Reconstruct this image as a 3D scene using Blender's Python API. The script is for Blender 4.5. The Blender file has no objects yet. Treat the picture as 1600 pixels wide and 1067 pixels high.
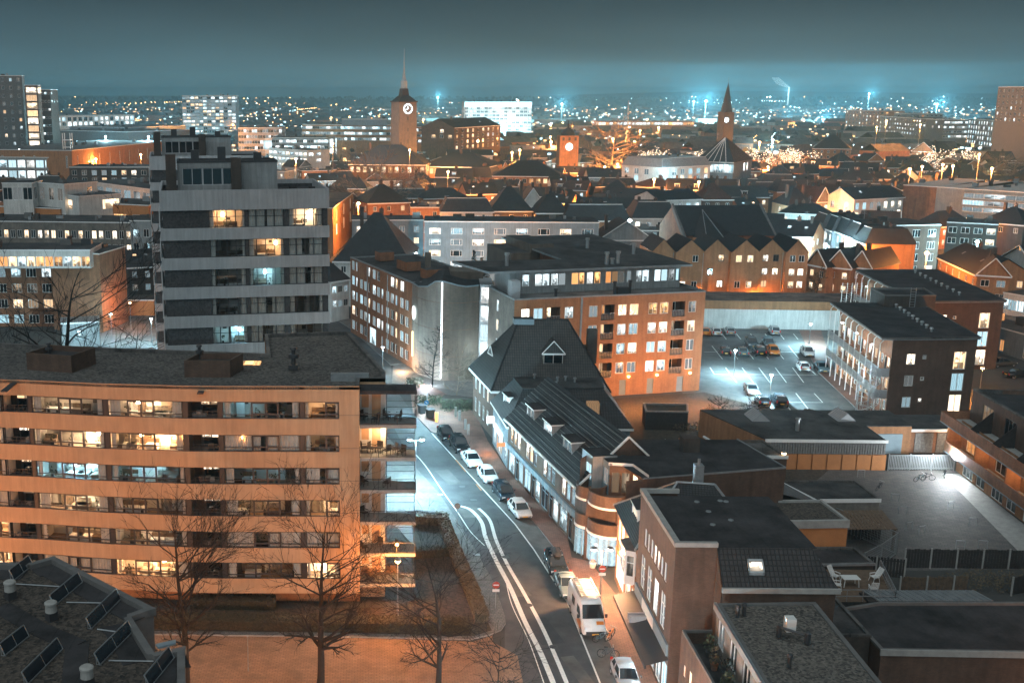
import bpy, math, random
from mathutils import Vector, Matrix
scene = bpy.context.scene
R = math.radians
# camera
F, CX, CY, CAMH, VH = 1700.0, 580.0, 533.5, 43.0, 148.0      # 1600 x 1067 frame of the photograph
PITCH = math.atan((CY - VH) / F)
cam = bpy.data.cameras.new('camera')
cam.sensor_width = 36.0
cam.lens = 36.0 * F / 1600.0
cam.shift_x = (800.0 - CX) / 1600.0
cam.clip_start, cam.clip_end = 0.5, 20000.0
cam_o = bpy.data.objects.new('camera', cam)
scene.collection.objects.link(cam_o)
cam_o.location = (0, 0, CAMH)
cam_o.rotation_euler = (R(90) - PITCH, 0, 0)
scene.camera = cam_o
# world: light-polluted night sky
world = bpy.data.worlds.new('World')
scene.world = world
world.use_nodes = True
wn, wl = world.node_tree.nodes, world.node_tree.links
wn.clear()
wo = wn.new('ShaderNodeOutputWorld')
bg = wn.new('ShaderNodeBackground')
tc = wn.new('ShaderNodeTexCoord')
sx = wn.new('ShaderNodeSeparateXYZ')
wl.new(tc.outputs['Generated'], sx.inputs[0])
ramp = wn.new('ShaderNodeValToRGB')
wl.new(sx.outputs['Z'], ramp.inputs[0])
ramp.color_ramp.interpolation = 'B_SPLINE'
e = ramp.color_ramp.elements
e[0].position, e[0].color = 0.0, (0.128, 0.265, 0.318, 1)
e[1].position, e[1].color = 1.0, (0.012, 0.022, 0.030, 1)
for pos, col in ((0.016, (0.090, 0.178, 0.216)), (0.042, (0.060, 0.106, 0.127)), (0.085, (0.030, 0.052, 0.064)), (0.25, (0.018, 0.031, 0.040))):
 q = ramp.color_ramp.elements.new(pos)
 q.color = col + (1,)
nz = wn.new('ShaderNodeTexNoise')
nz.inputs['Scale'].default_value = 2.2
nz.inputs['Detail'].default_value = 3
mp = wn.new('ShaderNodeMapping')
mp.inputs['Scale'].default_value = (1, 1, 5)
wl.new(tc.outputs['Generated'], mp.inputs[0])
wl.new(mp.outputs[0], nz.inputs[0])
mr = wn.new('ShaderNodeMapRange')
mr.inputs[1].default_value, mr.inputs[2].default_value = 0.25, 0.75
mr.inputs[3].default_value, mr.inputs[4].default_value = 0.74, 1.26
wl.new(nz.outputs[0], mr.inputs[0])
vm = wn.new('ShaderNodeVectorMath')
vm.operation = 'SCALE'
wl.new(ramp.outputs[0], vm.inputs[0])
wl.new(mr.outputs[0], vm.inputs['Scale'])
wl.new(vm.outputs[0], bg.inputs[0])
bg.inputs[1].default_value = 0.36
wl.new(bg.outputs[0], wo.inputs[0])
# soft glow of the overcast, light-polluted night
sun = bpy.data.lights.new('night_glow', 'SUN')
sun.energy, sun.angle, sun.color = 0.58, R(100), (0.86, 0.97, 1.0)
sun_o = bpy.data.objects.new('night_glow', sun)
scene.collection.objects.link(sun_o)
sun_o.rotation_euler = (R(38), 0, R(-25))
vs = scene.view_settings
vs.view_transform, vs.look, vs.exposure, vs.gamma, vs.use_curve_mapping = 'Standard', 'None', 1.55, 1.0, False
scene.cycles.use_denoising = True
scene.cycles.max_bounces = 5
scene.cycles.diffuse_bounces = 2
scene.cycles.glossy_bounces = 2
scene.cycles.transparent_max_bounces = 8
scene.cycles.sample_clamp_indirect = 3.0
scene.cycles.sample_clamp_direct = 0.0
scene.cycles.volume_bounces = 0
rng = random.Random(7)
# helpers: photograph pixel -> point in the world
SP, CP = math.sin(PITCH), math.cos(PITCH)
def ray(u, v):
 a, b = (u - CX) / F, -(v - CY) / F
 return a, CP + b * SP, -SP + b * CP
def G(u, v, z=0.0):
 x, y, w = ray(u, v)
 t = (z - CAMH) / w
 return (x * t, y * t)
def ZY(u, v, Y):
 x, y, w = ray(u, v)
 t = Y / y
 return (x * t, CAMH + w * t)
def link(o, parent=None):
 scene.collection.objects.link(o)
 if parent is not None:
  o.parent = parent
 return o
class MB:
 """collects faces; build() links them as ONE mesh object"""
 def __init__(s):
  s.v, s.f, s.m = [], [], []
 def poly(s, pts, m=0):
  i = len(s.v)
  s.v.extend([tuple(p) for p in pts])
  s.f.append(tuple(range(i, i + len(pts))))
  s.m.append(m)
 def box(s, x0, x1, y0, y1, z0, z1, m=0, mt=None):
  s.prism([(x0, y0), (x1, y0), (x1, y1), (x0, y1)], z0, z1, m, m if mt is None else mt)
 def prism(s, pl, z0, z1, m=0, mt=None, bottom=True, top=True):
  n = len(pl)
  i = len(s.v)
  s.v.extend([(p[0], p[1], z0) for p in pl] + [(p[0], p[1], z1) for p in pl])
  for k in range(n):
   j = (k + 1) % n
   s.f.append((i + k, i + j, i + n + j, i + n + k))
   s.m.append(m)
  if top:
   s.f.append(tuple(i + n + k for k in range(n)))
   s.m.append(m if mt is None else mt)
  if bottom:
   s.f.append(tuple(i + k for k in reversed(range(n))))
   s.m.append(m)
 def obox(s, cx, cy, z0, z1, w, d, ang, m=0, mt=None):
  c, q = math.cos(ang), math.sin(ang)
  pl = [(cx + c * a - q * b, cy + q * a + c * b) for a, b in ((-w/2, -d/2), (w/2, -d/2), (w/2, d/2), (-w/2, d/2))]
  s.prism(pl, z0, z1, m, mt)
 def tube(s, p, q, r, r2=None, n=6, m=0, cap=True):
  p, q = Vector(p), Vector(q)
  d = (q - p)
  if d.length < 1e-6:
   return
  d.normalize()
  a = d.orthogonal().normalized()
  b = d.cross(a)
  r2 = r if r2 is None else r2
  i = len(s.v)
  for (c, rr) in ((p, r), (q, r2)):
   for k in range(n):
    t = 2 * math.pi * k / n
    s.v.append(tuple(c + a * (rr * math.cos(t)) + b * (rr * math.sin(t))))
  for k in range(n):
   j = (k + 1) % n
   s.f.append((i + k, i + j, i + n + j, i + n + k))
   s.m.append(m)
  if cap:
   s.f.append(tuple(i + k for k in reversed(range(n))))
   s.f.append(tuple(i + n + k for k in range(n)))
   s.m.extend([m, m])
 def lathe(s, cx, cy, prof, n=10, m=0):
  i = len(s.v)
  for (r, z) in prof:
   for k in range(n):
    t = 2 * math.pi * k / n
    s.v.append((cx + r * math.cos(t), cy + r * math.sin(t), z))
  for a in range(len(prof) - 1):
   for k in range(n):
    j = (k + 1) % n
    s.f.append((i + a*n + k, i + a*n + j, i + (a+1)*n + j, i + (a+1)*n + k))
    s.m.append(m)
  s.f.append(tuple(i + k for k in reversed(range(n))))
  s.f.append(tuple(i + (len(prof)-1)*n + k for k in range(n)))
  s.m.extend([m, m])
 def mesh(s, name, mats, off=(0, 0, 0), smooth=False):
  me = bpy.data.meshes.new(name)
  ox, oy, oz = off
  me.from_pydata([(a - ox, b - oy, c - oz) for a, b, c in s.v], [], s.f)
  for mt in mats:
   me.materials.append(mt)
  if len(mats) > 1:
   me.polygons.foreach_set('material_index', s.m)
  if smooth:
   me.polygons.foreach_set('use_smooth', [True] * len(s.f))
  me.update()
  return me
 def build(s, name, mats, parent=None, loc=None, smooth=False, rot=None, raw=False):
  if not isinstance(mats, (list, tuple)):
   mats = [mats]
  if parent is not None and not raw:
   me = s.mesh(name, mats, parent['_o'], smooth)
  elif loc is not None and not raw:
   me = s.mesh(name, mats, loc, smooth)
  else:
   me = s.mesh(name, mats, (0, 0, 0), smooth)
  o = bpy.data.objects.new(name, me)
  link(o, parent)
  if loc is not None:
   o.location = loc
  if rot is not None:
   o.rotation_euler = (0, 0, rot)
  return o
def _split(s, name, mats, parent):
 lead = list(range(len(s.v)))
 def find(i):
  while lead[i] != i:
   lead[i] = lead[lead[i]]; i = lead[i]
  return i
 for f in s.f:
  for i in f[1:]: lead[find(i)] = find(f[0])
 groups = {}
 for f, m in zip(s.f, s.m): groups.setdefault(find(f[0]), []).append((f, m))
 for fs in groups.values():
  b, at = MB(), {}
  for f, m in fs:
   for i in f:
    if i not in at: at[i] = len(b.v); b.v.append(s.v[i])
   b.f.append(tuple(at[i] for i in f)); b.m.append(m)
  b.build(name, mats, parent)
MB.split = _split
def tag(o, label, cat, group=None):
 o['label'] = label
 o['category'] = cat
 if group:
  o['group'] = group
 return o
def thing(name, label, cat, loc, group=None, rz=0.0):
 o = bpy.data.objects.new(name, None)
 o.empty_display_size = 0.5
 link(o)
 o.location = loc
 o.rotation_euler = (0, 0, rz)
 o['_o'] = tuple(loc) if rz == 0 else (0.0, 0.0, 0.0)
 return tag(o, label, cat, group)
def sub(o):          # lets a part mesh (linked with identity offset) carry sub-parts
 if '_o' not in o:
  o['_o'] = o.parent['_o'] if o.parent else (0.0, 0.0, 0.0)
 return o
def structure(o):
 o['kind'] = 'structure'
 return o
def stuff(o):
 o['kind'] = 'stuff'
 return o
def copy_tree(o, parent=None):
 c = o.copy()
 scene.collection.objects.link(c)
 if parent is not None:
  c.parent = parent
 for ch in list(o.children):
  copy_tree(ch, c)
 return c
# materials
class NT:
 def __init__(s, name):
  s.mat = bpy.data.materials.new(name)
  s.mat.use_nodes = True
  s.n, s.l = s.mat.node_tree.nodes, s.mat.node_tree.links
  s.p = s.n['Principled BSDF']
  s.out = s.n['Material Output']
 def new(s, t, **kw):
  q = s.n.new('ShaderNode' + t)
  for k, v in kw.items():
   setattr(q, k, v)
  return q
 def inp(s, node, key, val):
  if hasattr(val, 'node'):
   s.l.new(val, node.inputs[key])
  else:
   node.inputs[key].default_value = val
 def math(s, op, a, b=0.0, c=None):
  q = s.new('Math', operation=op)
  s.inp(q, 0, a)
  s.inp(q, 1, b)
  if c is not None:
   s.inp(q, 2, c)
  return q.outputs[0]
 def mix(s, fac, a, b, mode='MIX'):
  q = s.new('Mix', data_type='RGBA', blend_type=mode)
  s.inp(q, 0, fac)
  s.inp(q, 6, a)
  s.inp(q, 7, b)
  return q.outputs[2]
 def noise(s, vec, scale, detail=3, rough=0.55):
  q = s.new('TexNoise')
  s.inp(q, 'Scale', scale)
  s.inp(q, 'Detail', detail)
  s.inp(q, 'Roughness', rough)
  if vec is not None:
   s.l.new(vec, q.inputs[0])
  return q.outputs[0]
 def rng(s, val, a, b, c, d):
  q = s.new('MapRange')
  s.inp(q, 0, val)
  for i, x in enumerate((a, b, c, d)):
   s.inp(q, i + 1, x)
  return q.outputs[0]
 def bump(s, h, strength=0.4, dist=0.02):
  q = s.new('Bump')
  s.inp(q, 'Height', h)
  q.inputs['Strength'].default_value = strength
  q.inputs['Distance'].default_value = dist
  s.l.new(q.outputs[0], s.p.inputs['Normal'])
 def wpos(s):
  return s.new('NewGeometry').outputs['Position']
 def wallvec(s, vscale=1.0):          # (run along the wall, height) from the face's own normal
  g = s.new('NewGeometry')
  cr = s.new('VectorMath', operation='CROSS_PRODUCT')
  s.l.new(g.outputs['True Normal'], cr.inputs[0])
  cr.inputs[1].default_value = (0, 0, 1)
  nm = s.new('VectorMath', operation='NORMALIZE')
  s.l.new(cr.outputs[0], nm.inputs[0])
  dt = s.new('VectorMath', operation='DOT_PRODUCT')
  s.l.new(nm.outputs[0], dt.inputs[0])
  s.l.new(g.outputs['Position'], dt.inputs[1])
  sp = s.new('SeparateXYZ')
  s.l.new(g.outputs['Position'], sp.inputs[0])
  z = s.math('MULTIPLY', sp.outputs[2], vscale)
  cb = s.new('CombineXYZ')
  s.l.new(dt.outputs['Value'], cb.inputs[0])
  s.l.new(z, cb.inputs[1])
  return cb.outputs[0]
def c4(c, k=1.0):
 return (c[0] * k, c[1] * k, c[2] * k, 1)
def mat_plain(name, col, rough=0.6, metal=0.0, var=0.25, scale=1.3, bump=0.0, bscale=30, coat=0.0, streak=0.0):
 t = NT(name)
 w = t.wpos()
 a = t.noise(w, scale, 4, 0.65)
 k = t.rng(a, 0.3, 0.7, 1 - var, 1 + var)
 if streak:
  mp = t.new('Mapping')
  mp.inputs['Scale'].default_value = (2.2, 2.2, 0.16)
  t.l.new(w, mp.inputs[0])
  k = t.math('MULTIPLY', k, t.rng(t.noise(mp.outputs[0], 1.4, 5, 0.7), 0.3, 0.7, 1 - streak, 1 + streak * 0.5))
 q = t.new('VectorMath', operation='SCALE')
 q.inputs[0].default_value = col
 t.l.new(k, q.inputs['Scale'])
 t.l.new(q.outputs[0], t.p.inputs['Base Color'])
 t.p.inputs['Roughness'].default_value = rough
 t.p.inputs['Metallic'].default_value = metal
 if coat:
  t.p.inputs['Coat Weight'].default_value = coat
 if bump:
  t.bump(t.noise(w, bscale, 2), bump, 0.03)
 return t.mat
def mat_brick(name, c1, c2, mortar, scale=1.0, var=0.3):
 t = NT(name)
 v = t.wallvec()
 b = t.new('TexBrick')
 t.l.new(v, b.inputs[0])
 b.inputs['Scale'].default_value = 1.0
 b.inputs['Brick Width'].default_value = 0.24 * scale
 b.inputs['Row Height'].default_value = 0.085 * scale
 b.inputs['Mortar Size'].default_value = 0.012 * scale
 b.inputs['Color1'].default_value = c4(c1)
 b.inputs['Color2'].default_value = c4(c2)
 b.inputs['Mortar'].default_value = c4(mortar)
 w = t.wpos()
 st = t.noise(w, 0.55, 5, 0.7)
 k = t.rng(st, 0.3, 0.7, 1 - var, 1 + var)
 mp = t.new('Mapping')
 mp.inputs['Scale'].default_value = (1.6, 1.6, 0.14)
 t.l.new(w, mp.inputs[0])
 streak = t.rng(t.noise(mp.outputs[0], 1.1, 3), 0.35, 0.65, 0.84, 1.1)
 q = t.new('VectorMath', operation='SCALE')
 t.l.new(b.outputs[0], q.inputs[0])
 t.l.new(t.math('MULTIPLY', k, streak), q.inputs['Scale'])
 t.l.new(q.outputs[0], t.p.inputs['Base Color'])
 t.p.inputs['Roughness'].default_value = 0.85
 t.bump(t.math('SUBTRACT', 1.0, b.outputs[1]), 0.25, 0.01)
 return t.mat
def mat_tiles(name, c1, c2, tw=0.30, th=0.42, rough=0.6):
 t = NT(name)
 v = t.wallvec(1.45)
 b = t.new('TexBrick')
 t.l.new(v, b.inputs[0])
 b.inputs['Scale'].default_value = 1.0
 b.inputs['Brick Width'].default_value = tw
 b.inputs['Row Height'].default_value = th
 b.inputs['Mortar Size'].default_value = 0.05
 b.inputs['Mortar Smooth'].default_value = 0.6
 b.offset = 0.0
 b.inputs['Color1'].default_value = c4(c1)
 b.inputs['Color2'].default_value = c4(c2)
 b.inputs['Mortar'].default_value = c4(c1, 0.18)
 w = t.wpos()
 k = t.rng(t.noise(w, 0.8, 5, 0.7), 0.3, 0.7, 0.65, 1.35)
 q = t.new('VectorMath', operation='SCALE')
 t.l.new(b.outputs[0], q.inputs[0])
 t.l.new(k, q.inputs['Scale'])
 t.l.new(q.outputs[0], t.p.inputs['Base Color'])
 t.p.inputs['Roughness'].default_value = rough
 t.bump(t.math('SUBTRACT', 1.0, b.outputs[1]), 0.7, 0.05)
 return t.mat
def mat_gravel(name, c1, c2, scale=9.0, patch=0.25):
 t = NT(name)
 w = t.wpos()
 vo = t.new('TexVoronoi')
 t.l.new(w, vo.inputs[0])
 vo.inputs['Scale'].default_value = scale
 sp = t.new('SeparateColor')
 t.l.new(vo.outputs['Color'], sp.inputs[0])
 n2 = t.noise(w, patch, 4, 0.6)
 f = t.math('ADD', t.math('MULTIPLY', sp.outputs[0], 0.75), t.rng(n2, 0.3, 0.7, -0.06, 0.14))
 t.l.new(t.mix(f, c4(c1), c4(c2)), t.p.inputs['Base Color'])
 t.p.inputs['Roughness'].default_value = 0.95
 t.bump(vo.outputs['Distance'], 0.6, 0.05)
 return t.mat
def mat_bitumen(name, col, seam=1.0, ang=0.0):
 t = NT(name)
 w = t.wpos()
 a = t.noise(w, 0.35, 6, 0.7)
 b = t.noise(w, 6.0, 3, 0.7)
 k = t.math('ADD', t.rng(a, 0.34, 0.66, 0.35, 2.1), t.rng(b, 0.3, 0.7, -0.25, 0.25))
 mp = t.new('Mapping')
 mp.inputs['Rotation'].default_value = (0, 0, ang)
 t.l.new(w, mp.inputs[0])
 sp = t.new('SeparateXYZ')
 t.l.new(mp.outputs[0], sp.inputs[0])
 fr = t.math('FRACT', t.math('DIVIDE', sp.outputs[0], seam))
 ln = t.math('LESS_THAN', fr, 0.05)
 k = t.math('SUBTRACT', k, t.math('MULTIPLY', ln, 0.4))
 q = t.new('VectorMath', operation='SCALE')
 q.inputs[0].default_value = col
 t.l.new(k, q.inputs['Scale'])
 t.l.new(q.outputs[0], t.p.inputs['Base Color'])
 t.p.inputs['Roughness'].default_value = 0.8
 t.bump(b, 0.25, 0.02)
 return t.mat
def mat_paving(name, c1, c2, mortar, bw=0.4, bh=0.2, ang=0.0, rough=0.75):
 t = NT(name)
 w = t.wpos()
 mp = t.new('Mapping')
 mp.inputs['Rotation'].default_value = (0, 0, ang)
 t.l.new(w, mp.inputs[0])
 b = t.new('TexBrick')
 t.l.new(mp.outputs[0], b.inputs[0])
 b.inputs['Scale'].default_value = 1.0
 b.inputs['Brick Width'].default_value = bw
 b.inputs['Row Height'].default_value = bh
 b.inputs['Mortar Size'].default_value = 0.018
 for nme, c in (('Color1', c1), ('Color2', c2), ('Mortar', mortar)):
  b.inputs[nme].default_value = c4(c)
 k = t.rng(t.noise(w, 0.6, 5, 0.7), 0.3, 0.7, 0.7, 1.3)
 q = t.new('VectorMath', operation='SCALE')
 t.l.new(b.outputs[0], q.inputs[0])
 t.l.new(k, q.inputs['Scale'])
 t.l.new(q.outputs[0], t.p.inputs['Base Color'])
 t.p.inputs['Roughness'].default_value = rough
 t.bump(t.math('SUBTRACT', 1.0, b.outputs[1]), 0.3, 0.02)
 return t.mat
def mat_emit(name, col, strength, base=(0.02, 0.02, 0.02), sample=True):
 t = NT(name)
 t.p.inputs['Base Color'].default_value = c4(base)
 t.p.inputs['Emission Color'].default_value = c4(col)
 t.p.inputs['Emission Strength'].default_value = strength
 if not sample:
  t.mat.cycles.emission_sampling = 'NONE'
 return t.mat
def mat_pane(name, ca, cb, strength, curtain=0.5, busy=1.0):
 """glazing of a lit room seen from afar: curtains, furniture and a lamp behind the glass, different in every window"""
 t = NT(name)
 t.mat.cycles.emission_sampling = 'NONE'
 tc = t.new('TexCoord')
 oi = t.new('ObjectInfo')
 sp = t.new('SeparateXYZ')
 t.l.new(tc.outputs['Generated'], sp.inputs[0])
 gx, gz = sp.outputs[0], sp.outputs[2]
 rn = oi.outputs['Random']
 r2 = t.math('FRACT', t.math('MULTIPLY', rn, 17.31))
 r3 = t.math('FRACT', t.math('MULTIPLY', rn, 71.7))
 cb_ = t.new('CombineXYZ')
 t.l.new(t.math('ADD', t.math('MULTIPLY', gx, 2.2), t.math('MULTIPLY', rn, 91.0)), cb_.inputs[0])
 t.l.new(t.math('MULTIPLY', gz, 2.6), cb_.inputs[1])
 vo = t.new('TexVoronoi', distance='CHEBYCHEV')
 t.l.new(cb_.outputs[0], vo.inputs[0])
 vo.inputs['Scale'].default_value = 1.7
 sc = t.new('SeparateColor')
 t.l.new(vo.outputs['Color'], sc.inputs[0])
 low = t.rng(gz, 0.1, 0.75, 0.85, 0.1)
 dark = t.math('MULTIPLY', t.math('LESS_THAN', sc.outputs[0], low), 0.75 * busy)
 dx = t.math('SUBTRACT', gx, t.rng(r2, 0, 1, 0.15, 0.85))
 dz = t.math('SUBTRACT', gz, t.rng(r3, 0, 1, 0.5, 0.85))
 dd = t.math('SQRT', t.math('ADD', t.math('POWER', dx, 2.0), t.math('POWER', dz, 2.0)))
 lamp = t.rng(dd, 0.04, 0.6, 1.6, 0.45)
 ed = t.math('MINIMUM', gx, t.math('SUBTRACT', 1.0, gx))
 drawn = t.math('LESS_THAN', ed, t.rng(r3, 0, 1, -0.2, 0.28))
 full = t.math('LESS_THAN', r2, curtain)
 cur = t.math('MAXIMUM', drawn, full)
 fold = t.math('ADD', 0.62, t.math('MULTIPLY', t.math('SINE', t.math('ADD', t.math('MULTIPLY', gx, 44.0), t.math('MULTIPLY', t.noise(tc.outputs['Object'], 2.0), 9.0))), 0.18))
 inside = t.math('MULTIPLY', lamp, t.math('SUBTRACT', 1.0, dark))
 val = t.mix(cur, inside, fold)
 amp = t.rng(r3, 0, 1, 0.55, 1.25)
 q = t.new('VectorMath', operation='SCALE')
 t.l.new(t.mix(r2, c4(ca), c4(cb)), q.inputs[0])
 t.l.new(t.math('MULTIPLY', val, amp), q.inputs['Scale'])
 t.l.new(q.outputs[0], t.p.inputs['Emission Color'])
 t.p.inputs['Emission Strength'].default_value = strength * 0.62
 t.p.inputs['Base Color'].default_value = (0.03, 0.03, 0.03, 1)
 t.p.inputs['Roughness'].default_value = 0.12
 return t.mat
M = {}
M['brick_red'] = mat_brick('brick_red', (0.34, 0.135, 0.06), (0.25, 0.095, 0.045), (0.22, 0.15, 0.10))
M['brick_orange'] = mat_brick('brick_orange', (0.38, 0.18, 0.085), (0.31, 0.14, 0.065), (0.30, 0.17, 0.09), var=0.18)
M['brick_brown'] = mat_brick('brick_brown', (0.125, 0.066, 0.043), (0.095, 0.052, 0.036), (0.11, 0.08, 0.06))
M['brick_dark'] = mat_brick('brick_dark', (0.075, 0.055, 0.045), (0.055, 0.042, 0.036), (0.07, 0.06, 0.05))
M['brick_grey'] = mat_brick('brick_grey', (0.21, 0.18, 0.15), (0.16, 0.14, 0.12), (0.2, 0.18, 0.16))
M['concrete'] = mat_plain('concrete', (0.34, 0.33, 0.31), 0.85, var=0.18, bump=0.2)
M['concrete_dark'] = mat_plain('concrete_dark', (0.14, 0.135, 0.13), 0.85, var=0.2, bump=0.2)
M['render_peach'] = mat_plain('render_peach', (0.50, 0.315, 0.185), 0.8, var=0.09, scale=0.4, bump=0.08, streak=0.16)
M['render_white'] = mat_plain('render_white', (0.62, 0.61, 0.58), 0.8, var=0.12, scale=0.5, bump=0.1, streak=0.25)
M['render_grey'] = mat_plain('render_grey', (0.28, 0.29, 0.29), 0.8, var=0.14, scale=0.6, bump=0.1, streak=0.25)
M['render_blue'] = mat_plain('render_blue', (0.20, 0.25, 0.28), 0.8, var=0.14, scale=0.6, streak=0.25)
M['white_paint'] = mat_plain('white_paint', (0.78, 0.78, 0.76), 0.5, var=0.06)
M['grey_paint'] = mat_plain('grey_paint', (0.36, 0.37, 0.38), 0.5, var=0.08)
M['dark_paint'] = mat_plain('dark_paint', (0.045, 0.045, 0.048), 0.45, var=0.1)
M['blue_paint'] = mat_plain('blue_paint', (0.20, 0.27, 0.31), 0.5, var=0.1)
M['metal'] = mat_plain('metal', (0.42, 0.44, 0.45), 0.4, 0.7, var=0.12)
M['zinc'] = mat_plain('zinc', (0.3, 0.32, 0.33), 0.5, 0.5, var=0.2)
M['roof_tile'] = mat_tiles('roof_tile', (0.06, 0.053, 0.048), (0.045, 0.04, 0.037))
M['roof_tile_dark'] = mat_tiles('roof_tile_dark', (0.032, 0.028, 0.028), (0.024, 0.022, 0.022))
M['roof_tile_red'] = mat_tiles('roof_tile_red', (0.12, 0.055, 0.035), (0.09, 0.045, 0.03))
M['slate'] = mat_tiles('slate', (0.05, 0.05, 0.053), (0.04, 0.04, 0.043), 0.25, 0.18)
M['bitumen'] = mat_bitumen('bitumen', (0.040, 0.037, 0.036))
M['bitumen_grey'] = mat_bitumen('bitumen_grey', (0.075, 0.07, 0.066), 1.1, 0.3)
M['bitumen_dark'] = mat_bitumen('bitumen_dark', (0.026, 0.024, 0.025))
M['gravel'] = mat_gravel('gravel', (0.022, 0.02, 0.019), (0.17, 0.155, 0.14), 5.6)
M['gravel_dark'] = mat_gravel('gravel_dark', (0.012, 0.011, 0.010), (0.13, 0.104, 0.084), 8.0)
M['gravel_pale'] = mat_gravel('gravel_pale', (0.03, 0.027, 0.025), (0.22, 0.195, 0.168), 7.0)
M['pebble'] = mat_gravel('pebble', (0.04, 0.04, 0.042), (0.085, 0.083, 0.085), 5.5)
M['asphalt'] = mat_plain('asphalt', (0.062, 0.063, 0.065), 0.72, var=0.38, scale=0.45, bump=0.2, bscale=60)
M['asphalt_dark'] = mat_plain('asphalt_dark', (0.036, 0.037, 0.04), 0.65, var=0.3, scale=0.8, bump=0.2, bscale=60)
M['asphalt_light'] = mat_plain('asphalt_light', (0.11, 0.105, 0.1), 0.8, var=0.4, scale=0.4, bump=0.2, bscale=60)
M['paving'] = mat_paving('paving', (0.16, 0.15, 0.14), (0.12, 0.115, 0.11), (0.07, 0.065, 0.06), 0.3, 0.3)
M['paving_lane'] = mat_paving('paving_lane', (0.30, 0.17, 0.10), (0.25, 0.14, 0.085), (0.15, 0.09, 0.06), 0.42, 0.21, 0.0)
M['paving_red'] = mat_paving('paving_red', (0.24, 0.12, 0.085), (0.19, 0.10, 0.075), (0.09, 0.06, 0.05), 0.42, 0.21, 0.1)
M['paving_yard'] = mat_paving('paving_yard', (0.105, 0.092, 0.084), (0.07, 0.064, 0.06), (0.04, 0.035, 0.032), 0.6, 0.4, 0.35)
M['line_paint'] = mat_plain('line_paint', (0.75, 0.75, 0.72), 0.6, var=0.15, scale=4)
M['kerb'] = mat_plain('kerb', (0.28, 0.27, 0.26), 0.8, var=0.2)
M['soil'] = mat_gravel('soil', (0.03, 0.022, 0.016), (0.085, 0.062, 0.042), 5.0, 0.5)
M['hedge'] = mat_gravel('hedge', (0.028, 0.024, 0.014), (0.075, 0.06, 0.034), 8.0)
M['leaf'] = mat_plain('leaf', (0.05, 0.06, 0.03), 0.7, var=0.5, scale=3)
M['leaf_dry'] = mat_plain('leaf_dry', (0.10, 0.075, 0.045), 0.8, var=0.5, scale=3)
M['conifer'] = mat_plain('conifer', (0.02, 0.028, 0.022), 0.8, var=0.5, scale=2)
M['bark'] = mat_plain('bark', (0.075, 0.058, 0.045), 0.9, var=0.35, scale=4, bump=0.4)
M['bark_dark'] = mat_plain('bark_dark', (0.012, 0.010, 0.009), 0.9, var=0.35, scale=4)
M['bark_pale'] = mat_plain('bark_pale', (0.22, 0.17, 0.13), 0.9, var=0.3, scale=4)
M['wood'] = mat_plain('wood', (0.13, 0.085, 0.055), 0.8, var=0.35, scale=3)
M['wood_dark'] = mat_plain('wood_dark', (0.035, 0.028, 0.025), 0.85, var=0.35, scale=3)
M['wood_grey'] = mat_plain('wood_grey', (0.20, 0.19, 0.18), 0.85, var=0.3, scale=4)
M['rust_panel'] = mat_plain('rust_panel', (0.50, 0.20, 0.07), 0.8, var=0.12, scale=0.8)
M['plastic_white'] = mat_plain('plastic_white', (0.7, 0.7, 0.68), 0.45, var=0.04)
M['rubber'] = mat_plain('rubber', (0.015, 0.015, 0.016), 0.8, var=0.1)
M['ball'] = mat_emit('lamp_white', (0.72, 0.93, 1.0), 14.0)
M['ball_far'] = mat_emit('lamp_white_far', (0.55, 0.88, 1.0), 9.0, sample=False)
M['ball_warm'] = mat_emit('lamp_sodium', (1.0, 0.55, 0.22), 14.0)
M['ball_warm_far'] = mat_emit('lamp_sodium_far', (1.0, 0.48, 0.16), 8.0, sample=False)
M['fairy'] = mat_emit('fairy_lights', (1.0, 0.72, 0.48), 5.0, sample=False)
M['tube_white'] = mat_emit('tube_white', (0.75, 0.95, 1.0), 5.0)
M['sign_white'] = mat_emit('sign_white', (0.75, 0.95, 1.0), 2.2, sample=False)
t = NT('glass_dark')
t.p.inputs['Base Color'].default_value = (0.014, 0.017, 0.02, 1)
t.p.inputs['Roughness'].default_value = 0.06
t.p.inputs['Specular IOR Level'].default_value = 0.8
M['glass_dark'] = t.mat
t = NT('glass_clear')
tr, gl, mx = t.new('BsdfTransparent'), t.new('BsdfGlossy'), t.new('MixShader')
tr.inputs[0].default_value = (0.86, 0.9, 0.92, 1)
gl.inputs['Roughness'].default_value = 0.04
lw = t.new('LayerWeight')
lw.inputs[0].default_value = 0.25
t.l.new(t.rng(lw.outputs['Fresnel'], 0, 1, 0.03, 0.6), mx.inputs[0])
t.l.new(tr.outputs[0], mx.inputs[1])
t.l.new(gl.outputs[0], mx.inputs[2])
t.l.new(mx.outputs[0], t.out.inputs['Surface'])
M['glass_clear'] = t.mat
M['pane_warm'] = mat_pane('pane_warm', (1.0, 0.60, 0.30), (1.0, 0.76, 0.52), 1.5, 0.25)
M['pane_bright'] = mat_pane('pane_bright', (1.0, 0.74, 0.48), (1.0, 0.90, 0.76), 2.3, 0.2)
M['pane_orange'] = mat_pane('pane_orange', (1.0, 0.40, 0.12), (1.0, 0.55, 0.22), 1.0, 0.4)
M['pane_cool'] = mat_pane('pane_cool', (0.50, 0.85, 1.0), (0.82, 0.94, 0.98), 0.95, 0.35)
M['pane_white'] = mat_pane('pane_white', (0.72, 0.93, 1.0), (0.95, 0.95, 0.92), 1.6, 0.3, 0.6)
M['pane_dim'] = mat_pane('pane_dim', (0.40, 0.46, 0.48), (0.5, 0.42, 0.34), 0.26, 0.8)
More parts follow.
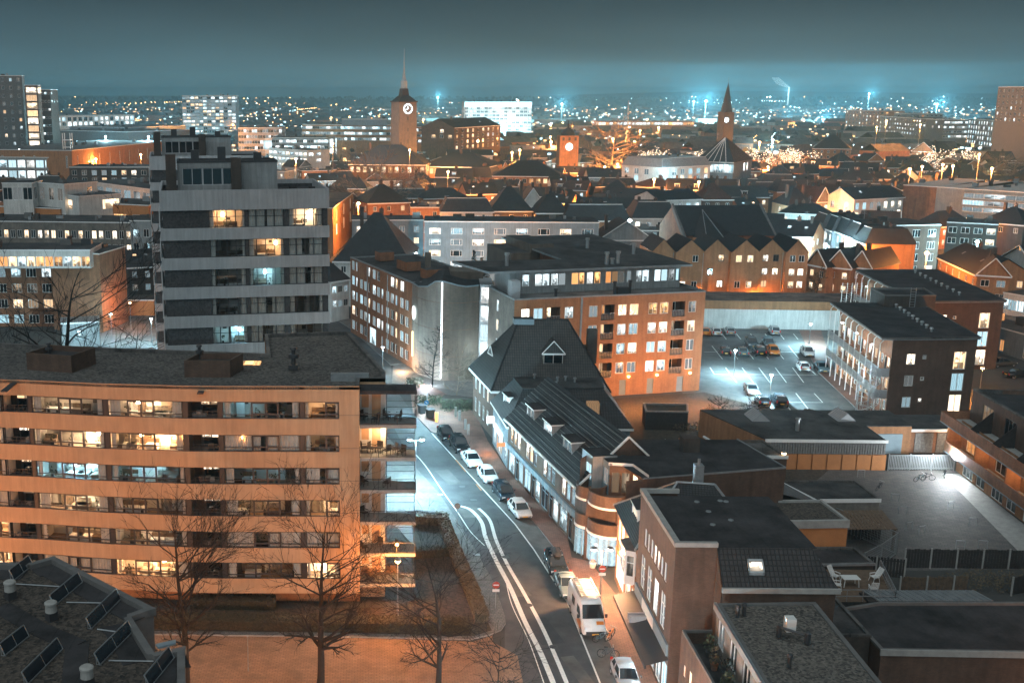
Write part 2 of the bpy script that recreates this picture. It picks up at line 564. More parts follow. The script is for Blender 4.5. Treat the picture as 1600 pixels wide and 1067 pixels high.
M['pane_curtain'] = mat_pane('pane_curtain', (0.48, 0.70, 0.80), (0.60, 0.66, 0.68), 0.42, 0.85)
M['pane_dimwarm'] = mat_pane('pane_dimwarm', (0.75, 0.42, 0.2), (0.65, 0.5, 0.35), 0.35, 0.7)
M['pane_far'] = mat_pane('pane_far', (0.55, 0.88, 1.0), (0.9, 0.95, 0.95), 1.5, 0.0, 0.3)
D = M['glass_dark']
def pick(weights, r=None):
 r = r or rng
 ks = list(weights)
 return M[r.choices(ks, [weights[k] for k in ks])[0]]
MIX_HOME = {'glass_dark': 4, 'pane_warm': 2, 'pane_bright': 1.2, 'pane_cool': 1, 'pane_curtain': 2.5, 'pane_dim': 2, 'pane_dimwarm': 1.5}
MIX_DARK = {'glass_dark': 7, 'pane_warm': 1, 'pane_orange': 1, 'pane_curtain': 1.2, 'pane_dim': 2}
MIX_COOL = {'glass_dark': 2, 'pane_warm': 1, 'pane_bright': 0.8, 'pane_cool': 3, 'pane_curtain': 4, 'pane_white': 1}
MIX_OFFICE = {'glass_dark': 2, 'pane_far': 3, 'pane_white': 2, 'pane_curtain': 2}
# walls with real openings, windows with frames and panes
_wm = {}
def win_meshes(w, h, vf, hf, bar, fm, dep=0.10):
 key = (round(w, 2), round(h, 2), vf, hf, bar, fm.name, dep)
 if key in _wm:
  return _wm[key]
 b = MB()
 y0, y1 = dep - 0.045, dep + 0.03
 b.box(0, w, y0, y1, 0, bar)
 b.box(0, w, y0, y1, h - bar, h)
 b.box(0, bar, y0, y1, bar, h - bar)
 b.box(w - bar, w, y0, y1, bar, h - bar)
 for f in vf:
  b.box(w * f - bar / 2, w * f + bar / 2, y0 + 0.004, y1, bar, h - bar)
 for f in hf:
  b.box(bar, w - bar, y0 + 0.008, y1, h * f - bar / 2, h * f + bar / 2)
 fr = b.mesh('window', [fm])
 g = MB()
 g.poly([(bar * .5, dep, bar * .5), (w - bar * .5, dep, bar * .5), (w - bar * .5, dep, h - bar * .5), (bar * .5, dep, h - bar * .5)])
 pn = g.mesh('pane', [M['glass_dark']])
 _wm[key] = (fr, pn)
 return _wm[key]
_pm = {}
def add_window(root, A, ang, s, z, w, h, pane, fm, vf=(0.5,), hf=(), bar=0.07, dep=0.10, name='window'):
 fr, pn = win_meshes(w, h, tuple(vf), tuple(hf), bar, fm, dep)
 o = bpy.data.objects.new(name, fr)
 link(o, root)
 ox, oy, oz = root['_o']
 o.location = (A[0] + math.cos(ang) * s - ox, A[1] + math.sin(ang) * s - oy, z - oz)
 o.rotation_euler = (0, 0, ang)
 k = (pn.name, pane.name)
 if k not in _pm:
  q = pn.copy()
  q.materials[0] = pane
  _pm[k] = q
 g = bpy.data.objects.new('pane', _pm[k])
 link(g, o)
 return o
def facade(mb, A, B, z0, z1, holes=(), m=0, mr=None, rev=0.2, back=True):
 """wall from A to B (outside on the right hand) with rectangular openings (s, z, w, h) and their reveals"""
 mr = m if mr is None else mr
 L = math.hypot(B[0] - A[0], B[1] - A[1])
 dx, dy = (B[0] - A[0]) / L, (B[1] - A[1]) / L
 nx, ny = -dy, dx                       # inwards
 P = lambda s, z, d=0.0: (A[0] + dx * s + nx * d, A[1] + dy * s + ny * d, z)
 hs = [(max(0.0, a), max(z0, b), min(L, a + w), min(z1, b + h)) for a, b, w, h in holes]
 S = sorted({0.0, L} | {round(x, 3) for q in hs for x in (q[0], q[2])})
 Zs = sorted({z0, z1} | {round(x, 3) for q in hs for x in (q[1], q[3])})
 for j in range(len(Zs) - 1):
  zc = (Zs[j] + Zs[j + 1]) / 2
  run = None
  for i in range(len(S) - 1):
   sc = (S[i] + S[i + 1]) / 2
   solid = not any(q[0] < sc < q[2] and q[1] < zc < q[3] for q in hs)
   if solid and run is None:
    run = S[i]
   if run is not None and (not solid or i == len(S) - 2):
    e_ = S[i + 1] if solid else S[i]
    mb.poly([P(run, Zs[j]), P(e_, Zs[j]), P(e_, Zs[j + 1]), P(run, Zs[j + 1])], m)
    run = None
 for a, b, c, d in hs:
  mb.poly([P(a, b), P(a, b, rev), P(a, d, rev), P(a, d)], mr)
  mb.poly([P(c, b), P(c, d), P(c, d, rev), P(c, b, rev)], mr)
  mb.poly([P(a, b), P(c, b), P(c, b, rev), P(a, b, rev)], mr)
  mb.poly([P(a, d), P(a, d, rev), P(c, d, rev), P(c, d)], mr)
  if back:
   mb.poly([P(a, b, rev), P(c, b, rev), P(c, d, rev), P(a, d, rev)], mr)
 return math.atan2(dy, dx)
def wall_windows(root, mb, A, B, z0, z1, wins, fm, m=0, bar=0.07, rev=0.2):
 """wins: (s, z, w, h, pane material, vertical bars, horizontal bars)"""
 ang = facade(mb, A, B, z0, z1, [w[:4] for w in wins], m, rev=rev)
 for w in wins:
  add_window(root, A, ang, w[0], w[1], w[2], w[3], w[4], fm, w[5] if len(w) > 5 else (0.5,), w[6] if len(w) > 6 else (), bar)
 return ang
def grid(L, nc, nr, w, h, z0, dz, mix, s0=None, vf=(0.5,), hf=(), skip=0.0, r=None):
 r = r or rng
 out = []
 st = L / nc
 for j in range(nr):
  for i in range(nc):
   if r.random() < skip:
    continue
   s = (st * i + (st - w) / 2) if s0 is None else s0 + i * st
   out.append((s, z0 + j * dz, w, h, pick(mix, r), vf, hf))
 return out
def dist(A, B):
 return math.hypot(B[0] - A[0], B[1] - A[1])
def lerp(A, B, t):
 return tuple(a + (b - a) * t for a, b in zip(A, B))
def inset(pl, d):
 """offset a CCW polygon inwards"""
 n = len(pl)
 out = []
 for i in range(n):
  a, b, c = Vector(pl[i - 1]), Vector(pl[i]), Vector(pl[(i + 1) % n])
  d1, d2 = (b - a).normalized(), (c - b).normalized()
  n1, n2 = Vector((-d1.y, d1.x)), Vector((-d2.y, d2.x))
  k = n1 + n2
  k = k / max(0.35, k.length_squared / 2)
  q = b + k * d
  out.append((q.x, q.y))
 return out
def flat_roof(root, pl, z, mroof, mcap, par=0.35, th=0.3):
 """roof sheet with a raised parapet and a coping"""
 ins = inset(pl, th)
 b = MB()
 b.poly([(p[0], p[1], z - par) for p in ins], 0)
 ro = b.build('roof', [mroof], root)
 c = MB()
 out = inset(pl, -0.06)
 n = len(pl)
 for i in range(n):
  j = (i + 1) % n
  c.poly([out[i] + (z,), out[j] + (z,), ins[j] + (z,), ins[i] + (z,)])
  c.poly([out[j] + (z,), out[i] + (z,), out[i] + (z - 0.18,), out[j] + (z - 0.18,)])
  c.poly([ins[i] + (z,), ins[j] + (z,), ins[j] + (z - par,), ins[i] + (z - par,)])
  c.poly([out[i] + (z - 0.18,), out[j] + (z - 0.18,), inset(pl, 0.01)[j] + (z - 0.18,), inset(pl, 0.01)[i] + (z - 0.18,)])
 c.build('coping', [mcap], root)
 return ro
# the ground, streets and pavements
def sheet(name, pts, z, mat, rim=None, rimmat=None):
 b = MB()
 if rim is None:
  b.poly([(x, y, z) for x, y in pts])
  return structure(b.build(name, [mat]))
 b.prism(pts, z - rim, z, 1, 0, bottom=False)
 return structure(b.build(name, [mat, rimmat or M['kerb']]))
def ground_mat():
 t = NT('ground')
 w = t.wpos()
 n = t.noise(w, 0.02, 6, 0.65)
 n2 = t.noise(w, 0.6, 4, 0.6)
 c = t.mix(t.rng(n, 0.35, 0.65, 0, 1), (0.05, 0.048, 0.046, 1), (0.035, 0.036, 0.030, 1))
 c = t.mix(t.rng(n2, 0.3, 0.7, 0, 0.6), c, (0.075, 0.07, 0.066, 1))
 t.l.new(c, t.p.inputs['Base Color'])
 t.p.inputs['Roughness'].default_value = 0.9
 return t.mat
M['ground'] = ground_mat()
b = MB()
b.poly([(-3600, -250, 0), (5400, -250, 0), (5400, 7600, 0), (-3600, 7600, 0)])
structure(b.build('ground', [M['ground']]))
KL = [(-14, 215), (-9, 200), (-2.2, 176), (1.5, 150), G(645, 727), G(685, 770), G(720, 823), G(748, 869), G(770, 909), G(789, 963)]
KR = [(-10, 218), (-3.8, 200), (3.2, 172), G(612, 600), G(645, 645), G(674, 676), G(760, 770), G(805, 819), G(834, 858), G(886, 939), G(937, 1065), (16.6, 60), (16.4, 20)]
road = KL + [(9.5, 70), (9.2, 20)] + KR[::-1]
sheet('road', road[::-1], 0.004, M['asphalt'])
lane = [(-40, 81.2), G(250, 992), G(500, 994), G(740, 1002), G(770, 992), (9.8, 80.2), (11.5, 78.0), (10.5, 40), (-40, 40)]
sheet('lane', lane, 0.008, M['paving_lane'])
pav_l = [(-5.5, 176), (-1.0, 150), (0.6, 139.5)] + KL[4:] + [G(790, 975), G(783, 985), G(764, 993), G(735, 1000), G(560, 996), G(250, 992), (-40, 81.2), (-40, 83), (-1.2, 83.5), (4.5, 84), (4.5, 98), (0, 112), (-9, 150), (-16, 176)]
sheet('pavement', pav_l[::-1], 0.12, M['paving'], 0.13)
garden = [G(640, 800, .1), G(690, 806, .1), G(712, 862, .1), G(745, 930, .1), G(768, 985, .1), G(740, 994, .1), G(500, 988, .1), G(250, 986, .1), (-40, 82.2), (-40, 85), (2, 86), (4.2, 88), (4.2, 98)]
sheet('garden', garden[::-1], 0.15, M['soil'])
SHB = [(13.9, 146), G(745, 650), G(762, 690), G(800, 745), G(885, 832), G(893, 872), (20.6, 95.5), (21.6, 88), (21.8, 78), (22.0, 60), (22, 20)]   # shop fronts
BAY = []
for i in range(6, 13):
 a = Vector(KR[i]) - Vector(KR[max(i - 1, 0)]) if i < 12 else Vector(KR[12]) - Vector(KR[11])
 n = Vector((-a.y, a.x)).normalized()
 BAY.append(tuple(Vector(KR[i]) + n * 2.05) if i > 5 else KR[i])
bay0 = tuple(Vector(KR[5]) + Vector((1.7, -1.2)))
sheet('parking_bay', [KR[5]] + KR[6:] + BAY[::-1] + [bay0], 0.006, M['asphalt_light'])
pav_r = [G(640, 600), G(645, 645), G(674, 676), bay0] + BAY + SHB[::-1] + [(12, 152), (8.5, 160)]
sheet('pavement', pav_r, 0.12, M['paving_red'], 0.13)
sheet('forecourt', [(3.6, 172), G(612, 600), G(640, 602), (8.5, 160), (12, 152), (17, 150), (24, 170), (20, 180)], 0.10, M['paving'])
sheet('pavement', [(-10, 218), (-3.8, 200), (3.2, 172), (5.2, 173), (-3.4, 207), (-7.6, 222)], 0.12, M['paving'], 0.13)
def stripe(name, pts, w, z=0.012, mat=None):
 b = MB()
 for i in range(len(pts) - 1):
  a, c = Vector(pts[i]), Vector(pts[i + 1])
  d = (c - a)
  if d.length < 1e-4: continue
  n = Vector((-d.y, d.x)).normalized() * w / 2
  b.poly([tuple(a - n) + (z,), tuple(c - n) + (z,), tuple(c + n) + (z,), tuple(a + n) + (z,)])
 return structure(b.build(name, [mat or M['line_paint']]))
stripe('parking_line', KR[5:12], 0.14)
def smooth_path(pts, k=8):
 out = []
 for i in range(len(pts) - 1):
  p0, p1, p2, p3 = (Vector(pts[max(0, min(len(pts) - 1, i + d))]) for d in (-1, 0, 1, 2))
  for q in range(k):
   t = q / k
   out.append(tuple(0.5 * ((2 * p1) + (p2 - p0) * t + (2*p0 - 5*p1 + 4*p2 - p3) * t*t + (3*p1 - p0 - 3*p2 + p3) * t**3)))
 out.append(tuple(pts[-1]))
 return out
sheet('garden', [(30.5, 121.8), (41, 121.8), (44, 134.3), (45.6, 140), (56, 140), (53.5, 150), (49.3, 155.6), (31, 151)], .009, M['soil'])
px = [(716, 790), (735, 796), (752, 815), (759, 840), (775, 875), (797, 917), (820, 970), (845, 1020), (872, 1085)]  # light trails of passing cars, painted as white stripes on the road
stripe('lane_and_trail_stripe', smooth_path([G(*q) for q in px]), 0.42)
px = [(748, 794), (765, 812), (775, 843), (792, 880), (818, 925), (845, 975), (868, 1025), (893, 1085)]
stripe('lane_and_trail_stripe', smooth_path([G(*q) for q in px]), 0.34)
px = [(645, 705), (665, 728), (690, 765), (715, 800), (735, 830), (757, 852)]  # thinner light trails, likewise drawn in white paint
stripe('lane_and_trail_stripe', smooth_path([G(*q) for q in px]), 0.10)
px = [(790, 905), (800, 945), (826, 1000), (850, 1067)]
stripe('lane_and_trail_stripe', smooth_path([G(*q) for q in px]), 0.08)
for a, c in (((712, 718), (728, 737)), ((744, 756), (752, 766))):
 stripe('lane_and_trail_stripe', [G(*a), G(*c)], 0.16, 0.014, M['rust_panel'])
pr = random.Random(17)
for (u, v, w_, l_) in ((700, 745, 1.6, 5), (735, 800, 2.2, 3), (800, 905, 1.4, 7), (770, 850, 1.2, 4), (850, 985, 2.0, 4.5), (845, 1040, 1.2, 6), (690, 700, 1.5, 4), (905, 1050, 1.0, 5)):
 x, y = G(u, v); b = MB(); a = math.atan2(-30, 8) + pr.uniform(-.1, .1)
 c_, s_ = math.cos(a), math.sin(a)
 b.poly([(x + c_*p - s_*q, y + s_*p + c_*q, .008) for p, q in ((-l_/2, -w_/2), (l_/2, -w_/2 + pr.uniform(-.1, .1)), (l_/2, w_/2), (-l_/2, w_/2 + pr.uniform(-.1, .1)))])
 structure(b.build('road_patch', [M[pr.choice(['asphalt_dark', 'asphalt_light'])]]))
for (u, v) in ((722, 760), (790, 870), (826, 945), (865, 1010)):
 x, y = G(u, v); b = MB(); b.lathe(x, y, [(.36, .009), (.34, .016)], 12); structure(b.build('manhole_cover', [M['dark_paint']]))
b = MB()
x, y = G(740, 781)
b.box(x - .35, x + .35, y - .3, y + .3, 0.006, 0.016)
structure(b.build('drain_cover', [M['dark_paint']]))
for q in ((688, 774), (745, 868)):
 x, y = G(*q)
 b = MB(); b.box(x - .3, x + .3, y - .25, y + .25, 0.1, 0.128)
 structure(b.build('drain_cover', [M['zinc']]))
sheet('road', [(-60, 150), (-38, 118), (-30, 118), (-26, 150), (-34, 215), (-50, 215)], 0.005, M['asphalt_light'])
# curved orange apartment block at left
def interior(root, win, A, ang, s, z, w, h, lit, r):
 """a shallow furnished room behind a big window"""
 ox, oy, oz = root['_o']
 c, q = math.cos(ang), math.sin(ang)
 b = MB()
 d = 2.6
 y0, y1 = 0.30, d
 zf, zt = -0.45, h + 0.12
 b.poly([(-.1, y1, zf), (w + .1, y1, zf), (w + .1, y1, zt), (-.1, y1, zt)], 0)
 b.poly([(-.1, y0, zf), (-.1, y1, zf), (-.1, y1, zt), (-.1, y0, zt)], 0)
 b.poly([(w + .1, y0, zf), (w + .1, y0, zt), (w + .1, y1, zt), (w + .1, y1, zf)], 0)
 b.poly([(-.1, y0, zf), (w + .1, y0, zf), (w + .1, y1, zf), (-.1, y1, zf)], 1)
 b.poly([(-.1, y0, zt), (-.1, y1, zt), (w + .1, y1, zt), (w + .1, y0, zt)], 0)
 o = b.build('room', [M['room_wall'], M['wood']], win, raw=True)
 f = MB()
 for k in range(int(w * 1.6) + 1):
  x = r.uniform(0.1, w - 0.8)
  t = r.random()
  if t < .35:      # cabinet or shelf against the back wall
   f.box(x, x + r.uniform(.5, 1.2), y1 - .42, y1 - .02, zf, r.uniform(.4, h * .9), r.choice([0, 2, 3]))
  elif t < .6:     # sofa or table
   ww = r.uniform(.8, 1.6)
   f.box(x, x + ww, 1.1, 1.9, zf, .1, r.choice([0, 3, 2]))
   f.box(x, x + ww, 1.75, 1.92, .1, .45, r.choice([0, 3]))
  elif t < .8:     # picture
   zz = r.uniform(.5, h * .6)
   f.box(x, x + r.uniform(.3, .7), y1 - .05, y1 - .02, zz, zz + r.uniform(.25, .5), r.choice([0, 2, 1]))
  else:            # pot plant on the sill
   f.box(x, x + .2, .42, .6, zf, .18, 1)
   for _ in range(7):
    xx, zz = x + r.uniform(-.2, .4), .25 + r.random() * .5
    f.poly([(xx, .5, zz), (xx + .16, .46, zz + .06), (xx + .02, .5, zz + .2)], 4)
 stuff(f.build('furniture', [M['wood'], M['wood_dark'], M['plastic_white'], M['brick_grey'], M['leaf']], o, raw=True))
 cu = MB()
 n = 0
 for (a, e_) in ((.02, r.uniform(.05, .16)), (1 - r.uniform(.05, .16), .98)) if lit else ((.01, r.uniform(.3, .5)), (r.uniform(.5, .7), .99)):
  x = a * w
  while x < e_ * w:
   yy = .22 + .05 * (n % 2)
   cu.poly([(x, .27 - .05 * (n % 2), .05), (x + .13, .22 + .05 * (n % 2), .05), (x + .13, .22 + .05 * (n % 2), h - .05), (x, .27 - .05 * (n % 2), h - .05)])
   x += .13
   n += 1
 if n:
  cu.build('curtain', [M['curtain']], o, raw=True)
 if lit:
  col, st = lit
  lb = MB()
  xl = w * r.uniform(.25, .75)
  lb.box(xl - .5, xl + .5, 1.0, 1.35, zt - .07, zt - .03)
  lb.build('ceiling_lamp', [lamp_mat(col, st * 2.6)], o, raw=True)
  if st > 30:
   lb = MB()
   xl = w * r.uniform(.15, .85)
   lb.lathe(xl, 1.2, [(.05, h * .55), (.17, h * .6), (.12, h * .78)], 8)
   lb.build('hanging_lamp', [lamp_mat(col, st * 1.2)], o, raw=True)
_lm = {}
def lamp_mat(col, st):
 k = (col, st)
 if k not in _lm:
  _lm[k] = mat_emit('room_lamp', col, st)
 return _lm[k]
M['room_wall'] = mat_plain('room_wall', (0.62, 0.56, 0.5), 0.8, var=0.12, scale=1.5)
M['curtain'] = mat_plain('curtain', (0.55, 0.53, 0.49), 0.9, var=0.15, scale=2)
WARM, WARM2, COOL = (1.0, .54, .24), (1.0, .68, .40), (.38, .80, 1.0)
def big_window(root, A, ang, s, z, w, h, fm, fr, lit, r, hf=.22):
 """wide dark-framed window: fixed lights, casements, low rail; one pane object per light"""
 ox, oy, oz = root['_o']
 b = MB()
 y0, y1 = .05, .14
 bar = .07
 b.box(0, w, y0, y1, 0, bar); b.box(0, w, y0, y1, h - bar, h)
 xs = [0] + [f for f, k in fr] + [1]
 for i, f in enumerate(xs):
  cas = (i > 0 and i <= len(fr) and fr[i - 1][1]) or (i < len(fr) and fr[i][1])
  t = .075 if cas else .05
  b.box(max(0, f * w - t), min(w, f * w + t), y0 + .004, y1 + .004, bar, h - bar)
 b.box(0, w, y0 - .01, y1 - .02, h * hf, h * hf + .055)
 for i, (f, k) in enumerate(fr):
  if k:
   x0, x1 = xs[i] * w + .075, f * w - .075
   b.box(x0, x1, y0 - .012, y1 - .01, h - bar - .1, h - bar); b.box(x0, x1, y0 - .012, y1 - .01, h * hf + .055, h * hf + .14)
 o = b.build('window', [fm], root, raw=True)
 o.location = (A[0] + math.cos(ang) * s - ox, A[1] + math.sin(ang) * s - oy, z - oz)
 o.rotation_euler = (0, 0, ang)
 for i in range(len(xs) - 1):
  g = MB()
  g.poly([(xs[i] * w + .03, .1, .04), (xs[i + 1] * w - .03, .1, .04), (xs[i + 1] * w - .03, .1, h - .04), (xs[i] * w + .03, .1, h - .04)])
  g.build('pane', [M['glass_clear']], o, raw=True)
 interior(root, o, A, ang, s, z, w, h, lit, r)
 return o
def parapet_ring(b, pl, z0, z1, th, m):
 ins = inset(pl, th)
 n = len(pl)
 for i in range(n):
  j = (i + 1) % n
  b.prism([pl[i], pl[j], ins[j], ins[i]], z0, z1, m)
root = thing('apartment_building', 'curved peach rendered apartment block with six long rows of dark framed windows and gravel roof', 'apartment block', (-14, 92, 0))
zt, zb = 19.8, 1.5
rows_z = [17.0, 14.16, 11.32, 8.48, 5.64, 2.85]
WH = 1.46
bu = [(-150, 637), (-60, 639.5), (-50, 640), (2, 643), (43, 644.2), (50, 644.5), (161, 650), (169, 650.2), (285, 653.6), (294, 653.8), (340, 654.2), (348, 654.3), (468, 654.5), (476, 654.5), (530, 654.6), (561.5, 654.6)]
bp = [G(u, v, 17.0) for u, v in bu]
kinds = ['w', 'p', 'w', 'l', 'p', 'w', 'p', 'w', 'p', 'l', 'p', 'w', 'p', 'n', 'e']
fr4 = [(.38, 0), (.53, 1), (.69, 1), (1.0, 0)]
FRW = {5: [(.38, 0), (.54, 1), (.70, 1), (1.0, 0)], 7: [(.27, 0), (.445, 1), (.61, 1), (1.0, 0)], 11: [(.38, 0), (.565, 1), (.72, 1), (1.0, 0)], 13: [(.62, 0), (1.0, 1)], 0: fr4, 2: fr4}
LIT = {0: {5: (WARM2, 9), 7: (WARM2, 50), 11: (COOL, 3), 13: (WARM, 9)},
       1: {5: (WARM2, 70), 7: (WARM, 90), 2: (WARM2, 40), 13: (WARM, 2)},
       2: {5: (COOL, 60), 7: (COOL, 14), 11: (COOL, 1.5), 2: (WARM, 4)},
       3: {5: (WARM2, 40), 7: (WARM, 3), 11: (WARM, 6), 13: (WARM, 16)},
       4: {5: (WARM, 7), 7: (WARM2, 9), 2: (WARM, 40)},
       5: {7: (WARM, 70), 13: (WARM2, 70), 2: (WARM2, 40), 11: (WARM, 2)}}
r = random.Random(3)
wall = MB()
lg = MB()
lgd = MB()
for i in range(len(bp) - 1):
 A, B = bp[i], bp[i + 1]
 L = dist(A, B)
 k = kinds[i]
 if k in 'wnl':
  ho = [(0, z, L, WH) for z in rows_z]
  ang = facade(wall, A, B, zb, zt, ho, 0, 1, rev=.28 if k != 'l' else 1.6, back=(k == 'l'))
  for j, z in enumerate(rows_z):
   if k == 'l':
    c, q = math.cos(ang), math.sin(ang)
    P = lambda x, y: (A[0] + c * x - q * y, A[1] + q * x + c * y)
    lm = {1: 3, 2: 3, 3: 3, 0: 0}.get(j, -1) if i == 9 else {0: 0, 1: 3}.get(j, -1)
    for (x0, x1, h0, h1, mm) in ((.1, L * .3, -.3, WH - .1, 1), (L * .36, L * .62, WH * .55, WH - .1, max(0, lm)), (L * .68, L * .97, WH * .55, WH - .08, max(0, lm)), (L * .4, L * .95, -.3, WH * .48, 2)):
     y = 1.5
     lg.prism([P(x0, y), P(x1, y), P(x1, y + .06), P(x0, y + .06)], z + h0, z + h1, mm if mm != 3 else 3)
    for zz in (.03, .32, .6):
     lgd.tube(P(0, .06) + (z + zz,), P(L, .06) + (z + zz,), .022, n=4)
    for t in range(7):
     lgd.tube(P(L * t / 6, .06) + (z,), P(L * t / 6, .06) + (z + .6,), .015, n=4)
    lgd.build('balcony_rail', [M['dark_paint']], root)
    lgd = MB()
    for _ in range(3):
     x = r.uniform(.2, L - .4)
     lg.prism([P(x, .5), P(x + .4, .5), P(x + .4, .9), P(x, .9)], z - .1, z + r.uniform(.2, .6), r.choice([1, 2, 4]))
   else:
    lit = LIT.get(j, {}).get(i)
    big_window(root, A, ang, 0, z, L, WH, M['dark_paint'], FRW[i], lit, r)
 elif k == 'p':
  ho = [(0, z, L, WH) for z in rows_z]
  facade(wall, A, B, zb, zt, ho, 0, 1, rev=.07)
 else:
  facade(wall, A, B, zb, zt, [(0, z + .30, L - .02, .035) for z in rows_z], 0, 1, rev=.03)
E1 = bp[-1]
back = [(-2.2, 106.6), (-3.4, 106.8), (-10.6, 105.6), (-9.6, 97.3), (-16.6, 98.3), (-26.5, 99.9), (-35.1, 101.5), (-46, 104.5)]
ER = (1.2, 88.3)
foot = bp + [(E1[0] + .02, 88.3), ER, (1.25, 90.5)] + back
foot_b = [(E1[0], E1[1]), (E1[0] + .02, 88.3), ER, (1.25, 90.5)] + back + [bp[0]]
for i in range(len(foot_b) - 1):
 facade(wall, foot_b[i], foot_b[i + 1], 0 if i > 0 else zb, zt if i > 0 else zt, [], 2 if i > 1 else 0)
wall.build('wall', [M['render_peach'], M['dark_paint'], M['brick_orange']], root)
lg.split('loggia_fitting', [M['pane_warm'], M['wood_dark'], M['glass_dark'], M['pane_bright'], M['wood_grey']], root)
pb = MB()
pb.poly([(p[0], p[1], zb) for p in foot], 0)
pin = [(p[0], p[1] + 1.6) for p in bp]
for i in range(len(pin) - 1):
 facade(pb, pin[i], pin[i + 1], 0, zb, [], 1)
pb.build('plinth', [M['concrete_dark'], M['brick_orange']], root)
ro = MB()
rim = inset(foot, .35)
ro.poly([(p[0], p[1], zt - .28) for p in rim], 0)
ro.build('roof', [M['gravel']], root)
co = MB()
for i in range(len(foot)):
 j = (i + 1) % len(foot)
 co.prism([foot[i], foot[j], rim[j], rim[i]], zt - .3, zt + .03 if i >= len(bp) - 1 else zt - .08, 0)
co.build('coping', [M['bitumen_grey']], root)
bb = MB()
def roofbox(b, P0, P1, P2, z0, z1, th=.12, ms=0, mi=1):
 """open-topped screen box from three of its base corners"""
 P3 = (P0[0] + P2[0] - P1[0], P0[1] + P2[1] - P1[1])
 pl = [P0, P1, P2, P3]
 parapet_ring(b, pl, z0, z1, th, ms)
 b.poly([(p[0], p[1], z1 - .5) for p in inset(pl, th)], mi)
roofbox(bb, (-30.1, 92.3), (-25.9, 91.2), (-24.6, 94.4), zt - .3, zt + 1.25)
bb.build('roof_screen', [M['brick_brown'], M['bitumen_dark']], root)
bb = MB()
roofbox(bb, (-15.9, 89.7), (-12.0, 89.7), (-11.2, 92.4), zt - .3, zt + 1.2)
bb.build('roof_screen', [M['brick_brown'], M['bitumen_dark']], root)
def roof_vent(root, x, y, z, s=1.0):
 b = MB()
 b.box(x - .35*s, x + .35*s, y - .35*s, y + .35*s, z, z + .35*s)
 b.lathe(x, y, [(.18*s, z + .35*s), (.18*s, z + .9*s), (.42*s, z + .9*s), (.42*s, z + 1.15*s), (.16*s, z + 1.2*s), (.16*s, z + 1.5*s), (.3*s, z + 1.55*s), (.25*s, z + 1.7*s)], 10)
 return b.build('roof_vent', [M['dark_paint']], root)
roof_vent(root, -6.8, 92.3, zt - .2, 1.15)
roof_vent(root, -15.0, 92.4, zt + .4, .9)
roof_vent(root, -28.6, 94.0, zt + .4, .8)
b = MB(); b.box(-12.2, -9.9, 94.0, 95.2, zt - .28, zt - .18); b.build('skylight', [M['pane_orange']], root)
b = MB(); b.box(-3.4, -.2, 88.4, 89.0, zt - .3, zt + .35); b.build('roof_duct', [M['zinc']], root)
b = MB()
for u, v in ((17, 602.5), (314, 612.5)):
 x, z = ZY(u, v, 87.0 if u < 100 else 85.7)
 b.box(x - .25, x + .25, 85.2, 88, z - .05, z + .05)
b.split('vent_slot', [M['dark_paint']], root)
X0, X1, YF, YB = E1[0] + .03, 3.75, 86.15, 88.25
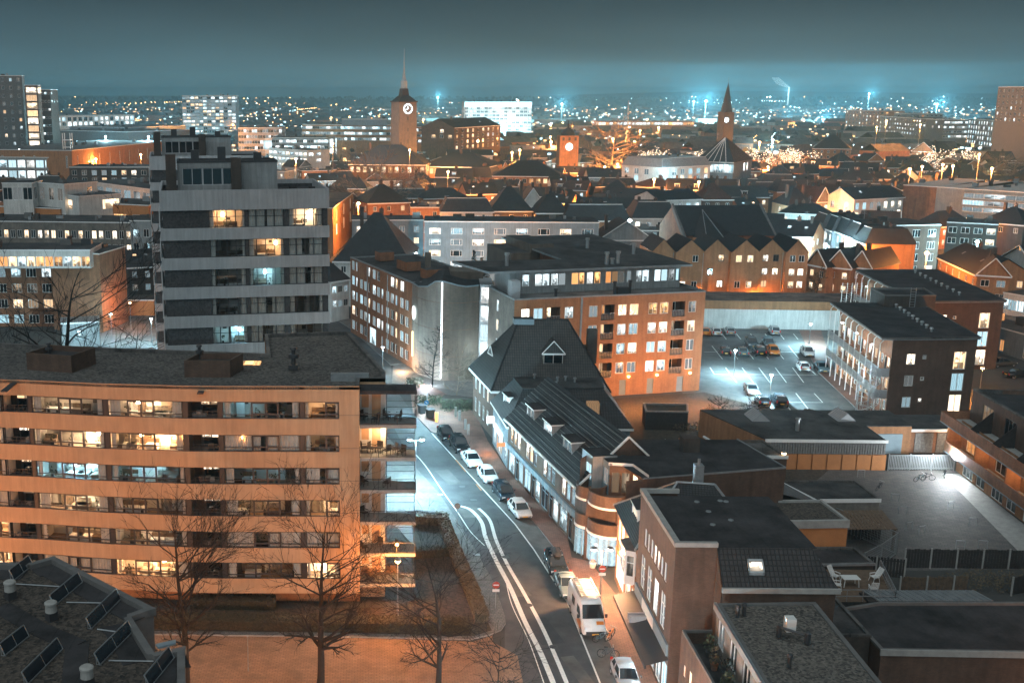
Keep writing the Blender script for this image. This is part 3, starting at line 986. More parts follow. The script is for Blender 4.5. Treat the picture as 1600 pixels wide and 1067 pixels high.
for j, z in enumerate([19.3] + [z - .62 for z in rows_z]):
 slab = MB()
 zz = z
 slab.box(X0, X1, YF, 88.28, zz - .28, zz)
 so = sub(slab.build('balcony' if j else 'balcony_roof', [M['concrete'] if j else M['bitumen_dark']], root))
 if j == 0:
  continue
 rl = MB()
 for hz in (.08, .45 if False else .95,):
  rl.tube((X0, YF + .05, zz + hz), (X1 - .05, YF + .05, zz + hz), .03, n=4)
  rl.tube((X1 - .05, YF + .05, zz + hz), (X1 - .05, YB, zz + hz), .03, n=4)
  rl.tube((X1 - .05, YB, zz + hz), (1.3, YB, zz + hz), .03, n=4)
 for k in range(4):
  x = X0 + (X1 - .05 - X0) * k / 3
  rl.tube((x, YF + .05, zz), (x, YF + .05, zz + .98), .03, n=4)
 for x, y in ((X1 - .05, YB), (1.3, YB)):
  rl.tube((x, y, zz), (x, y, zz + 2.55), .04, n=4)
 rl.tube((1.3, YB, zz + 1.5), (X1 - .05, YB, zz + 1.5), .03, n=4)
 rl.tube((X1 - .05, YF + .05, zz), (X1 - .05, YF + .05, zz + (2.55 if j == 1 else 1.0)), .035, n=4)
 rl.build('balcony_rail', [M['dark_paint']], so, raw=False)
 gp = MB()
 gp.box(X0 + .1, X1 - .12, YF + .04, YF + .05, zz + .12, zz + .88)
 gp.build('balcony_panel', [M['glass_clear'] if j != 6 else M['glass_clear']], so)
 dw = MB()
 facade(dw, (X0, 88.27), (1.22, 88.27), zz, zz + 2.5, [(.12, zz + .9, .62, 1.25), (1.0, zz + .05, .75, 2.1)], 0)
 dm = M['pane_bright'] if j in (2, 6) else (M['pane_curtain'] if j in (3, 5) else D)
 add_window(root, (X0, 88.27), 0, .12, zz + .9, .62, 1.25, dm, M['white_paint'], (.5,))
 add_window(root, (X0, 88.27), 0, 1.0, zz + .05, .75, 2.1, dm, M['white_paint'], (), (.35,), name='balcony_door')
 dw.build('balcony_wall', [M['render_white']], root)
 for _ in range({1: 4, 2: 6, 3: 2, 4: 1, 5: 3, 6: 6}[j]):
  x = r.uniform(X0 + .3, X1 - .9)
  y = r.uniform(86.6, 87.7)
  ch = thing('garden_chair', 'x', 'chair', (X0 + .35 + _ * (X1 - X0 - .9) / {1: 4, 2: 6, 3: 2, 4: 1, 5: 3, 6: 6}[j], y, zz + .001))
  q = MB()
  q.box(-.26, .26, -.26, .26, .40, .46)
  q.box(-.26, .26, .22, .28, .46, .95)
  for a in (-1, 1):
   for e_ in (-1, 1):
    q.tube((a * .23, e_ * .23, 0), (a * .23, e_ * .23, .40), .022, n=4)
   q.box(a * .26 - .03, a * .26 + .03, -.24, .24, .62, .66)
  q.build('seat', [M['wood_dark'] if j != 6 else M['wood']], ch, raw=True)
  ch.rotation_euler = (0, 0, r.uniform(-2.5, 2.5))
  ch['group'] = 'furniture on the block\'s end balconies'
  ch['label'] = ('first', 'second', 'third', 'fourth', 'fifth', 'sixth')[_] + ' garden chair from the left on the ' + {1: 'topmost', 2: 'lit second', 3: 'third', 4: 'fourth', 5: 'fifth', 6: 'lowest, orange lit'}[j] + ' balcony of the peach block'
LAMP = 1.9
def lamp_light(name, parent, loc, energy, col, rad=.12, spot=None):
 l = bpy.data.lights.new(name, 'SPOT' if spot else 'POINT')
 l.energy, l.color, l.shadow_soft_size = energy * LAMP, col, rad
 if spot:
  l.spot_size, l.spot_blend = R(spot), .6
 o = bpy.data.objects.new(name, l)
 link(o, parent)
 o.location = loc
 return o
q = MB(); q.lathe(1.0, 87.9, [(.05, 15.6), (.13, 15.7), (.10, 15.9)], 8)
wl_ = q.build('wall_and_added_lamp', [M['ball_warm']], root)
lamp_light('wall_and_fill_light', root, (1.0 + 14, 87.5 - 92, 15.5), 60, (1, .6, .3))
# the tower flats behind it
M['panel'] = mat_plain('tower_panel', (0.38, 0.39, 0.40), 0.7, var=0.08, scale=.5, bump=.05, streak=.22)
M['panel_pale'] = mat_plain('tower_panel_pale', (0.50, 0.51, 0.51), 0.7, var=0.06, scale=.5)
def tower(label, FL, FRt, depth, ztop, storey, nst, seed, detail):
 r = random.Random(seed)
 root = thing('tower_block', label, 'apartment block', (FL[0], FL[1], 0))
 L = dist(FL, FRt)
 dx, dy = (FRt[0] - FL[0]) / L, (FRt[1] - FL[1]) / L
 P = lambda s, d: (FL[0] + dx * s - dy * d, FL[1] + dy * s + dx * d)
 ang = math.atan2(dy, dx)
 zz = ztop
 spots = [(.285, .495), (.515, .725), (.755, .96)]
 bands = MB(); core = MB()
 PB = 2.15                                     # tall parapet
 zw = ztop - PB
 levels = [zw - k * storey for k in range(nst)]
 core_pl = [P(.25, .35), P(L - .15, .35), P(L - .15, depth), P(.25, depth)]
 ho = []
 wh = storey - 1.28
 for k, zt_ in enumerate(levels):
  for a, e_ in spots:
   ho.append((a * L - .25, zt_ - wh, (e_ - a) * L, wh))
 facade(core, core_pl[0], core_pl[1], 0, ztop - .5, ho[:15] if detail else ho, 0, 1, rev=.25, back=not detail)
 for i in (1, 2, 3):
  facade(core, core_pl[i], core_pl[(i + 1) % 4], 0, ztop - .5, [], 0)
 core.build('wall', [M['pebble'], M['dark_paint']], root)
 outp = [P(0, 0), P(L, 0), P(L, depth + .3), P(0, depth + .3)]
 for k in range(nst + 1):
  z1 = ztop if k == 0 else levels[k - 1] - wh + .02
  z0 = zw if k == 0 else z1 - (storey - wh)
  bm = MB()
  inn = inset(outp, .22)
  for i in range(4):
   j = (i + 1) % 4
   bm.prism([outp[i], outp[j], inn[j], inn[i]], z0, z1, 0)
  n = int(L / .45)
  for q in range(n):
   s = (q + .5) * L / n
   c_ = P(s, -.02)
   bm.obox(c_[0], c_[1], z0 + .03, z1 - .03, .05, .05, ang, 0)
  bm.poly([p + (z0 + .01,) for p in inn], 1)
  bm.build('band', [M['panel'], M['dark_paint']], root)
 for k in range(nst):
  z1 = levels[k]
  bm = MB()
  for t in range(3):
   p_ = P(-.03, 1.2 + t * 2.4); q_ = P(-.03, 3.2 + t * 2.4)
   bm.prism([p_, q_, (q_[0] - .12, q_[1]), (p_[0] - .12, p_[1])], z1 - storey + .9, z1 + .1, 0)
  bm.build('side_panel', [M['panel_pale']], root)
 if detail:
  LT = {(0, 0): (WARM, 60), (0, 2): (WARM2, 80), (1, 0): (COOL, 6), (1, 1): (WARM, 60), (2, 1): (COOL, 55), (3, 2): (WARM, 16), (4, 2): (WARM, 20), (2, 0): (COOL, 3), (3, 0): (WARM, 5), (4, 0): (COOL, 45)}
  for k, zt_ in enumerate(levels[:5]):
   for w_, (a, e_) in enumerate(spots):
    big_window(root, core_pl[0], ang, a * L - .25, zt_ - wh, (e_ - a) * L, wh, M['dark_paint'],
                           [(.22, 0), (.48, 0), (.74, 0), (1.0, 0)], LT.get((k, w_)), r, hf=.6)
 else:
  for k, zt_ in enumerate(levels[:4]):
   for a, e_ in spots:
    add_window(root, core_pl[0], ang, a * L - .25, zt_ - wh, (e_ - a) * L, wh, pick(MIX_HOME, r), M['dark_paint'], (.25, .5, .75), (.6,))
 rf = MB(); rf.poly([p + (ztop - .9,) for p in inset(outp, .2)]); rf.build('roof', [M['bitumen_dark']], root)
 ph = MB()
 pp = [P(2.0, 4.2), P(13.0, 4.2), P(13.0, 9.5), P(2.0, 9.5)]
 ph_ho = [(.5, ztop + .2, 6.6, 1.9)]
 facade(ph, pp[0], pp[1], ztop - .9, ztop + 2.7, ph_ho, 0)
 for i in (1, 2, 3):
  facade(ph, pp[i], pp[(i + 1) % 4], ztop - .9, ztop + 2.7, [], 0)
 ph.build('penthouse', [M['render_grey']], root)
 add_window(root, pp[0], ang, .5, ztop + .2, 6.6, 1.9, D, M['panel'], (.165, .33, .345, .5, .66, .675, .83), (), .09)
 flat_roof(root, pp, ztop + 2.85, M['bitumen'], M['dark_paint'], .2, .2)
 fl = MB()
 for s, d, w_, zt2 in ((1.3, 4.0, 1.1, 3.6), (8.4, 3.9, 1.1, 3.2)):
  c_ = P(s, d)
  fl.obox(c_[0], c_[1], ztop - .9, ztop + zt2, w_, .9, ang, 0)
 for s, d, zt2 in ((4, 7.5, 3.9), (7, 8, 4.2), (11.0, 7, 3.6)):
  c_ = P(s, d)
  fl.obox(c_[0], c_[1], ztop + 2.6, ztop + zt2, .9, .7, ang, 1)
 fl.split('flue', [M['brick_dark'], M['dark_paint']], root)
 q = MB()
 for k in range(16):
  c_ = P(r.uniform(13.4, L - 1), r.uniform(1.2, 8))
  q.obox(c_[0], c_[1], ztop - .9, ztop - .9 + r.uniform(.2, .7), r.uniform(.2, .9), r.uniform(.2, .6), r.random(), 0)
 q.split('roof_clutter', [M['wood_dark']], root)
 return root
FL = (-22.6, 116.5); FR_ = (-4.6, 119.6)
tower('grey banded tower block standing right behind the curved peach block', FL, FR_, 14, 33.0, 3.22, 10, 11, True)
fl2 = ZY(233, 250, 172)
tower('second grey banded tower block half hidden behind the nearer tower block', (fl2[0], 172), (fl2[0] + 17.5, 175.2), 14, 33.6, 3.22, 10, 12, False)
# brick flats along the far street, the rotunda and the long brick flat
def frame(A, B):
 L = dist(A, B)
 dx, dy = (B[0] - A[0]) / L, (B[1] - A[1]) / L
 return (lambda s, d: (A[0] + dx * s - dy * d, A[1] + dy * s + dx * d)), L, math.atan2(dy, dx)
A, B = (-3.8, 197.5), (6.45, 170.0)
root = thing('apartment_building', 'brown brick apartment row along the far street with stepped roof terraces and an arched gateway', 'apartment block', (1.5, 185, 0))
P, L, ang = frame(A, B)
w = MB()
r = random.Random(21)
wins = []
for i in range(13):
 s = .8 + i * 2.15
 for j in range(5):
  if j == 0 and 4 <= i <= 6: continue
  if j == 4 and i in (2, 3, 7, 8, 12): continue
  wd = (1.5, .8, 1.5)[i % 3]
  wins.append((s, .9 + j * 2.75, wd, 1.65, pick({'pane_curtain': 5, 'pane_cool': 2, 'pane_warm': 1.5, 'glass_dark': 1.5, 'pane_white': 1}, r), (.5,) if wd > 1 else (), ()))
wins.append((.8 + 4.3 * 2.15, .2, 3.2, 2.9, M['pane_cool'], (.33, .66), (.6,)))
wall_windows(root, w, A, B, 0, 14.0, wins, M['white_paint'], 0, .06)
pl = [A, B, P(L, 13), P(0, 13)]
for i in (1, 2, 3): facade(w, pl[i], pl[(i + 1) % 4], 0, 14.0, [], 0)
w.build('wall', [M['brick_red']], root)
flat_roof(root, pl, 14.05, M['bitumen'], M['zinc'], .25, .3)
for s0, s1 in ((4.2, 6.6), (14.8, 18.8), (25.2, 27.6)):
 b = MB()
 q0, q1, q2, q3 = P(s0, .35), P(s1, .35), P(s1, 3.2), P(s0, 3.2)
 ter = sub(thing('roof_terrace_wall', 'x', 'x', (0, 0, 0))) if False else root
 facade(b, P(s0, 3.2), P(s1, 3.2), 14.0, 15.5, [(.3, 14.1, s1 - s0 - .6, 1.2)], 0)
 add_window(root, P(s0, 3.2), ang, .3, 14.1, s1 - s0 - .6, 1.2, pick(MIX_COOL, r), M['white_paint'], (.5,))
 b.prism([P(s0, 3.25), P(s1, 3.25), P(s1, 6), P(s0, 6)], 14.0, 15.55, 0, 1)
 b.build('terrace_wall', [M['brick_red'], M['bitumen']], root)
b = MB(); c_ = P(16, 8.5); b.obox(c_[0], c_[1], 13.8, 16.6, 1.0, .7, ang); b.build('chimney', [M['brick_grey']], root)
b = MB()
for s in (9.0, 18.8):
 c_ = P(s, -.06); b.obox(c_[0], c_[1], .2, 13.6, .1, .1, ang)
b.build('downpipe', [M['zinc']], root)
root = thing('apartment_building', 'curved brick stair rotunda with wavy roof edge and a glowing vertical light strip', 'building', (11, 166, 0))
pts = [(6.5, 169.9, 14.0), (6.9, 167.6, 14.1), (7.3, 166.2, 14.0), (8.6, 164.0, 14.4), (9.7, 162.7, 15.4), (10.7, 162.0, 15.6), (11.9, 161.9, 15.3), (13.2, 162.0, 14.9), (14.4, 162.3, 14.7), (15.5, 162.8, 14.7), (16.5, 163.5, 14.7)]
b = MB(); ro = MB(); cp = MB()
def wavy(q0, q1, k0, k1, b, m):
 b.poly([q0[:2] + (k0,), q1[:2] + (k0,), q1[:2] + (k1 if k1 is not None else q1[2],), q0[:2] + (k1 if k1 is not None else q0[2],)], m)
pale, dark = MB(), MB()
for i in range(len(pts) - 1):
 t_ = pale if i < 5 else dark
 for z0, z1 in ((0, 3.8), (3.84, 8.0), (8.04, 12.2), (12.24, None)):
  wavy(pts[i], pts[i + 1], z0, z1, t_, 0)
 a_, c_ = pts[i], pts[i + 1]
 ro.poly([(a_[0], a_[1], a_[2]), (c_[0], c_[1], c_[2]), (c_[0] + 1.5, 176, c_[2]), (a_[0] + 1.5, 178, a_[2])])
 cp.tube((a_[0], a_[1], a_[2] + .02), (c_[0], c_[1], c_[2] + .02), .11, n=5)
facade(dark, (16.5, 163.5), (18, 176), 0, 14.7, [], 0)
M['brick_buff'] = mat_brick('brick_buff', (0.25, 0.215, 0.18), (0.2, 0.175, 0.15), (0.22, 0.2, 0.18), 2.0, .15)
M['brick_taupe'] = mat_brick('brick_taupe', (0.15, 0.115, 0.09), (0.12, 0.095, 0.075), (0.13, 0.11, 0.09), 2.0, .18)
pale.build('pale_wall', [M['brick_buff']], root)
dark.build('curved_wall', [M['brick_taupe']], root)
ro.build('roof', [M['bitumen_dark']], root)
cp.build('roof_edge', [M['blue_paint']], root)
b = MB(); b.tube((10.7, 161.88, .5), (10.7, 161.88, 15.4), .09, n=6); b.build('light_strip', [mat_emit('strip', (.78, .92, 1.0), 2.6)], root)
b = MB()
c_ = (6.75, 168.0)
for k in range(16):
 t0, t1 = 2 * math.pi * k / 16, 2 * math.pi * (k + 1) / 16
 b.poly([(c_[0] - .1, c_[1] - .25, 9.6), (c_[0] - .1 + .18 * math.cos(t0), c_[1] - .25 - .75 * math.cos(t0), 9.6 + 1.1 * math.sin(t0)), (c_[0] - .1 + .18 * math.cos(t1), c_[1] - .25 - .75 * math.cos(t1), 9.6 + 1.1 * math.sin(t1))])
b.build('oval_window', [M['sign_white']], root)
b = MB(); b.tube((6.55, 168.6, 2.4), (6.55, 168.6, 6.4), .12, n=5); b.build('wall_light_strip', [mat_emit('strip_warm', (1, .62, .3), 2.0)], root)
b = MB(); b.box(12.5, 17.6, 169, 174, 14.6, 15.9); b.build('roof_screen', [M['brick_taupe']], root)
lamp_light('facade_light', root, (8.2 - 11, 158.5 - 166, .6), 420, (.78, .9, 1.0), .2)
lamp_light('facade_light', root, (4.9 - 11, 167.2 - 166, .8), 190, (1, .5, .2), .2)
root = thing('stair_tower', 'brightly lit glazed stair tower between the rotunda and the brick flat', 'stair tower', (17.5, 164, 0))
A, B = (16.55, 163.35), (18.55, 162.4)
w = MB()
wins = [(.12, .3 + k * 2.9, 1.95, 2.6, M['pane_white'], (.42,), (.2,)) for k in range(5)]
wall_windows(root, w, A, B, 0, 14.9, wins, M['blue_paint'], 0, .06)
w.prism([(16.6, 163.9), (18.5, 163.1), (19, 170), (17, 170)], 0, 14.8, 0)
w.build('wall', [M['grey_paint']], root)
lamp_light('stair_light', root, (-1, -3.5, 5), 120, (.7, .92, 1))
# long brick flat
A, B = (20.1, 150.0), (48.9, 156.7)
P, L, ang = frame(A, B)
root = thing('apartment_building', 'long orange brick apartment flat with white window frames and a glazed penthouse storey', 'apartment block', A + (0,))
k = 29.6 / 1150
cols = [(285, 335, 'w'), (357, 411, 'w'), (435, 515, 'l'), (540, 592, 'w'), (685, 736, 'w'), (758, 838, 'l'), (860, 912, 'w'), (930, 985, 'w'), (1045, 1098, 'w'), (1115, 1168, 'w'), (1192, 1272, 'l'), (1292, 1340, 'w')]
pane_rows = [['bright', 'cool', 0, 'cool', 'curtain', 0, 'warm', 'warm', 'orange', 'orange', 0, 'curtain'],
             ['dim', 'curtain', 0, 'dim', 'curtain', 0, 'white', 'cool', 'bright', 'bright', 0, 'warm'],
             ['dim', 'dim', 0, 'dim', 'curtain', 0, 'cool', 'bright', 'cool', 'cool', 0, 'curtain'],
             ['dim', 'dim', 0, 'dim', 'curtain', 0, 'curtain', 'curtain', 'white', 'cool', 0, 'curtain']]
wins, logs = [], []
for j in range(4):
 z = 11.95 - j * 2.86
 for c, (a, e_, t_) in enumerate(cols):
  s, wd = (a - 245) * k, (e_ - a) * k
  if t_ == 'w':
   wins.append((s, z, wd, 1.65, M['pane_' + pane_rows[j][c]], (.5,), ()))
  else:
   logs.append((s, z - .55, wd, 2.25, j))
for s in (16.6, 21.0, 25.8):
 wins.append((s, 0.05, 1.05, 2.3, M['blue_paint'], (), ()))
w = MB()
ho = [q[:4] for q in wins] + [q[:4] for q in logs]
facade(w, A, B, 0, 15.0, ho, 0, rev=.22, back=False)
for q in wins:
 add_window(root, A, ang, q[0], q[1], q[2], q[3], q[4], M['white_paint'] if q[4] is not M['blue_paint'] else M['blue_paint'], q[5], q[6], .075, name='window' if q[4] is not M['blue_paint'] else 'door')
pl = [A, B, P(L, 11), P(0, 11)]
for i in (1, 2):
 facade(w, pl[i], pl[i + 1], 0, 15.0, [], 0)
side = [(3.6, 12.0, .9, 1.7), (3.6, 9.1, .9, 1.7), (3.6, 6.2, .9, 1.7)]
sa = facade(w, pl[3], pl[0], 0, 15.0, side, 2)
for i, q in enumerate(side):
 add_window(root, pl[3], sa, q[0], q[1], q[2], q[3], M['pane_warm'] if i == 1 else M['pane_cool'], M['white_paint'])
w.build('wall', [M['brick_orange'], M['brick_orange'], M['brick_grey']], root)
r = random.Random(5)
for s, z, wd, h, j in logs:          # recessed balconies
 b = MB()
 b.prism([P(s, .03), P(s + wd, .03), P(s + wd, 1.4), P(s, 1.4)], z - .06, z, 1)
 facade(b, P(s, 1.4), P(s + wd, 1.4), z, z + h, [], 2)
 for a in (s, s + wd):
  b.poly([P(a, .2) + (z,), P(a, 1.4) + (z,), P(a, 1.4) + (z + h,), P(a, .2) + (z + h,)], 2)
 b.poly([P(s, .2) + (z + h,), P(s + wd, .2) + (z + h,), P(s + wd, 1.4) + (z + h,), P(s, 1.4) + (z + h,)], 2)
 for q in range(6):
  x = s + r.uniform(.2, wd - .4)
  b.prism([P(x, .5), P(x + .35, .5), P(x + .35, .8), P(x, .8)], z, z + r.uniform(.3, .9), 2 if q % 2 else 3)
 bo = sub(b.build('balcony', [M['metal'], M['concrete'], M['brick_brown'], M['wood_dark']], root))
 add_window(bo, P(s, 1.37), ang, .25, z + .1, wd * .45, 1.9, pick({'pane_orange': 1, 'pane_warm': 1.3, 'glass_dark': 1, 'pane_dimwarm': 1}, r), M['white_paint'], (.5,), dep=-.02)
 q = MB()
 for t in range(9):
  x = s + .04 + (wd - .08) * t / 8
  q.tube(P(x, .08) + (z,), P(x, .08) + (z + .95,), .02, n=4)
 q.prism([P(s, .06), P(s + wd, .06), P(s + wd, .1), P(s, .1)], z + .93, z + .99)
 q.prism([P(s + .02, .11), P(s + wd - .02, .11), P(s + wd - .02, .13), P(s + .02, .13)], z + .1, z + .85, 1)
 q.build('balcony_rail', [M['metal'], M['dark_paint']], bo)
b = MB(); c_ = P(10.15, -.03); b.obox(c_[0], c_[1], 3, 14.9, .28, .1, ang); b.build('joint_cover', [M['blue_paint']], root)
flat_roof(root, pl, 15.05, M['bitumen_grey'], M['zinc'], .35, .25)
A2, B2 = P(1.2, 5.6), P(28.4, 5.6)
w = MB()
pc = ['cool', 'white', 'cool', 'cool', 'curtain', 'orange', 'orange', 'white', 'orange', 'orange', 'dimwarm', 'dim', 'curtain', 'cool', 'cool', 'white', 'cool', 'curtain', 'cool']
px_ = [(2.0, 1.1), (4.0, 1.1), (5.15, 1.1), (6.5, 1.1), (7.65, 1.1), (9.7, 1.1), (10.85, .9), (12.1, 1.0), (13.3, 1.0), (15.1, .9), (16.1, 1.0), (17.2, .9), (18.5, .7), (20.0, .9), (21.0, 1.1), (23.0, 1.0), (24.1, 1.0), (25.3, 1.0), (26.5, .5)]
wins = [(s, 15.75, wd, 1.75, M['pane_' + pc[i]], (), ()) for i, (s, wd) in enumerate(px_)]
wall_windows(root, w, A2, B2, 14.7, 18.0, wins, M['white_paint'], 0, .05)
facade(w, B2, P(28.4, 40), 0, 18.0, [], 1)
facade(w, P(28.4, 40), P(14, 40), 0, 18, [], 1)
facade(w, P(14, 40), P(14, 12), 0, 18, [], 1)
facade(w, P(1.2, 12), A2, 14.7, 18, [], 0)
w.build('penthouse_wall', [M['render_grey'], M['brick_red']], root)
b = MB()
R0 = [P(-2.4, 4.3), P(29.6, 4.3), P(30.2, 41), P(12.6, 41), P(12.6, 13.5), P(-4.4, 15.5)]
b.prism(R0, 18.0, 18.32, 1, 0)
b.build('penthouse_roof', [M['bitumen'], M['zinc']], root)
b = MB()
for s, d, z0, h in ((17.0, 7, 18.3, 1.9), (19.0, 7.4, 18.3, 1.9), (18.0, 7.2, 18.3, .9), (25.8, 16, 18.3, 1.8), (21.5, 24, 18.3, 1.7), (2.0, 9, 18.3, 2.0)):
 c_ = P(s, d); b.lathe(c_[0], c_[1], [(.28, z0), (.28, z0 + h * .8), (.38, z0 + h * .82), (.38, z0 + h)], 8)
b.build('roof_flue', [M['metal']], root)
b = MB()
for s, d, h in ((16.2, 2.2, 1.6), (18.8, 2.6, 1.6), (7.2, 2.5, .9)):
 c_ = P(s, d); b.lathe(c_[0], c_[1], [(.22, 14.7), (.22, 14.7 + h), (.3, 14.75 + h), (.3, 15 + h)], 8)
c_ = P(17.5, 2.4); b.obox(c_[0], c_[1], 14.7, 15.7, 1.7, 1.0, ang)
b.build('roof_vent', [M['dark_paint']], root)
b = MB(); c_ = P(1.0, 3.0); b.obox(c_[0], c_[1], 14.7, 17.2, 1.3, 1.6, ang); b.build('roof_hatch', [M['grey_paint']], root)
for s, z1 in ((12.4, 19.0), (9.0, 17.6)):
 b = MB(); b.prism([P(s, 26), P(s + 4, 26), P(s + 4, 38), P(s, 38)], 14, z1, 0, 1); b.build('attic_block', [M['brick_taupe'], M['bitumen']], root)
# houses and shops along the right of the street
def prism_roof(mb, pts, m=0):
 mb.poly(pts, m)
def house_box(root, name, pl, z0, z1, mats, wins_by_edge=None, fm=None, bar=.07):
 w = MB()
 n = len(pl)
 for i in range(n):
  a, b_ = pl[i], pl[(i + 1) % n]
  ws = (wins_by_edge or {}).get(i, [])
  wall_windows(root, w, a, b_, z0, z1, ws, fm or M['white_paint'], 0, bar)
 return w.build(name, mats, root)
def dormer(root, C, ang, w, h, depth, z, pane, mroof, mside, fm=None, nv=2, flat=True):
 """box dormer: C = centre of its front at sill level, ang = wall direction"""
 c, q = math.cos(ang), math.sin(ang)
 Pd = lambda s, d: (C[0] + c * s - q * d, C[1] + q * s + c * d)
 b = MB()
 facade(b, Pd(-w/2, 0), Pd(w/2, 0), z, z + h, [(.1, z + .12, w - .2, h - .3)], 0, rev=.15)
 b.poly([Pd(-w/2, 0) + (z,), Pd(-w/2, 0) + (z + h,), Pd(-w/2, depth) + (z + h,), Pd(-w/2, depth) + (z,)], 0)
 b.poly([Pd(w/2, 0) + (z,), Pd(w/2, depth) + (z,), Pd(w/2, depth) + (z + h,), Pd(w/2, 0) + (z + h,)], 0)
 if flat:
  b.prism([Pd(-w/2 - .15, -.15), Pd(w/2 + .15, -.15), Pd(w/2 + .15, depth), Pd(-w/2 - .15, depth)], z + h, z + h + .14, 2, 1)
 else:
  g = w * .62
  f0, f1, f2 = Pd(-w/2 - .2, -.2) + (z + h - .05,), Pd(w/2 + .2, -.2) + (z + h - .05,), Pd(0, -.2) + (z + h + g,)
  b0, b1, b2 = Pd(-w/2 - .2, depth) + (z + h - .05,), Pd(w/2 + .2, depth) + (z + h - .05,), Pd(0, depth + 1.2) + (z + h + g,)
  b.poly([f0, f1, f2], 1); b.poly([f0, f2, b2, b0], 1); b.poly([f1, b1, b2, f2], 1)
  b.poly([Pd(-w/2 - .2, -.22) + (z + h - .16,), Pd(w/2 + .2, -.22) + (z + h - .16,), Pd(w/2 + .2, -.22) + (z + h + .05,), Pd(-w/2 - .2, -.22) + (z + h + .05,)], 2)
  b.tube(f0, f2, .07, n=4, m=2); b.tube(f1, f2, .07, n=4, m=2)
 o = sub(b.build('dormer', [mside, mroof, fm or M['white_paint']], root))
 add_window(o, Pd(-w/2, 0), ang, .1, z + .12, w - .2, h - .3, pane, fm or M['white_paint'], tuple((i + 1) / nv for i in range(nv - 1)), (), .06)
 return o
AZ = math.atan2(98.4 - 120.0, 20.0 - 16.0)          # the street fronts run away to the left
# large villa with hipped roof
root = thing('villa', 'large old villa with tall hipped tile roof, blue-lit gable side and pointed dormer', 'house', (21, 139, 0))
pl = [(14.0, 144.2), (15.6, 133.0), (29.5, 132.2), (29.5, 144.8)]
r = random.Random(31)
L0 = dist(pl[0], pl[1])
ws = []
for s in (.9, 3.1, 5.3, 7.5):
 ws.append((s, 4.0, 1.0, 1.9, pick(MIX_COOL, r), (.5,), (.66,)))
 ws.append((s, .9, 1.1, 2.0, pick(MIX_COOL, r), (.5,), (.66,)))
house_box(root, 'wall', pl, 0, 6.5, [M['brick_brown']], {0: ws}, M['white_paint'], .09)
ez, rz_ = 6.55, 14.4
ov = inset(pl, -.55)
r0, r1 = (19.3, 139.2), (25.6, 139.0)
rf = MB()
e3 = [p + (ez,) for p in ov]
t0, t1 = r0 + (rz_,), r1 + (rz_,)
rf.poly([e3[0], e3[1], t0]); rf.poly([e3[1], e3[2], t1, t0]); rf.poly([e3[2], e3[3], t1]); rf.poly([e3[3], e3[0], t0, t1])
rf.build('roof', [M['roof_tile']], root)
rd = MB()
for a, c_ in ((e3[0], t0), (e3[1], t0), (e3[2], t1), (e3[3], t1), (t0, t1)):
 rd.tube(a, c_, .13, n=5)
rd.build('ridge_tiles', [M['roof_tile_dark']], root)
b = MB(); b.prism([(18.6, 138.6), (21.2, 138.5), (21.2, 140), (18.6, 140.1)], rz_ - .6, rz_ + .15, 0, 1); b.build('ridge_platform', [M['blue_paint'], M['bitumen_dark']], root)
gt = MB()
for i in range(4):
 a, c_ = ov[i], ov[(i + 1) % 4]
 gt.prism([a, c_, inset(pl, -.35)[(i + 1) % 4], inset(pl, -.35)[i]], ez - .32, ez - .02)
gt.build('gutter', [M['white_paint']], root)
dormer(root, (23.2, 134.7), -.05, 2.6, 1.5, 2.2, 9.4, M['glass_dark'], M['roof_tile'], M['brick_grey'], nv=2, flat=False)
dormer(root, (16.0, 140.5), AZ, 1.9, 1.5, 2.2, 7.9, M['pane_cool'], M['roof_tile'], M['render_grey'], nv=3, flat=False)
dormer(root, (28.4, 139.5), math.pi / 2, 2.0, 1.5, 2.2, 8.2, M['pane_dim'], M['roof_tile'], M['render_grey'], nv=2, flat=False)
b = MB(); b.box(28.0, 29.2, 137.0, 138.2, 9, 13.4); b.build('chimney', [M['brick_dark']], root)
# mansard house
root = thing('house', 'dark mansard roofed shop house with flat roof top beside the villa', 'house', (22, 127, 0))
pl = [(15.35, 131.6), (16.05, 121.4), (30.0, 120.6), (30.4, 131.6)]
ws = [(s, 3.55, 1.0, 1.5, pick(MIX_COOL, r), (.5,), (.7,)) for s in (1.0, 2.4, 5.2, 6.6, 8.4)]
ws += [(.4, .3, 1.6, 2.5, M['pane_white'], (.5,), (.75,)), (2.5, .1, 1.1, 2.7, M['pane_orange'], (), (.8,)), (4.1, .3, 2.2, 2.5, M['pane_bright'], (.5,), (.75,)), (7.0, .3, 2.6, 2.5, M['pane_cool'], (.33, .66), (.75,))]
house_box(root, 'wall', pl, 0, 5.35, [M['render_blue']], {0: ws}, M['blue_paint'], .09)
ez, tz = 5.4, 9.0
ov = inset(pl, -.35)
top = inset(pl, 2.1)
top[2] = (27.5, 124.8); top[1] = (18.0, 124.6)
rf = MB()
for i in range(4):
 j = (i + 1) % 4
 rf.poly([ov[i] + (ez,), ov[j] + (ez,), top[j] + (tz,), top[i] + (tz,)], 0)
rf.build('roof', [M['roof_tile_dark']], root)
b = MB(); b.prism(inset(top, -.15), tz, tz + .1, 0); b.build('flat_roof_top', [M['bitumen']], root)
gt = MB()
for i in range(4):
 gt.prism([ov[i], ov[(i + 1) % 4], pl[(i + 1) % 4], pl[i]], ez - .28, ez - .02)
gt.build('gutter', [M['white_paint']], root)
dormer(root, (16.3, 126.6), AZ, 2.3, 1.5, 1.8, 6.1, M['pane_cool'], M['bitumen_dark'], M['white_paint'], nv=3)
b = MB(); b.prism([(25.2, 122.0), (26.6, 121.9), (26.7, 123.1), (25.3, 123.2)], 6.4, 7.95, 0); b.build('roof_window', [M['pane_dimwarm']], root)
b = MB()
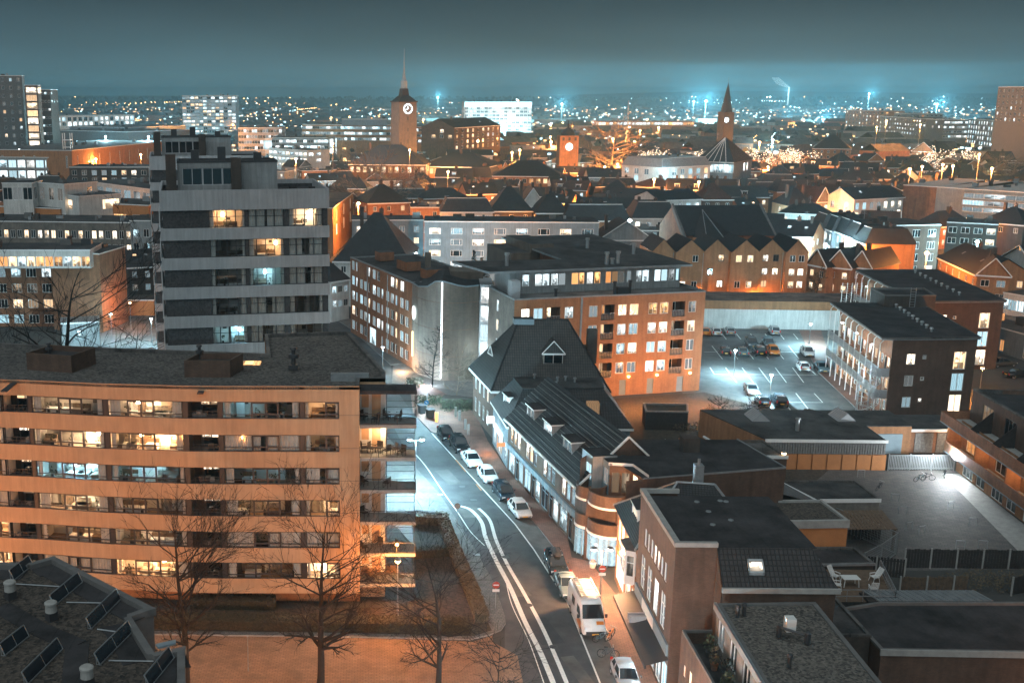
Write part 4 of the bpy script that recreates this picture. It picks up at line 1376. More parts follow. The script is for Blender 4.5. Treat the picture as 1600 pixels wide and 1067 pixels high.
for x, y in ((20, 129), (22.6, 127.6), (23.6, 127.9), (24.6, 127.2), (22, 125.3)):
 b.lathe(x, y, [(.12, tz), (.12, tz + .5), (.2, tz + .52), (.2, tz + .7)], 6)
b.build('roof_vent', [M['zinc']], root)
sg = MB()
SF, SL, SA = frame(pl[0], pl[1])
for s0, s1 in ((2.2, 4.4), (4.7, 7.0)):
 sg.prism([SF(s0, -.35), SF(s1, -.35), SF(s1, -.1), SF(s0, -.1)], 2.95, 3.3)
sg.build('sign_board', [M['sign_white']], root)
b = MB(); b.prism([SF(.6, -.9), SF(1.0, -.9), SF(1.0, -.05), SF(.6, -.05)], 2.9, 3.7); b.build('hanging_sign', [M['sign_white']], root)
b = MB(); b.prism([SF(8.3, -1.0), SF(8.45, -1.0), SF(8.45, -.05), SF(8.3, -.05)], 2.3, 2.75); b.build('hanging_sign', [mat_emit('sign_red', (1, .3, .1), .5)], root)
lamp_light('shop_light', root, SF(3.2, -1.3)[0:2] + (2.2,) if False else (SF(3.2, -1.4)[0] - 22, SF(3.2, -1.4)[1] - 127, 2.6), 26, (.75, .93, 1))
lamp_light('shop_light', root, (SF(4.6, -1.6)[0] - 22, SF(4.6, -1.6)[1] - 127, .9), 22, (1, .45, .15), .08)
# shop row under the striped roof
A, B = (15.95, 121.2), (20.0, 98.6)
P, L, ang = frame(A, B)
root = thing('shop_row', 'row of shops under a long dark roof striped by snow guards, with three box dormers', 'building', A + (0,))
w = MB()
ws = []
for i in range(4):
 s = .8 + i * 5.75
 for q in range(3):
  ws.append((s + q * 1.35, 3.9, 1.1, 1.75, pick({'pane_curtain': 3, 'pane_warm': 2, 'pane_cool': 2, 'pane_bright': 1}, r), (), (.72,)))
 ws.append((s - .3, .35, 2.2, 2.3, pick({'pane_cool': 2, 'glass_dark': 2, 'pane_dim': 1}, r), (.5,), (.8,)))
 ws.append((s + 2.2, .1, 1.0, 2.6, D, (), (.8,)))
 ws.append((s + 3.4, .35, 1.6, 2.3, pick({'pane_cool': 2, 'pane_white': 1, 'glass_dark': 2}, r), (), (.8,)))
ws = [q for q in ws if q[0] + q[2] < L]
wall_windows(root, w, A, B, 0, 6.5, ws, M['blue_paint'], 0, .09, .25)
D_ = 9.2
for a, c_ in ((B, P(L, D_)), (P(L, D_), P(0, D_)), (P(0, D_), A)):
 facade(w, a, c_, 0, 6.5, [], 1)
for s in (0, L):
 w.poly([P(s, 0) + (6.5,), P(s, D_) + (6.5,), P(s, D_ / 2) + (11.1,)], 1)
w.build('wall', [M['brick_brown'], M['brick_brown']], root)
rf = MB()
o = .45
E0, E1_, T0, T1 = P(-.1, -o) + (6.35,), P(L + .3, -o) + (6.35,), P(-.1, D_ / 2) + (11.2,), P(L + .3, D_ / 2) + (11.2,)
K0, K1 = P(-.1, D_ + o) + (6.35,), P(L + .3, D_ + o) + (6.35,)
rf.poly([E0, E1_, T1, T0], 0); rf.poly([T0, T1, K1, K0], 0)
rf.build('roof', [M['roof_tile_dark']], root)
for t in range(1, 13):           # the pale horizontal laths
 f_ = t / 13
 a, c_ = Vector(lerp(E0, T0, f_)), Vector(lerp(E1_, T1, f_))
 b = MB(); b.tube(a + Vector((-.03, 0, .06)), c_ + Vector((-.03, 0, .06)), .036, n=4); b.build('roof_lath', [M['concrete_dark']], root)
b = MB(); b.prism([P(-.1, -o - .12), P(L + .3, -o - .12), P(L + .3, -o), P(-.1, -o)], 6.2, 6.42); b.build('gutter', [M['white_paint']], root)
b = MB(); b.prism([P(0, -.22), P(L, -.22), P(L, -.02), P(0, -.02)], 2.95, 3.55); b.build('shop_fascia', [M['blue_paint']], root)
b = MB()
for k in range(21):
 s = .4 + k * (L - .8) / 20
 b.prism([P(s, -.27), P(s + .08, -.27), P(s + .08, -.21), P(s, -.21)], 2.9, 3.6)
b.split('fascia_rib', [M['grey_paint']], root)
b = MB(); b.tube(P(L + .25, -o) + (6.4,), T1, .12, n=4); b.tube(T1, K1, .12, n=4); b.build('bargeboard', [M['white_paint']], root)
for s in (4.6, 10.4, 16.4):
 dormer(root, P(s, 1.05), ang, 2.6, 1.35, 2.6, 7.6, pick({'pane_cool': 2, 'pane_curtain': 2}, r), M['bitumen_dark'], M['render_grey'], nv=2)
for s, c_ in ((15.5, 'pane_orange'), (20.5, 'pane_orange')):
 b = MB(); b.prism([P(s, .26), P(s + .7, .26), P(s + .7, .3), P(s, .3)], 1.5, 1.9); b.build('window_sign', [mat_emit('sign_orange', (1, .3, .08), .9)], root)
# art deco corner with round balconies
root = thing('apartment_building', 'round-balconied corner building with white bow shop fronts and a lit roof terrace', 'building', (21, 97, 0))
def bow(cx, cy, rad, a0, a1, z0, z1, b, m, n=12, thick=None):
 pts = [(cx + rad * math.cos(a0 + (a1 - a0) * k / n), cy + rad * math.sin(a0 + (a1 - a0) * k / n)) for k in range(n + 1)]
 for k in range(n):
  b.poly([pts[k] + (z0,), pts[k + 1] + (z0,), pts[k + 1] + (z1,), pts[k] + (z1,)], m)
 if thick:
  q = [(cx + (rad - thick) * math.cos(a0 + (a1 - a0) * k / n), cy + (rad - thick) * math.sin(a0 + (a1 - a0) * k / n)) for k in range(n + 1)]
  for k in range(n):
   b.poly([q[k] + (z0,), q[k] + (z1,), q[k + 1] + (z1,), q[k + 1] + (z0,)], m)
   b.poly([pts[k] + (z1,), pts[k + 1] + (z1,), q[k + 1] + (z1,), q[k] + (z1,)], m)
 return pts
foot = [(19.95, 98.6), (20.2, 96.2), (21.6, 95.4), (22.6, 94.6), (22.9, 92.5), (38.5, 96.0), (36.8, 104.5), (24.5, 104.5)]
w = MB()
for i in range(len(foot)):
 facade(w, foot[i], foot[(i + 1) % len(foot)], 3.4, 9.2 if i > 3 else 6.3, [], 0 if i > 3 else 1)
 facade(w, foot[i], foot[(i + 1) % len(foot)], 0, 3.4, [], 0)
w.poly([p + (6.3,) for p in [(19.95, 98.6), (20.2, 96.2), (21.6, 95.4), (22.6, 94.6), (22.9, 92.5), (24.5, 98.5), (24.5, 100)]], 1)
w.build('wall', [M['brick_brown'], M['brick_brown']], root)
b = MB(); b.poly([p + (9.21,) for p in [(24.6, 93.0), (38.5, 96.0), (36.8, 104.5), (23.0, 104.5), (22.2, 100)]]); b.build('roof', [M['bitumen_dark']], root)
b = MB(); b.tube((24.6, 93.0, 9.22), (38.5, 96.0, 9.22), .1, n=4); b.tube((38.5, 96.0, 9.22), (36.8, 104.5, 9.22), .1, n=4); b.build('coping', [M['zinc']], root)
for (cx, cy, rad) in ((20.9, 97.6, 1.35), (22.4, 95.9, 2.0)):
 a0, a1 = R(150), R(335)
 b = MB(); p_ = bow(cx, cy, rad, a0, a1, .35, 3.0, b, 0, 14); b.build('bow_window', [M['pane_cool']], root)
 b = MB()
 for k in range(0, 15, 2):
  b.tube(p_[k] + (.2,), p_[k] + (3.0,), .05, n=4)
 for z in (2.0, 2.35, 2.7):
  pp = bow(cx, cy, rad + .04, a0, a1, z, z + .06, b, 0, 14)
 b.build('window_bars', [M['blue_paint']], root)
 b = MB(); bow(cx, cy, rad + .15, a0, a1, 3.0, 3.25, b, 0, 14, .4); b.build('canopy_ring', [M['white_paint']], root)
 for z in (3.25, 6.0):
  b = MB(); bow(cx, cy, rad + .1, a0, a1, z, z + 1.1, b, 0, 14, .15)
  b.poly([(cx + (rad) * math.cos(a0 + (a1 - a0) * k / 14), cy + rad * math.sin(a0 + (a1 - a0) * k / 14), z + .12) for k in range(15)], 1)
  b.build('round_balcony', [M['brick_brown'], M['bitumen_dark']], root)
  if z > 4:
   b = MB(); bow(cx, cy, rad + .14, a0, a1, z - .22, z, b, 0, 14, .4); b.build('balcony_edge', [M['white_paint']], root)
lamp_light('shop_light', root, (19.6 - 21, 94.4 - 97, 1.6), 10, (.8, .95, 1.0))
lamp_light('shop_light', root, (21.6 - 21, 92.9 - 97, 1.5), 9, (1.0, .8, .62))
for k, (pl_, pane, z0, z1) in enumerate((([(20.5, 100.6), (21.0, 98.0), (23.4, 98.4), (23.0, 101)], 'pane_cool', 6.3, 9.6), ([(22.0, 98.2), (22.3, 96.6), (24.2, 96.9), (24, 99)], 'pane_curtain', 6.3, 9.4))):
 w = MB()
 aa = facade(w, pl_[0], pl_[1], z0, z1, [(.3, z0 + .8, dist(pl_[0], pl_[1]) - .6, 1.6)], 0)
 add_window(root, pl_[0], aa, .3, z0 + .8, dist(pl_[0], pl_[1]) - .6, 1.6, M[pane], M['white_paint'], (.33, .66))
 for i in (1, 2, 3): facade(w, pl_[i], pl_[(i + 1) % 4], z0, z1, [], 1)
 w.poly([p + (z1,) for p in pl_], 2)
 w.build('roof_room', [M['blue_paint'], M['render_grey'], M['bitumen_dark']], root)
w = MB()
pl_ = [(22.3, 96.6), (24.3, 96.3), (25.0, 93.4), (27, 94)]
aa = facade(w, pl_[0], pl_[1], 6.3, 9.2, [(.2, 6.5, .8, 2.1), (1.1, 6.5, .8, 2.1)], 0)
for s in (.2, 1.1): add_window(root, pl_[0], aa, s, 6.5, .8, 2.1, M['pane_dimwarm'], M['wood'], ())
aa = facade(w, (24.3, 96.3), (24.95, 93.3), 6.3, 9.2, [(.3, 6.6, 1.0, 2.0), (1.6, 6.7, 1.0, 1.8)], 0)
aa = math.atan2(-3, .65)
add_window(root, (24.25, 96.3), math.atan2(93.3 - 96.3, .7), .3, 6.6, 1.0, 2.0, M['pane_warm'], M['white_paint'], ())
add_window(root, (24.25, 96.3), math.atan2(93.3 - 96.3, .7), 1.6, 6.7, 1.0, 1.8, M['pane_orange'], M['white_paint'], ())
w.prism([(22.2, 96.7), (24.4, 96.3), (25.1, 93.2), (26, 97), (24, 99)], 9.2, 9.5, 1, 2)
w.build('terrace_wall', [M['brick_brown'], M['white_paint'], M['bitumen_dark']], root)
lamp_light('terrace_light', root, (23.6 - 21, 95.0 - 97, 8.3), 9, (1, .45, .16), .06)
b = MB(); b.box(30.2, 31.8, 100.4, 101.9, 9.2, 10.6); b.build('roof_hatch', [M['brick_dark']], root)
# narrow gabled house with bay windows
A, B = (22.15, 91.8), (21.75, 82.2)
P, L, ang = frame(A, B)
root = thing('house', 'narrow brick shop house with a white oriel, tile dormer and warm lit shop windows', 'house', A + (0,))
w = MB()
ws = [(.6, 4.1, 1.0, 2.1, M['pane_warm'], (.5,), (.7,)), (2.2, 4.1, 1.0, 2.1, M['pane_bright'], (.5,), (.7,)), (7.6, 4.1, 1.0, 2.1, M['pane_dim'], (.5,), (.7,)),
      (.4, .5, 3.6, 2.5, M['pane_white'], (.5,), (.8,)), (4.6, .4, 2.2, 2.7, M['pane_warm'], (.5,), (.8,)), (7.2, .4, 2.0, 2.6, M['pane_bright'], (.5,), (.8,))]
wall_windows(root, w, A, B, 0, 7.2, ws, M['white_paint'], 0, .09)
for a, c_ in ((B, P(L, 12)), (P(L, 12), P(0, 12)), (P(0, 12), A)):
 facade(w, a, c_, 0, 7.2, [], 0)
w.build('wall', [M['brick_red']], root)
rf = MB()
q0, q1, q2, q3 = P(-.2, -.4) + (7.1,), P(L + .1, -.4) + (7.1,), P(L + .1, 10) + (7.1,), P(-.2, 10) + (7.1,)
ap, ap2 = P(L * .45, 4.0) + (11.0,), P(L * .5, 7.0) + (11.0,)
rf.poly([q0, q1, ap]); rf.poly([q1, q2, ap2, ap]); rf.poly([q2, q3, ap2]); rf.poly([q3, q0, ap, ap2])
rf.build('roof', [M['slate']], root)
b = MB()
for a, c_ in ((q0, ap), (q1, ap), (q2, ap2), (ap, ap2)): b.tube(a, c_, .11, n=5)
b.build('ridge_tiles', [M['zinc']], root)
dormer(root, P(4.6, .5), ang, 2.3, 1.6, 2.6, 7.3, M['pane_bright'], M['bitumen_dark'], M['white_paint'], nv=4)
w = MB()
ow = [P(5.2, 0), P(5.6, -.8), P(7.9, -.8), P(8.3, 0)]
for i in range(3):
 Lw = dist(ow[i], ow[i + 1])
 aa = facade(w, ow[i], ow[i + 1], 3.3, 6.3, [(.1, 4.0, Lw - .2, 1.9)], 0, rev=.1)
 add_window(root, ow[i], aa, .1, 4.0, Lw - .2, 1.9, M['pane_dim'] if i != 1 else M['pane_curtain'], M['white_paint'], (.5,) if i == 1 else (), (.65,), dep=.06)
w.poly([p + (3.3,) for p in ow]); w.poly([p + (6.3,) for p in ow], 1)
w.build('oriel', [M['white_paint'], M['zinc']], root)
b = MB(); b.obox(P(3.2, 6)[0], P(3.2, 6)[1], 9, 12.2, .9, .7, ang); b.lathe(P(3.2, 6)[0], P(3.2, 6)[1], [(.14, 12.2), (.14, 12.7)], 6); b.build('chimney', [M['zinc']], root)
b = MB(); b.prism([P(.3, -.12), P(9.2, -.12), P(9.2, -.02), P(.3, -.02)], 3.05, 3.4); b.build('shop_fascia', [M['rust_panel']], root)
b = MB(); b.prism([P(4.4, -.5), P(7, -.5), P(7, -.15), P(4.4, -.15)], 2.95, 3.05); b.build('fascia_lamp', [mat_emit('fascia_lamp', (1, .75, .5), 6)], root)
lamp_light('shop_light', root, (P(2, -1.2)[0] - A[0], P(2, -1.2)[1] - A[1], 2.2), 26, (1, .6, .3))
# tall brick shop building
A, B = (21.55, 82.0), (21.35, 71.2)
P, L, ang = frame(A, B)
root = thing('shop_building', 'tall brown brick shop building with grouped white windows, stone coping and long black awning', 'building', A + (0,))
w = MB()
ws = [(1.9 + i * 1.05, 8.4, .72, 1.5, M['pane_bright'] if i in (3, 4) else M['pane_curtain'], (), ()) for i in range(7)]
ws += [(1.3 + i * 2.15, 4.75, 1.35, 2.75, pick({'pane_white': 2, 'pane_bright': 1, 'pane_curtain': 2}, r), (.5,), (.33, .66)) for i in range(4)]
ws += [(.5 + i * 1.72, .3, 1.5, 2.5, pick({'pane_cool': 2, 'pane_white': 1, 'glass_dark': 1}, r), (.5,), ()) for i in range(6)]
wall_windows(root, w, A, B, 0, 12.3, ws, M['white_paint'], 0, .07)
for a, c_ in ((B, P(L, 2.9)), (P(0, 2.9), A)):
 facade(w, a, c_, 0, 12.3, [], 0)
facade(w, P(L, 2.9), P(L, 10.4), 0, 8.4, [], 0)
facade(w, P(L, 10.4), P(0, 10.4), 0, 8.4, [], 0)
w.build('wall', [M['brick_brown']], root)
b = MB(); b.poly([P(.3, .3) + (11.9,), P(L - .3, .3) + (11.9,), P(L - .3, 10) + (11.9,), P(.3, 10) + (11.9,)]); b.build('roof', [M['bitumen_dark']], root)
b = MB()
for a, c_ in (((-.05, -.1), (L + .05, .35)), ((L - .3, .351), (L + .05, 2.95)), ((-.05, .351), (.3, 2.95))):
 b.prism([P(a[0], a[1]), P(c_[0], a[1]), P(c_[0], c_[1]), P(a[0], c_[1])], 12.1, 12.42)
b.build('coping', [M['concrete']], root)
b = MB()
b.poly([P(L - .3, 2.96) + (11.95,), P(L + 1.7, 2.96) + (9.8,), P(L + 1.7, 10.9) + (9.8,), P(L - .3, 9.6) + (11.95,)], 0)
b.build('roof_slope', [M['roof_tile_dark']], root)
w = MB()
facade(w, P(L + 1.5, 3.0), P(L + 1.5, 10.8), 0, 9.7, [], 0)
facade(w, P(L + 1.5, 10.8), P(L - .3, 10.6), 0, 9.7, [], 0)
w.poly([P(L, 2.95) + (9.7,), P(L + 1.5, 2.95) + (9.7,), P(L - .2, 2.95) + (11.9,)], 0)
facade(w, P(L, 2.92), P(L + 1.5, 2.92), 0, 9.7, [], 0)
w.build('rear_wall', [M['brick_brown']], root)
b = MB(); b.prism([P(L + 1.6, 2.9), P(L + 1.85, 2.9), P(L + 1.85, 11), P(L + 1.6, 11)], 9.5, 9.85); b.build('gutter', [M['concrete']], root)
b = MB()
zf = lambda s: 11.95 - (s - (L - .3)) * 2.15 / 2.0
s0, s1, d0, d1 = L + .35, L + 1.05, 4.9, 6.0
for a in ((s0, s0 + .1, d0, d1), (s1 - .1, s1, d0, d1), (s0, s1, d0, d0 + .1), (s0, s1, d1 - .1, d1)):
 i4 = [(a[0], a[2]), (a[1], a[2]), (a[1], a[3]), (a[0], a[3])]
 lo = [P(*k_) + (zf(k_[0]),) for k_ in i4]; hi = [P(*k_) + (zf(k_[0]) + .16,) for k_ in i4]
 b.poly(hi)
 for k_ in range(4): b.poly([lo[k_], lo[(k_ + 1) % 4], hi[(k_ + 1) % 4], hi[k_]])
so = sub(b.build('roof_light', [M['zinc']], root))
b = MB(); b.poly([P(k_[0], k_[1]) + (zf(k_[0]) + .08,) for k_ in ((s0 + .1, d0 + .1), (s1 - .1, d0 + .1), (s1 - .1, d1 - .1), (s0 + .1, d1 - .1))]); b.build('pane', [M['pane_bright']], so)
b = MB(); b.poly([P(-.3, -.02) + (3.5,), P(-.3, -1.7) + (3.05,), P(L + .2, -1.7) + (3.05,), P(L + .2, -.02) + (3.5,)]); b.prism([P(-.3, -1.72), P(L + .2, -1.72), P(L + .2, -1.62), P(-.3, -1.62)], 2.8, 3.06); b.build('awning', [M['dark_paint']], root)
b = MB(); b.prism([P(.3, -.16), P(L - .2, -.16), P(L - .2, -.02), P(.3, -.02)], 3.6, 4.5); b.build('shop_fascia', [M['blue_paint']], root)
b = MB(); b.prism([P(3.0, -.2), P(6.6, -.2), P(6.6, -.165), P(3.0, -.165)], 3.62, 4.48); b.build('fascia_panel', [M['white_paint']], root)
for q in (4.0, 4.5):
 b = MB(); b.prism([P(q, -1.5), P(q + .25, -1.5), P(q + .25, -.2), P(q, -.2)], 3.2, 3.72); b.build('sign_blade', [M['grey_paint']], root)
b = MB()
for k in range(6):
 c_ = P(rng.uniform(1, 9), rng.uniform(3.5, 9)); b.lathe(c_[0], c_[1], [(.22, 11.9), (.2, 11.96)], 8)
b.build('roof_outlet', [M['zinc']], root)
lamp_light('shop_light', root, (P(8.5, -1.2)[0] - A[0], P(8.5, -1.2)[1] - A[1], 2.2), 30, (.8, .95, 1.0))
# car park
sheet('car_park', [(46, 139), (70.5, 139), (75.5, 168), (89, 198.6), (62, 201.5), (46, 158)], 0.005, M['asphalt_light'])
def pl_(u, v): return G(1100 + u / 5.927, 480 + v / 5.927)
def bays(lines, name='parking_line'):
 for a, c_ in lines:
  stripe(name, [pl_(*a), pl_(*c_)], .13, .011)
bays([((x, 246), (x + 42, 298)) for x in (165, 300, 430, 565, 700, 828, 975)])
bays([((x, 358), (x + 98, 480)) for x in (73, 215, 360, 500, 640, 783, 925)])
bays([((0, 415), (1050, 415))])
bays([((55, 557), (92, 615))] + [((x, 560), (x + 104, 698)) for x in (200, 352, 507, 660, 820)] + [((985, 580), (1037, 625))])
bays([((90, 620), (1060, 627))])
bays([((x, 795), (x + 132, 965)) for x in (517, 678, 850)] + [((1020, 797), (1100, 882)), ((745, 880), (1100, 882))])
b = MB(); a, c_ = pl_(1100, 235), pl_(1290, 850)
sheet('pavement', [(80, 198.9), (71.0, 168), (67.2, 140), (70, 140), (73.5, 167), (84, 198.6)], .11, M['paving_red'], .12)
# long low hall behind the car park
root = thing('low_hall', 'long flat-roofed hall behind the car park with white lower wall and orange upper band', 'building', (76, 205, 0))
A, B = (57, 201.6), (92, 198.8)
w = MB(); facade(w, A, B, 3.75, 5.3, [], 0); w.build('wall', [M['brick_orange']], root)
w = MB(); facade(w, (57, 201.57), (92, 198.77), 0, 3.7, [], 0); w.build('white_wall', [M['render_white']], root)
b = MB(); b.poly([(57, 201.6, 5.3), (92, 198.8, 5.3), (94, 208.5, 5.3), (58, 211, 5.3)]); b.build('roof', [M['bitumen_grey']], root)
# terrace of gabled houses behind it
AZ2 = 0
Y0 = 214.9
xs = [60.4 - 4.6, 60.4, 66.1, 71.3, 77.0, 82.2, 86.6]
for i in range(6):
 x0, x1 = xs[i], xs[i + 1]
 lab = ['leftmost orange gabled terraced house, half hidden by the penthouse roof', 'orange gabled terraced house with a pipe beside its blank wall', 'orange gabled terraced house with paired dark and lit attic windows', 'middle orange gabled terraced house with two lit attic windows', 'orange gabled terraced house with a lit white window below its gable', 'rightmost orange gabled terraced house beside the tall bare shrub'][i]
 h = thing('gabled_house', lab, 'house', (x0, Y0, 0), 'orange terraced houses behind the car park')
 rr = random.Random(40 + i)
 fr_ = Y0 - (0.9 if i % 2 else 0)
 w = MB()
 ws = []
 cw = (x1 - x0)
 for j, z in enumerate((5.4, 7.9, 10.6)):
  for q in (.18, .58):
   if rr.random() < .55: ws.append((cw * q, z, 1.15, 1.35, pick({'pane_bright': 2, 'pane_warm': 1, 'glass_dark': 2}, rr), (.5,), ()))
 wall_windows(h, w, (x0 + .01, fr_), (x1 - .01, fr_), 0, 12.6, ws, M['white_paint'] if i % 2 else M['dark_paint'], 0)
 w.poly([(x0 + .01, fr_, 12.6), (x1 - .01, fr_, 12.6), ((x0 + x1) / 2, fr_, 15)], 0)
 for x in (x0 + .01, x1 - .01): w.poly([(x, fr_, 0), (x, Y0 + 10, 0), (x, Y0 + 10, 12.6), (x, fr_, 12.6)], 0)
 w.build('wall', [M['brick_orange']], h)
 rf = MB(); xm = (x0 + x1) / 2
 rf.poly([(x0 + .02, fr_ - .3, 12.62), (xm, fr_ - .3, 15.1), (xm, Y0 + 10, 15.1), (x0 + .02, Y0 + 10, 12.62)])
 rf.poly([(x1 - .02, fr_ - .3, 12.62), (x1 - .02, Y0 + 10, 12.62), (xm, Y0 + 10, 15.1), (xm, fr_ - .3, 15.1)])
 rf.build('roof', [M['roof_tile_dark']], h)
 if i in (0, 1, 4):
  b = MB(); b.tube((x1 - .3, fr_ - .08, 0), (x1 - .3, fr_ - .08, 12.4), .06, n=5); b.build('downpipe', [M['zinc']], h)
root = thing('church', 'large steep-roofed church hall with a pointed chancel roof behind the orange gabled houses', 'church', (79, 245, 0))
w = MB()
pl = [(69.5, 240), (89.3, 240), (89.3, 262), (69.5, 262)]
for i in range(4): facade(w, pl[i], pl[(i + 1) % 4], 0, 12.6, [], 0)
for x in (69.5, 89.3): w.poly([(x, 240, 12.6), (x, 262, 12.6), (x, 251, 18.3)], 0)
w.build('wall', [M['brick_red']], root)
rf = MB(); rf.poly([(69.6, 239.4, 12.6), (89.2, 239.4, 12.6), (89.2, 251, 18.2), (69.6, 251, 18.2)]); rf.poly([(69.6, 262.6, 12.6), (69.6, 251, 18.2), (89.2, 251, 18.2), (89.2, 262.6, 12.6)]); rf.build('roof', [M['slate']], root)
rf = MB()
apx = (75.0, 247, 17.6)
ch = [(71.0, 239.5), (72.8, 234.8), (76.6, 234.0), (79.4, 236.2), (80.2, 239.8)]
for i in range(4): rf.poly([ch[i] + (12.2,), ch[i + 1] + (12.2,), apx])
rf.build('chancel_roof', [M['slate']], root)
w = MB()
for i in range(4): facade(w, ch[i], ch[i + 1], 0, 12.3, [], 0)
w.build('chancel_wall', [M['brick_orange']], root)
b = MB(); b.tube(ch[2] + (12.3,), apx, .1, n=4); b.tube(ch[1] + (12.3,), apx, .1, n=4); b.build('ridge_roll', [M['zinc']], root)
for x in (69.3, 89.5):
 b = MB(); b.poly([(x - .25, 239, 12.2), (x + .25, 239, 12.2), (x + .25, 251, 18.6), (x - .25, 251, 18.6)]); b.poly([(x - .25, 239, 12.2), (x - .25, 251, 18.6), (x - .25, 251, 17.6), (x - .25, 239, 11)]); b.build('gable_coping', [M['concrete_dark']], root)
# gallery flats right of the car park
def gallery_flat(label, FLc, FRc, BRc, BLc, H_, seed, stair_at):
 r = random.Random(seed)
 root = thing('gallery_flat', label, 'apartment block', FLc + (0,))
 P, L, ang = frame(FLc, FRc)
 w = MB()
 ws = []
 pn = [['curtain', 'dim', 'orange', 'white'], ['dim', 'warm', 'dim', 'cool'], ['warm', 'dim', 'warm', 'bright']]
 for j, z in enumerate((1.5, 4.5, 7.5)):
  ws.append((2.1, z, 1.25, 1.5, M['pane_' + pn[j][0]] if j < 2 else M['pane_bright'], (.5,), ()))
  ws.append((4.3, z + .75, .55, .55, M['pane_' + ('bright' if j == 0 else 'dim')], (), ()))
  ws.append((8.6, z - .75, 1.75, 2.5, (M['pane_bright'], M['pane_cool'], M['pane_warm'])[j], (.5,), ()))
 wall_windows(root, w, FLc, FRc, 0, H_, ws, M['white_paint'], 0, .09)
 facade(w, FRc, BRc, 0, H_, [], 0)
 facade(w, BRc, BLc, 0, H_, [], 0)
 Pg, Lg, ag = frame(BLc, FLc)           # gallery side, runs towards the camera
 gs = []
 for z in (.1, 3.1, 6.1):
  for k in range(9):
   s = .8 + k * Lg / 9.3
   gs.append((s, z + .05, .95, 2.15, pick({'pane_orange': 2, 'glass_dark': 1, 'pane_dimwarm': 2}, r), (), ()))
   gs.append((s + 1.15, z + .9, 1.05, 1.3, pick({'pane_bright': 2, 'pane_cool': 1, 'pane_warm': 2, 'pane_curtain': 1}, r), (), ()))
 gs = [q for q in gs if q[0] + q[2] < Lg]
 wall_windows(root, w, BLc, FLc, 0, H_ - .1, gs, M['white_paint'], 1, .07)
 w.build('wall', [M['brick_brown'], M['brick_red']], root)
 ov = [Pg(-.4, -1.5), Pg(Lg + .2, -1.5), P(0.02, -.2), P(L + .25, -.2), (BRc[0] + .2, BRc[1] + .2)]
 b = MB(); b.prism(ov, H_, H_ + .28, 1, 0); b.build('roof', [M['bitumen_dark'], M['zinc']], root)
 fr_ = MB()
 for i in range(5):
  a, c_ = ov[i], ov[(i + 1) % 5]
  fr_.tube(a + (H_ + .3,), c_ + (H_ + .3,), .13, n=4)
 fr_.build('roof_edge', [M['bitumen_grey']], root)
 for z in (3.0, 6.0):
  b = MB(); b.prism([Pg(-.3, -1.45), Pg(Lg - .1, -1.45), Pg(Lg - .1, -.02), Pg(-.3, -.02)], z - .2, z); g_ = sub(b.build('gallery', [M['concrete']], root))
  q = MB()
  q.prism([Pg(-.3, -1.5), Pg(Lg - .1, -1.5), Pg(Lg - .1, -1.45), Pg(-.3, -1.45)], z + .95, z + 1.02)
  n = int(Lg / .28)
  for k in range(n):
   s = -.3 + k * Lg / n
   q.prism([Pg(s, -1.49), Pg(s + .07, -1.49), Pg(s + .07, -1.46), Pg(s, -1.46)], z - .1, z + .96)
  q.build('gallery_rail', [M['metal']], g_)
 for k in range(10):
  s = k * Lg / 9.2
  b = MB(); b.tube(Pg(s, -1.4) + (0,), Pg(s, -1.4) + (H_ - .6,), .07, n=6); b.tube(Pg(s, -1.4) + (H_ - .6,), Pg(s, -.9) + (H_,), .07, n=6); b.build('gallery_post', [M['white_paint']], root)
 for z in (2.7, 5.7, 8.7):
  for k in range(3):
   c_ = Pg(3.5 + k * 7.5, -.5)
   q = MB(); q.box(c_[0] - .15, c_[0] + .15, c_[1] - .15, c_[1] + .15, z + .05, z + .12)
   q.build('gallery_lamp', [M['ball']], root)
 for z in (3.0, 6.0):
  b = MB(); b.prism([P(-1.9, .1), P(-.05, .1), P(-.05, 1.9), P(-1.9, 1.9)], z - .2, z)
  b.prism([P(-1.9, .06), P(-.05, .06), P(-.05, .1), P(-1.9, .1)], z, z + 1.0); b.build('end_balcony', [M['grey_paint']], root)
 if stair_at:
  cx, cy = stair_at
  st = MB()
  for k in range(34):
   a, z = k * .42, .2 + k * .19
   c0, s0, c1, s1 = math.cos(a), math.sin(a), math.cos(a + .36), math.sin(a + .36)
   st.poly([(cx, cy, z), (cx + 1.25 * c0, cy + 1.25 * s0, z), (cx + 1.25 * c1, cy + 1.25 * s1, z)])
   st.tube((cx + 1.25 * c0, cy + 1.25 * s0, z), (cx + 1.25 * c0, cy + 1.25 * s0, z + 1.0), .025, n=3, cap=False)
   st.tube((cx + 1.25 * c0, cy + 1.25 * s0, z + 1.0), (cx + 1.25 * c1, cy + 1.25 * s1, z + 1.19), .035, n=4, cap=False)
   st.tube((cx + 1.25 * c0, cy + 1.25 * s0, z - .05), (cx + 1.25 * c1, cy + 1.25 * s1, z + .14), .05, n=4, cap=False)
  st.tube((cx, cy, 0), (cx, cy, 7.6), .1, n=6)
  st.build('spiral_stair', [M['metal']], root)
  b = MB()
  for k in range(5):
   a = R(150) + k * R(30)
   b.tube((cx + 1.45 * math.cos(a), cy + 1.45 * math.sin(a), 0), (cx + 1.45 * math.cos(a), cy + 1.45 * math.sin(a), 7.4), .04, n=4)
  for z in (1.2, 2.4, 3.6, 4.8, 6.0, 7.3):
   for k in range(4):
    a, a2 = R(150) + k * R(30), R(150) + (k + 1) * R(30)
    b.tube((cx + 1.45 * math.cos(a), cy + 1.45 * math.sin(a), z), (cx + 1.45 * math.cos(a2), cy + 1.45 * math.sin(a2), z), .03, n=4)
  b.build('stair_cage', [M['metal']], root)
 b = None
